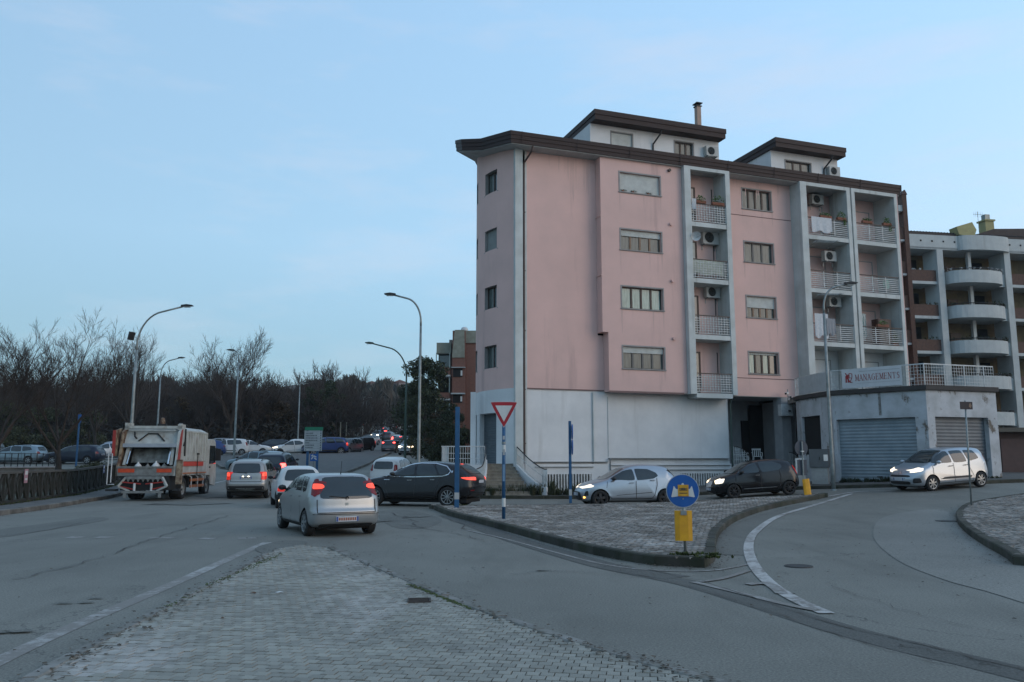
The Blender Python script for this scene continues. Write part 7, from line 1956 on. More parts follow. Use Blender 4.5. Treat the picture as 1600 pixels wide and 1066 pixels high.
o = mb.build('sticker_print', P('print_brown', (.10, .07, .03), .6), t, fix=True); o.location = (0, 0, zc)
mb = MB(); disc(mb, .03*R_*1.4, -.046, cz=-.47*R_, n=10); o = mb.build('bolt', M_galv, t); o.location = (0, 0, zc)
z0_, z1_ = at(1070, 845, g.y).z-gz, at(1070, 798, g.y).z-gz; hw = 13/1291*g.y
mb = MB(); prof = [(-hw, -.03), (-hw*.5, -.05), (hw*.5, -.05), (hw, -.03), (hw, .03), (hw*.5, .05), (-hw*.5, .05), (-hw, .03)]; mb.prism(prof, z0_, z1_)
mb.build('marker_board', M_yellow, t, fix=True)
mb = MB(); mb.box(-.05, .05, -.065, -.051, z1_-.07, z1_-.0); mb.build('clamp', M_galv, t)
mb = MB(); mb.lathe([(.10, 0), (.06, .03), (.026, .04)], 12, M=Matrix.Rotation(radians(90), 4, 'X')); mb.build('foot', M_conc, t, fix=True)
# blue posts
def blue_post(px, D, py_top, label, wdt, signs):
    g = colx(px, D); gz = g.z+.15; H_ = at(px, py_top, D).z-gz
    t = thing('sign_post', label, 'sign post', (g.x, g.y, gz), radians(0))
    mb = MB(); mb.box(-wdt/2, wdt/2, -.05, .05, 0, H_); mb.box(-wdt/2+.02, wdt/2-.02, -.055, -.051, .02, H_-.02); mb.build('pole', M_blue, t)
    mb = MB(); mb.box(-wdt/2-.003, wdt/2+.003, -.059, .053, .28, .50); mb.build('white_band', P('band_grey', (.40, .42, .42), .5), t)
    for (z, r) in signs:
        mb = MB(); n = 20; mb.add([(wdt/2+.02, r*cos(2*pi*i/n), z+r*sin(2*pi*i/n)) for i in range(n)]+[(wdt/2+.05, r*cos(2*pi*i/n), z+r*sin(2*pi*i/n)) for i in range(n)], [tuple(range(n)), tuple(range(n, 2*n))[::-1]]+[(i, n+i, n+(i+1) % n, (i+1) % n) for i in range(n)])
        mb.build('edge_on_disc', M_signblue, t)
        mb = MB(); mb.box(-wdt/2, wdt/2+.025, -.03, .03, z-.03, z+.03); mb.build('clamp', M_galv, t)
    return t
blue_post(716, 28.0, 636, 'thick plain blue post at the left tip of the middle island', .15, [])
bp = blue_post(889, 31.0, 658, 'blue post with two edge on discs at the back of the middle island', .10, [(2.62, .28), (2.05, .28)])
# grey backed disc and crooked yellow marker at the right end of the island
g = colx(1245, 32.5); gz = g.z+.15; zt_ = at(1245, 690, 32.5).z-gz
t = thing('road_sign', 'round road sign seen from its grey back at the right end of the middle island', 'road sign', (g.x, g.y, gz), radians(18))
mb = MB(); mb.tube([(0, 0, 0), (0, 0, zt_)], .03, 8); mb.build('pole', M_galv, t)
mb = MB(); n = 24; disc(mb, .30, .04); o = mb.build('sign_back', P('sign_back', (.03, .05, .075), .6), t); o.location = (0, 0, zt_-.25)
mb = MB(); mb.box(-.22, .22, .05, .055, .75, 1.35); mb.build('lower_panel', MATS['sign_back'], t)
mb = MB(); mb.box(-.06, .06, -.04, .045, zt_-.4, zt_-.36); mb.build('clamp', M_signwhite, t)
t = thing('marker_board', 'crooked yellow marker board leaning at the foot of the grey backed sign', 'marker', (g.x+.06, g.y-.2, gz), radians(10)); t.rotation_euler = (0, radians(-6), radians(10))
mb = MB(); mb.prism([(-.13, -.02), (-.05, -.05), (.08, -.05), (.15, -.02), (.15, .02), (-.13, .02)], .02, .62); mb.build('board', M_yellow, t, fix=True)
mb = MB(); mb.tube([(0, .03, 0), (0, .03, .75)], .015, 5); mb.build('stake', M_galv, t)
# small brown sign on the right island, seen from behind
g = gnd(1518, 790, .15); gz = g.z+.15; D_ = g.y; tp_ = at(1508, 628, D_); lean = math.atan2(tp_.x-g.x, tp_.z-gz)
t = thing('road_sign', 'thin grey pole with a small dark rectangular sign on the right island', 'road sign', (g.x, g.y, gz), 0); t.rotation_euler = (0, lean, 0)
H_ = tp_.z-gz; mb = MB(); mb.tube([(0, 0, 0), (0, 0, H_+.04)], .028, 8); mb.build('pole', M_galv, t, smooth=True)
mb = MB(); mb.box(-.19, .20, -.05, -.03, H_-.24, H_); mb.build('sign_plate', P('plate_brown', (.05, .035, .035), .6), t)
mb = MB(); mb.prism([(.08, H_-.16), (.14, H_-.20), (.17, H_-.12), (.13, H_-.04), (.09, H_-.08)], -.054, -.051, axis='y'); mb.build('plate_symbol', P('symbol_tan', (.28, .18, .12), .6), t, fix=True)
# direction sign board with green header
D_ = 52.0; g = colx(495, D_); gz = g.z+.1
t = thing('direction_board', 'large white direction board with a green header on two blue posts', 'road sign', (g.x, g.y, gz), 0)
sc_ = D_/1291*1.0; bx0, bx1 = (481-495)*sc_, (508.5-495)*sc_; bz0, bz1 = at(495, 705, D_).z-gz, at(495, 668, D_).z-gz
mb = MB(); mb.box(bx0, bx1, -.06, -.02, bz0, bz1-.20); mb.build('board', P('board_white', (.44, .46, .46), .6), t)
mb = MB(); mb.box(bx0+.02, bx1+.04, -.06, -.02, bz1-.195, bz1+.02); mb.build('green_header', P('header_green', (.01, .20, .10), .5), t)
nrow = 9; rr = random.Random(4)
for i in range(nrow):
    z = bz0+.05+(bz1-.28-bz0)*i/(nrow-1)
    mb = MB(); mb.box(bx0+.03, bx1-.03, -.064, -.061, z-.045, z-.035); mb.build('row_line', P('row_grey', (.16, .17, .18), .6), t)
    mb = MB(); x = bx0+.08
    while x < bx1-.3:
        w_ = rr.uniform(.03, .09); mb.box(x, x+w_, -.064, -.061, z-.015, z+.05); x += w_+.025
        if rr.random() < .12: break
    mb.build('row_text', P('row_ink', (.10, .11, .12), .6), t)
    mb = MB(); mb.prism([(bx1-.12, z-.02), (bx1-.05, z-.02), (bx1-.05, z+.06), (bx1-.12, z+.06)], -.064, -.061, axis='y'); mb.build('arrow_mark', MATS['row_ink'], t)
for x in (bx0+.22, bx1-.28):
    mb = MB(); mb.box(x-.07, x+.07, -.018, .08, 0, bz1-.1); mb.build('post', M_blue, t)
g2 = colx(497, 50.8); zc = at(497, 715, 50.8).z-g2.z-.1
t = thing('works_sign', 'small square blue sign with white arrow over a yellow marker before the direction board', 'road sign', (g2.x, g2.y, g2.z+.1), 0)
mb = MB(); mb.tube([(0, 0, 0), (0, 0, zc+.1)], .03, 6); mb.build('pole', M_galv, t)
mb = MB(); mb.box(-.24, .24, -.05, -.035, zc-.22, zc+.22); mb.build('sign_plate', M_signblue, t)
mb = MB()
for a, b, c, d in ((-.16, -.1, -.02, .1), (-.02, .1, .14, .02), (.0, -.02, .16, -.12), (-.16, .08, -.06, .16)): mb.beam((a, -.053, zc+b), (c, -.053, zc+d), .004, .07, up=(0, 0, 1))
mb.build('symbol', M_signwhite, t)
mb = MB(); mb.prism([(-.13, -.03), (.13, -.03), (.13, .03), (-.13, .03)], .05, .55); mb.build('marker_board', M_yellow, t)
# pale posts on the slope, yellow marker by the car queue
for i, (px, D, pt) in enumerate(((536, 97, 661), (545, 99, 661))):
    g = colx(px, D); H_ = at(px, pt, D).z-g.z; t = thing('post', 'pale slim post on the grass before the wood, %s of the two' % ('left', 'right')[i], 'post', tuple(g), 0, 'pale posts')
    mb = MB(); mb.tube([(0, 0, 0), (0, 0, H_)], .06, 6); mb.build('pole', P('post_pale', (.20, .20, .16), .8), t); mb = MB(); mb.tube([(0, 0, H_), (0, 0, H_+.08)], .08, 6); mb.build('cap', MATS['post_pale'], t)
g = colx(133, 62); t = thing('sign_post', 'tall blue pole behind the dark estate at the far left', 'sign post', tuple(g), 0); H_ = at(133, 650, 62).z-g.z
mb = MB(); mb.tube([(0, 0, 0), (0, 0, H_)], .07, 8); mb.build('pole', M_blue, t); mb = MB(); mb.box(-.1, .12, -.03, .03, H_-.5, H_+.1); mb.build('sign_edge', M_signblue, t)
# bits by the garage corner
g = colx(1227, 39.6); t = thing('utility_cabinet', 'grey cabinet on a pale concrete base beside the garage corner', 'cabinet', (14.3, 38.8, T(14.3, 38.8)+.14), radians(-30))
mb = MB(); mb.prism([(-.36, -.2), (.36, -.2), (.36, .2), (-.36, .2)], 0, .75); mb.build('base', P('base_pale', (.36, .36, .34), .9), t); mb = MB(); mb.box(-.42, .42, -.24, .24, .75, 1.6); mb.build('cabinet_body', P('cab_grey', (.13, .135, .135), .7), t)
mb = MB(); mb.box(-.40, -.01, -.25, -.241, .78, 1.57); mb.box(.01, .40, -.25, -.241, .78, 1.57); mb.build('door', MATS['cab_grey'], t); mb = MB(); mb.box(.03, .06, -.265, -.251, 1.1, 1.25); mb.build('handle', M_darkmetal, t)
t = thing('warning_board', 'small white warning board with red figure leaning behind the grey backed sign', 'sign', (13.3, 38.6, T(13.3, 38.6)+.14), radians(-5))
mb = MB(); mb.box(-.2, .2, -.02, 0, .55, 1.25); mb.build('board', M_signwhite, t); mb = MB(); mb.prism([(-.1, .7), (.1, .7), (.06, .85), (.1, 1.1), (0, 1.2), (-.1, 1.05), (-.04, .85)], -.024, -.021, axis='y'); mb.build('red_mark', M_signred, t, fix=True)
mb = MB(); mb.prism([(-.18, -.18), (.18, -.18), (.18, .18), (-.18, .18)], 0, .5); mb.build('base', MATS['base_pale'], t)

# ================================================================== FENCE AND LEFT SIDE
fn = thing('concrete_fence', 'old concrete balustrade with crossed bars and a long top rail beside the left footpath', 'fence', (0, 0, 0))
fpts = resample([(p.x, p.y) for p in FENCE_PATH], 1.55)
M_fence = P('fence_concrete', (.035, .032, .027), .95, col2=(.022, .024, .017), scale=3, bump=.5, bscale=25)
M_rail = P('fence_rail', (.10, .095, .082), .9, col2=(.06, .056, .05), scale=4)
for i, (a, b) in enumerate(zip(fpts, fpts[1:])):
    za, zb2 = T(a.x, a.y)+.12, T(b.x, b.y)+.12; d = (b-a).normalized()
    mb = MB(); mb.beam((a.x, a.y, za-.1), (a.x, a.y, za+1.12), .17, .17, up=(d.x, d.y, 0)); mb.build('post', M_fence, fn)
    mb = MB(); mb.beam((a.x, a.y, za+1.15), (b.x, b.y, zb2+1.15), .16, .09); mb.build('top_rail', M_rail, fn)
    mb = MB(); mb.beam((a.x, a.y, za+.1), (b.x, b.y, zb2+.1), .12, .09); mb.build('bottom_rail', M_fence, fn)
    for k in range(2):
        p0, p1 = a+(b-a)*(k/2+.05), a+(b-a)*((k+1)/2-.05); z0, z1 = za+.14, za+1.08; m_ = (p0+p1)/2; zm = (z0+z1)/2
        for s_ in (0, 1):
            A = Vector((p0.x, p0.y, z0 if s_ else z1)); B = Vector((p1.x, p1.y, z1 if s_ else z0)); mb = MB(); off = Vector((-d.y, d.x, 0))*(.012 if s_ else -.012)
            q = [A+off, A.lerp(B, .35)+off+Vector((0, 0, .05 if not s_ else -.05)), A.lerp(B, .65)+off+Vector((0, 0, -.05 if not s_ else .05)), B+off]
            for u, v_ in zip(q, q[1:]): mb.beam(u, v_, .07, .09)
            mb.build('cross_bar', M_fence, fn)
        if k == 0:
            mb = MB(); mm = a+(b-a)*.5; mb.beam((mm.x, mm.y, za+.12), (mm.x, mm.y, za+1.1), .09, .09, up=(d.x, d.y, 0)); mb.build('baluster', M_fence, fn)
def fence_hit(px):
    best = None
    for a, b in zip(fpts, fpts[1:]):
        r = ray(px, 700); d = b-a; k = (a.x*d.y-a.y*d.x)/(r.x*d.y-r.y*d.x); p = Vector((r.x*k, r.y*k)); t_ = (p-a).dot(d)/d.dot(d)
        if 0 <= t_ <= 1: best = p, d.normalized()
    return best
for px, py, m_, lb, s_ in ((38, 744, P('notice_pink', (.45, .24, .27), .6), 'small pink and white notice tied to the concrete fence', .26), (160, 733, P('notice_blue', (.14, .18, .34), .6), 'small bluish notice on the concrete fence near the truck', .20)):
    h = fence_hit(px)
    if h:
        p, d = h; z = at(px, py, p.y).z; t = thing('notice', lb, 'notice', (p.x+d.y*.14, p.y-d.x*.14, z), atan2(d.y, d.x))
        mb = MB(); mb.box(-s_*.7, s_*.7, -.01, 0, -s_, s_); mb.build('sheet', m_, t); mb = MB(); mb.box(-s_*.5, s_*.5, -.014, -.011, s_*.2, s_*.75); mb.box(-s_*.5, s_*.5, -.014, -.011, -.6*s_, -.3*s_); mb.build('print', M_signwhite, t)
# low metal railing and wall beyond the fence, edge of the upper road
wl2 = thing('low_wall', 'low pale retaining wall of the upper road beyond the concrete fence', 'wall', (0, 0, 0))
wa, wb = Vector(colx(-40, 47)[:2]), Vector(colx(100, 52)[:2])
mb = MB(); n = 8
for i in range(n):
    a, b = wa+(wb-wa)*i/n, wa+(wb-wa)*(i+1)/n; z = 1.28
    mb.beam((a.x, a.y, z*.5), (b.x, b.y, z*.5), .3, z)
mb.build('wall', P('wall_pale', (.16, .16, .15), .9, col2=(.10, .10, .09), scale=2), wl2)
mb = MB(); mb.beam((wa.x, wa.y, 1.32), (wb.x, wb.y, 1.32), .45, .07); mb.build('coping', P('coping', (.36, .37, .38), .8), wl2)
rl = thing('metal_railing', 'thin dark railing on the low wall before the far left cars', 'railing', (0, 0, 0))
for i in range(15):
    p = wa+(wb-wa)*i/14; mb = MB(); mb.box(p.x-.02, p.x+.02, p.y-.02, p.y+.02, 1.35, 2.15); mb.build('post', M_darkmetal, rl)
for z in (1.6, 1.85, 2.12):
    mb = MB(); mb.beam((wa.x, wa.y, z), (wb.x, wb.y, z), .02, .03); mb.build('rail', M_darkmetal, rl)
# ================================================================== TREES AND PLANTS
def bare_tree_mesh(seed, h, levels=5, spread=.55, mainn=5, twig=.009, vase=.5):
    """trunk mesh and crown mesh of a leafless tree"""
    r = random.Random(seed); tr_ = MB(); cr_ = MB()
    def branch(p, d, L_, rad, lv):
        k = 4 if lv <= 2 else (3 if lv == 3 else 2)
        pts = [p.copy()]; dd = d.copy(); rr = [rad]
        for i in range(k):
            dd = (dd+Vector((r.gauss(0, .11), r.gauss(0, .11), r.gauss(0, .06)+.07))).normalized()
            pts.append(pts[-1]+dd*L_/k); rr.append(max(twig*.6, rad*(1-.62*(i+1)/k)))
        tgt = tr_ if lv == 0 else cr_
        tgt.tube(pts, rr, 8 if lv == 0 else (6 if lv == 1 else (4 if lv == 2 else 3)), cap=False)
        if lv >= levels: return
        nch = ({0: mainn, 1: 5, 2: 5, 3: 4, 4: 3} if levels > 4 else {0: mainn, 1: 6, 2: 6, 3: 5}).get(lv, 4)
        for c in range(nch):
            if lv == 0: t = 1.0 if c < mainn-1 else .75
            else: t = .25+.75*(c+.5)/nch
            f = t*k; i = min(k-1, int(f)); q = pts[i].lerp(pts[i+1], f-i); bd = (pts[i+1]-pts[i]).normalized()
            az = 2*pi*c/nch+r.uniform(-.5, .5)+seed
            side = Vector((cos(az), sin(az), 0)); side = (side-bd*side.dot(bd)).normalized()
            a = r.uniform(.45, .75) if lv == 0 else r.uniform(.35, .85)
            nd = (bd*cos(a*(spread/.55))+side*sin(a*(spread/.55))+Vector((0, 0, .10))).normalized()
            ll = L_*(r.uniform(1.5, 1.9) if lv == 0 else r.uniform(.45, .68)*(1.15-.45*t))
            branch(q, nd, ll, max(twig, rr[i]*(.62 if lv == 0 else .5)), lv+1)
        if lv > 0:
            branch(pts[-1], dd, L_*.5, rr[-1], lv+1)
    branch(Vector((0, 0, -.1)), Vector((r.gauss(0, .05), r.gauss(0, .05), 1)).normalized(), h*.24, h*.024, 0)
    return tr_.mesh('trunk', M_bark, True), cr_.mesh('crown', M_twig)
def tree_obj(tm, cm, x, y, label, s_=1.0, rz=0.0, group='bare trees beside the road', nm='bare_tree', cat='tree', sz=None):
    t = thing(nm, label, cat, (x, y, T(x, y)), rz, group); t.scale = (s_, s_, sz or s_)
    link('trunk', tm, t); link('crown', cm, t); return t
A1 = bare_tree_mesh(11, 9.0, 5, .58, 6, .008); A2 = bare_tree_mesh(23, 9.0, 5, .50, 6, .008)
tree_obj(*A1, at_px(105, 48), 48, 'large bare tree with a low fork behind the concrete fence', 1.08, .4)
tree_obj(*A2, at_px(4, 45), 45, 'bare tree cut by the left edge of the view behind the concrete fence', 1.14, 1.7)
tree_obj(*A1, at_px(-70, 52), 52, 'bare tree just outside the left edge', 1.1, 2.9)
tree_obj(*A2, at_px(222, 76), 76, 'bare tree rising behind the tall lamp and refuse truck', 1.3, 3.6)
tree_obj(*A1, at_px(160, 84), 84, 'thin bare tree between the forked tree and the refuse truck', 1.15, 5.0)
tree_obj(*A2, at_px(372, 92), 92, 'tallest bare tree above the white cars and left lamp post', 1.55, 4.4)
tree_obj(*A1, at_px(330, 98), 98, 'bare tree left of the tallest one', 1.2, .9)
B = [bare_tree_mesh(100+i, 9.5, 4, .5+.05*i, 5, .022) for i in range(4)]
rt_ = random.Random(9)
def wood_label(px, row):
    z = ('at the far left edge' if px < 10 else 'behind the forked tree' if px < 150 else 'behind the refuse truck' if px < 230 else 'just right of the refuse truck' if px < 310 else 'behind the left lamp post' if px < 400 else 'above the white hatchback' if px < 480 else 'above the direction board' if px < 545 else 'beside the hill road')
    return 'bare tree %s, %s row of the wood' % (z, ('front', 'second', 'third', 'fourth', 'rearmost')[row])
Wg = 'bare trees of the wood'
descr = ['slender', 'broad', 'short', 'tall']
n = 0
for row, (D, step, hs) in enumerate(((104, 34, .78), (114, 30, .86), (126, 28, .92), (140, 26, 1.0), (158, 26, 1.05))):
    px = -120+row*9
    while px < (560 if D < 120 else (585 if D < 150 else 655)):
        D2 = D+rt_.uniform(-5, 5); s_ = hs*rt_.choice((.62, .78, .9, 1.0, 1.12, 1.3))*rt_.uniform(.92, 1.06)
        s_ *= .9 if 540 < px < 640 else 1.12
        t = tree_obj(*B[n % 4], at_px(px, D2), D2, wood_label(px, row), s_, rt_.uniform(0, 6), Wg)
        n += 1; px += step*rt_.uniform(.7, 1.3)
# leafy trees
def leaf_tree(seed, h, w, nleaf, mat, trunk=.18, low=.12, ls=.16, dense=1.0):
    r = random.Random(seed); tb = MB(); tb.tube([(0, 0, -.1), (.05, 0, h*.3), (0, .05, h*.75)], [trunk, trunk*.8, trunk*.3], 7)
    cl = []
    for i in range(int(34*dense)):
        z = r.uniform(low, .95); k = sin(pi*min(1, (z-low)/(1-low)*.86+.14))**.7
        a = r.uniform(0, 2*pi); q = r.uniform(.25, .95)
        c = Vector((cos(a)*w/2*k*q, sin(a)*w/2*k*q, z*h)); cl.append((c, r.uniform(.10, .2)*w))
        if i % 3 == 0: tb.tube([(0, 0, max(.3, c.z-h*.12)), c*.6+Vector((0, 0, c.z*.4)), c], [trunk*.35, trunk*.2, .02], 4, cap=False)
    lb_ = MB(); per = nleaf//len(cl)
    for c, s_ in cl: leaves(lb_, c, s_, s_, s_*.8, per, ls, r)
    return tb.mesh('trunk', M_bark, True), lb_.mesh('crown', mat)
E1 = leaf_tree(1, 9.5, 6.0, 9000, M_leafdk, low=.05); E2 = leaf_tree(2, 10.0, 6.5, 9000, M_leafdk, low=.02); E3 = leaf_tree(3, 8.0, 5.0, 6000, M_leafbr, low=.1)
E4 = leaf_tree(4, 6, 6, 6000, M_leafdry, low=.0)
def leafy(m, px, D, s_, label, rz=0, nm='evergreen_tree', sz=None): return tree_obj(*m, at_px(px, D), D, label, s_, rz, 'leafy trees', nm, sz=sz)
leafy(E2, 666, 84, 1.0, 'tall dark evergreen between the lamp poles and the brick flats', 1)
leafy(E1, 652, 96, 1.0, 'dark evergreen directly behind the straight lamp pole', 2)
leafy(E3, 690, 74, .55, 'russet leaved tree in front of the dark evergreens', 3, 'autumn_tree')
leafy(E1, 712, 70, .5, 'dark evergreen low beside the brick flats', 4)
leafy(E2, 648, 112, .9, 'evergreen at the right kerb of the hill road', 5)
leafy(E1, 516, 108, .92, 'dark rounded evergreen at the edge of the wood right of the direction board', 0)
leafy(E1, 486, 112, .85, 'dark evergreen in the wood above the direction board', 2.2)
leafy(E2, 540, 118, .72, 'smaller dark evergreen above the pale posts', 3.3)
leafy(E3, 440, 104, .8, 'russet tree at the edge of the wood above the dark estate', 1.1, 'autumn_tree')
leafy(E3, 290, 104, .85, 'russet tree behind the refuse truck cab', 2.1, 'autumn_tree')
leafy(E3, 402, 108, .95, 'russet tree right of the left lamp post', 4.1, 'autumn_tree')
leafy(E4, 15, 84, .9, 'olive green bush behind the silver blue estate at the far left', 0, 'green_bush')
leafy(E4, 75, 86, .8, 'olive green bush behind the trunk of the forked tree', 1, 'green_bush')
leafy(E4, 150, 88, .75, 'olive green bush behind the dark estate at the left', 2, 'green_bush')
leafy(E4, 706, 58, .55, 'dark bush beside the terrace of the pink building', 2, 'green_bush'); leafy(E4, 728, 55, .5, 'ivy covered bush left of the terrace railing', 3, 'green_bush')
leafy(E4, 682, 64, .6, 'bush behind the tall grey lamp pole', 4, 'green_bush')
leafy(E4, 142, 43.5, .24, 'low dark hedge bush just left of the refuse truck', 2, 'green_bush', sz=.22); leafy(E4, 165, 45, .25, 'dark bush touching the left side of the refuse truck', 3, 'green_bush', sz=.24)
leafy(E4, 118, 45, .2, 'small bush at the foot of the forked tree', 4, 'green_bush', sz=.17)
# undergrowth of the wood: one mass
ug = MB(); ru = random.Random(77)
for i in range(24000):
    D = ru.choice((98, 103, 110, 120, 133, 150, 175))+ru.uniform(-3, 5); px = ru.uniform(-160, 548 if D < 125 else (580 if D < 145 else 650))
    x = at_px(px, D); hh = min(6.5, abs(ru.gauss(0, 1.5))); z = T(x, D)+hh
    a = Vector((ru.gauss(0, 1), ru.gauss(0, 1), ru.gauss(0, 1))).normalized(); b = a.cross(Vector((ru.gauss(0, 1), ru.gauss(0, 1), ru.gauss(0, 1)))).normalized(); l_ = ru.uniform(.15, .5)
    q = Vector((x, D, z)); ug.add([q-a*l_, q+b*l_*.45, q+a*l_, q-b*l_*.45], [(0, 1, 2, 3)])
tag(ug.build('undergrowth', P('undergrowth_brown', (.036, .028, .020), .95, col2=(.024, .022, .015), scale=.08, island=.35)), 'brown and dark green undergrowth filling the wood', 'undergrowth', kind='stuff')
# far wood on the slope behind: one mass of fine brush
fw = MB()
for i in range(26000):
    D = ru.uniform(175, 420); px = ru.uniform(-200, 790); x = at_px(px, D)
    base = T(x, D); topy = 606+10*sin(px*.02)+6*sin(px*.11+1); zt2 = at(px, topy, D).z
    z = base+(zt2-base)*(ru.random()**.8)
    a = Vector((ru.gauss(0, .5), ru.gauss(0, .5), 1)).normalized(); b = a.cross(Vector((ru.gauss(0, 1), ru.gauss(0, 1), 0))).normalized(); l_ = ru.uniform(.8, 2.4)*D/250
    q = Vector((x, D, z)); fw.add([q-a*l_, q+b*l_*.22, q+a*l_, q-b*l_*.22], [(0, 1, 2, 3)])
tag(fw.build('far_wood', P('farwood_brown', (.055, .045, .036), .95, col2=(.035, .036, .026), scale=.03, island=.45)), 'far brown leafless wood covering the slope beyond the hill road', 'wood', kind='stuff')
# hill ridge
hx = [(-700+i*25) for i in range(57)]; hyv = [430, 450, 475, 510, 560, 640, 760, 900]
mb = MB(); prof_ = [0, .45, .75, .92, 1, 1.02, .9, .6]
for j, y in enumerate(hyv):
    for x in hx:
        pxx = 800+x/470*1291; ridge = at(pxx, (604 if 520 < pxx < 700 else 614)+7*sin(pxx*.013)-5*sin(pxx*.031), 560).z if pxx < 1200 else 20
        b = hill_y(y); mb.v.append((x, y, b-2+(ridge-b)*prof_[j]+2*sin(x*.11+j)+1.5*sin(x*.27+2*j)))
nx = len(hx); mb.f = [(j*nx+i, j*nx+i+1, (j+1)*nx+i+1, (j+1)*nx+i) for j in range(len(hyv)-1) for i in range(nx-1)]; mb.m = [0]*len(mb.f)
tag(mb.build('hill', P('hill_wood', (.07, .06, .045), .95, col2=(.11, .10, .085), scale=.03, lo=.45, hi=.6), smooth=True), kind='structure')
for i, (px, py) in enumerate(((583, 600), (612, 599), (626, 598))):
    p = at(px, py, 520); t = thing('hillside_house', 'tiny pale house on the far hill, %s of three' % ('left', 'middle', 'right')[i], 'house', (p.x, p.y, p.z-5.5), 0, 'houses on the far hill')
    mb = MB(); mb.box(-5, 5, -4, 4, 0, 5); mb.build('wall', P('far_house', (.36, .27, .24), .9), t); mb = MB(); mb.prism([(-5.5, 5), (5.5, 5), (0, 7)], -4.3, 4.3, axis='y'); mb.build('roof', P('far_roof', (.20, .10, .08), .9), t)
    mb = MB(); mb.box(-3, -2, -4.1, -4.01, 2, 4); mb.box(2, 3, -4.1, -4.01, 2, 4); mb.build('window', M_dark, t)
# meadow banks
def field(name, pts, mat, step=5):
    sheet_obj(name, [[(at_px(px, D), D) for px, D in pts]], .06, mat, None, step)['kind'] = 'structure'
M_field = P('field_dark', (.05, .058, .026), .95, col2=(.045, .038, .026), scale=.25, bump=.4, bscale=3)
field('meadow', [(-900, 94), (520, 94), (545, 104), (568, 135), (582, 180), (585, 260), (500, 420), (-900, 420)], M_field)
field('bank', [(675, 70), (672, 100), (674, 140), (672, 220), (650, 420), (1100, 420), (800, 120), (760, 70)], M_field)
sheet_obj('bank', [[(-32, 44), (at_px(95, 50), 50), (at_px(180, 50), 50), (at_px(178, 60), 60), (at_px(-60, 56), 56), (-60, 50)]], .05, M_field, None, 1)['kind'] = 'structure'
# planting strip in front of the stairs and basement grilles
pb = MB(); rp2 = random.Random(8)
def tuft(mb, x, y, z, h_, w_, n_, r):
    for i in range(n_):
        a = r.uniform(0, 2*pi); d = Vector((cos(a), sin(a), 0)); q = Vector((x, y, z))+d*r.uniform(0, w_*.3); tip_ = q+d*r.uniform(.2, 1)*w_+Vector((0, 0, h_*r.uniform(.5, 1))); s_ = Vector((-d.y, d.x, 0))*.014
        mid = q.lerp(tip_, .55)+Vector((0, 0, h_*.12)); mb.add([q-s_, q+s_, mid+s_*.8, tip_, mid-s_*.8], [(0, 1, 2, 4), (4, 2, 3)])
for i in range(120):
    x = rp2.uniform(-1.9, 3.6); y = rp2.uniform(37.9, 38.4)+.33*max(0, x)*.3; tuft(pb, x, y, T(x, y)+.14, rp2.uniform(.25, .65), .25, 14, rp2)
tag(pb.build('planting', M_leafdry), 'unkempt olive grass and weeds in front of the entrance stairs', 'weeds', kind='stuff')
for i, (x, y, s_) in enumerate(((1.75, 38.35, .55), (.9, 37.95, .42), (-.9, 37.9, .3))):
    mb = MB(); r = random.Random(40+i); tuft(mb, 0, 0, 0, s_*1.5, s_*.9, 120, r); o = mb.build('foliage', P('yucca_green', (.035, .05, .022), .8, col2=(.06, .06, .03), scale=6)); t = thing('shrub', ('dark spiky shrub at the foot of the right stair wall', 'medium spiky shrub in front of the entrance steps', 'small spiky shrub left of the entrance steps')[i], 'shrub', (x, y, T(x, y)+.14), 0, 'shrubs before the stairs'); o.parent = t
    mb = MB(); mb.tube([(0, 0, 0), (0, 0, .2)], .05, 6); mb.build('stem', M_bark, t)
wb = MB()
for i in range(160):
    k = rp2.random(); a, b = Vector((15.3, 39.0)), Vector((18.0, 36.3)); p = a.lerp(b, k)+Vector((-.12, -.15))*rp2.uniform(.4, 1.5); tuft(wb, p.x, p.y, T(p.x, p.y)+.14, rp2.uniform(.08, .3), .12, 8, rp2)
for i in range(60):
    k = rp2.random(); p = Vector((18.3, 36.1)).lerp(Vector((21.8, 37.2)), k); tuft(wb, p.x, p.y, T(p.x, p.y)+.14, rp2.uniform(.05, .15), .1, 6, rp2)
tag(wb.build('weeds', M_leafdk), 'dark weeds along the foot of the garage wall', 'weeds', kind='stuff')
# grass under the concrete fence, moss at the island corner and post foot
gb = MB()
for i in range(2600):
    j = rp2.randrange(len(fpts)-1); p = fpts[j].lerp(fpts[j+1], rp2.random()); d = (fpts[j+1]-fpts[j]).normalized(); p = p+Vector((-d.y, d.x))*rp2.uniform(-.35, .9)
    tuft(gb, p.x, p.y, T(p.x, p.y)+.12, rp2.uniform(.05, .16), .08, 3, rp2)
tag(gb.build('grass', M_grass), 'short grass under the concrete fence', 'grass', kind='stuff')
mg = MB()
for (px, py, n_, w_) in ((1082, 868, 60, .25), (716, 790, 40, .15), (1108, 872, 30, .12)):
    g = gnd(px, py, .15)
    for i in range(n_): tuft(mg, g.x+rp2.gauss(0, w_), g.y+rp2.gauss(0, .06), T(g.x, g.y)+.15, rp2.uniform(.02, .07), .05, 5, rp2)
tag(mg.build('moss_tufts', M_moss), 'green tufts at the island corner and foot of the blue post', 'moss', kind='stuff')
p = gnd(1080, 867, .15); scrap(1084, 866, .09, M_signwhite, 'white scrap lying at the foot of the round blue sign', 'litter', 'paper_scrap')
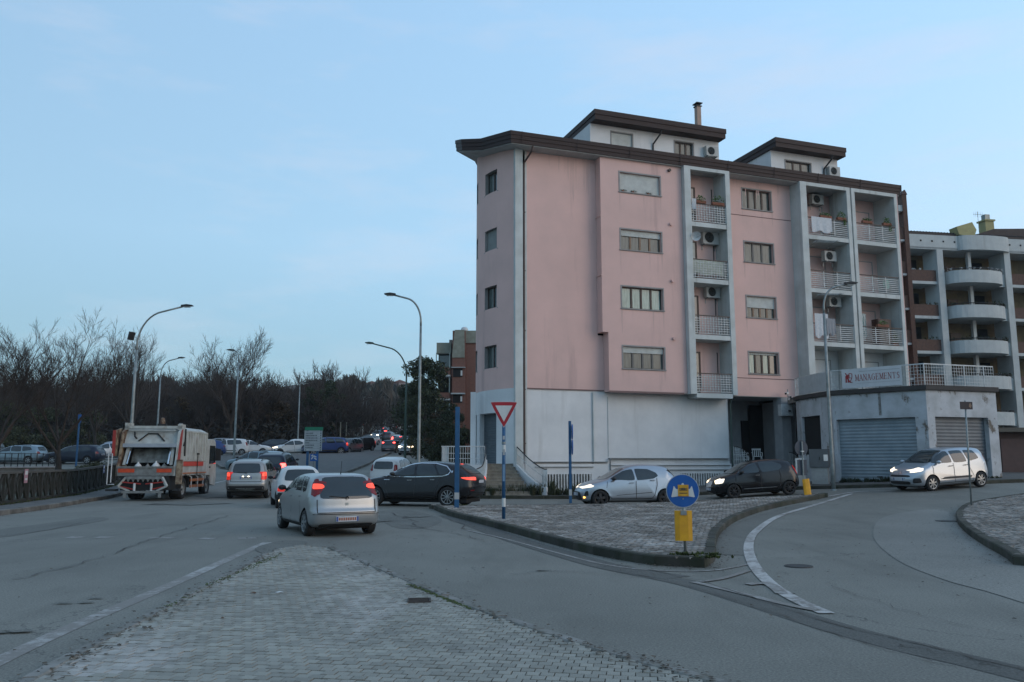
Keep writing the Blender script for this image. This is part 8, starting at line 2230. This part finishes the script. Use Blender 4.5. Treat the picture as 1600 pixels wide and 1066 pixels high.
# unseen leaf bank added behind the viewpoint to darken reflections in car paint
bw = MB()
for i in range(9000):
    x = ru.uniform(-60, 60); y = -32-ru.random()*8; z = ru.random()**1.2*(8+2.5*sin(x*.3))
    a = Vector((ru.gauss(0, 1), ru.gauss(0, 1), ru.gauss(0, 1))).normalized(); b = a.cross(Vector((ru.gauss(0, 1), ru.gauss(0, 1), 1))).normalized(); l_ = ru.uniform(.4, .9)
    q = Vector((x, y, z)); bw.add([q-a*l_, q+b*l_*.6, q+a*l_, q-b*l_*.6], [(0, 1, 2, 3)])
tag(bw.build('added_foliage', M_leafdk), 'unseen bank of dark leaves added behind the camera to darken reflections', 'added_foliage', kind='stuff')
# haze
HZ = .0002
mb = MB(); mb.box(-720, 720, -55, 905, -3, 75)
hm = bpy.data.materials.new('haze_air'); hm.use_nodes = True; ntz = hm.node_tree
for n_ in list(ntz.nodes): ntz.nodes.remove(n_)
ho = ntz.nodes.new('ShaderNodeOutputMaterial'); pv_ = ntz.nodes.new('ShaderNodeVolumePrincipled'); pv_.inputs['Density'].default_value = HZ; pv_.inputs['Color'].default_value = (.80, .88, .95, 1); pv_.inputs['Anisotropy'].default_value = .1
ntz.links.new(pv_.outputs[0], ho.inputs['Volume'])
if HZ > 0:
    o = mb.build('haze', hm, fix=True); tag(o, kind='stuff')

# grit and dead leaves gathered along the kerbs and in the road
lt = MB(); rl_ = random.Random(55)
def grit_along(path, n_, w_, dz=.02):
    for i in range(n_):
        j = rl_.randrange(len(path)-1); p = Vector(path[j][:2]).lerp(Vector(path[j+1][:2]), rl_.random()); x, y = p.x+rl_.gauss(0, w_), p.y+rl_.gauss(0, w_)
        s_ = rl_.uniform(.008, .035); a = rl_.uniform(0, 6); z = T(x, y)+dz
        q = [Vector((x+s_*cos(a+k*1.57)*rl_.uniform(.5, 1.1), y+s_*sin(a+k*1.57)*rl_.uniform(.5, 1.1), z+rl_.uniform(0, .012))) for k in range(4)]
        lt.add(q, [(0, 1, 2, 3)])
grit_along(loop2, 1500, .22); grit_along([(p.x, p.y) for p in kp[:20]], 900, .3); grit_along(lp3[:40], 500, .25); grit_along([tuple(p) for p in edgeR], 500, .12, .035); grit_along([tuple(p) for p in edgeL], 500, .15, .03)
grit_along([(-8, 8), (-2, 22), (4, 12), (9, 18), (12, 24)], 700, 2.5)
tag(lt.build('grit_and_leaves', P('litter_brown', (.10, .075, .05), .9, col2=(.05, .045, .035), scale=20, island=.5)), 'grit and small dead leaves gathered along the kerbs', 'litter', kind='stuff')
# ---- pieces that can be told apart become objects of their own
def split_islands(o, most=80):
    me = o.data; n = len(me.vertices); par = list(range(n))
    def find(a):
        while par[a] != a: par[a] = par[par[a]]; a = par[a]
        return a
    for e in me.edges:
        a, b = find(e.vertices[0]), find(e.vertices[1])
        if a != b: par[a] = b
    groups = {}
    for p in me.polygons: groups.setdefault(find(p.vertices[0]), []).append(p)
    if not 1 < len(groups) <= most: return
    for g in groups.values():
        idx = {}; vs = []; fs = []; ms = []
        for p in g:
            f = []
            for v in p.vertices:
                if v not in idx: idx[v] = len(vs); vs.append(me.vertices[v].co.copy())
                f.append(idx[v])
            fs.append(f); ms.append(p.material_index)
        m2 = bpy.data.meshes.new(o.name.split('.')[0]); m2.from_pydata(vs, [], fs)
        for m in me.materials: m2.materials.append(m)
        m2.polygons.foreach_set('material_index', ms); m2.update()
        c = bpy.data.objects.new(o.name.split('.')[0], m2); COL.objects.link(c); c.parent = o.parent; c.matrix_parent_inverse = o.matrix_parent_inverse; c.matrix_basis = o.matrix_basis
    bpy.data.objects.remove(o)
for o in list(bpy.data.objects):
    if o.type == 'MESH' and o.parent is not None and o.name.split('.')[0] in ('bracket', 'drain_hole', 'door', 'joint_strip', 'basement_grille', 'window_reveal', 'portico_door', 'ledge_moulding', 'chimney', 'plate_lamp', 'basement_void', 'guard_post', 'camera_body', 'grate_bar', 'headrest', 'row_text'):
        if not o.children: split_islands(o)
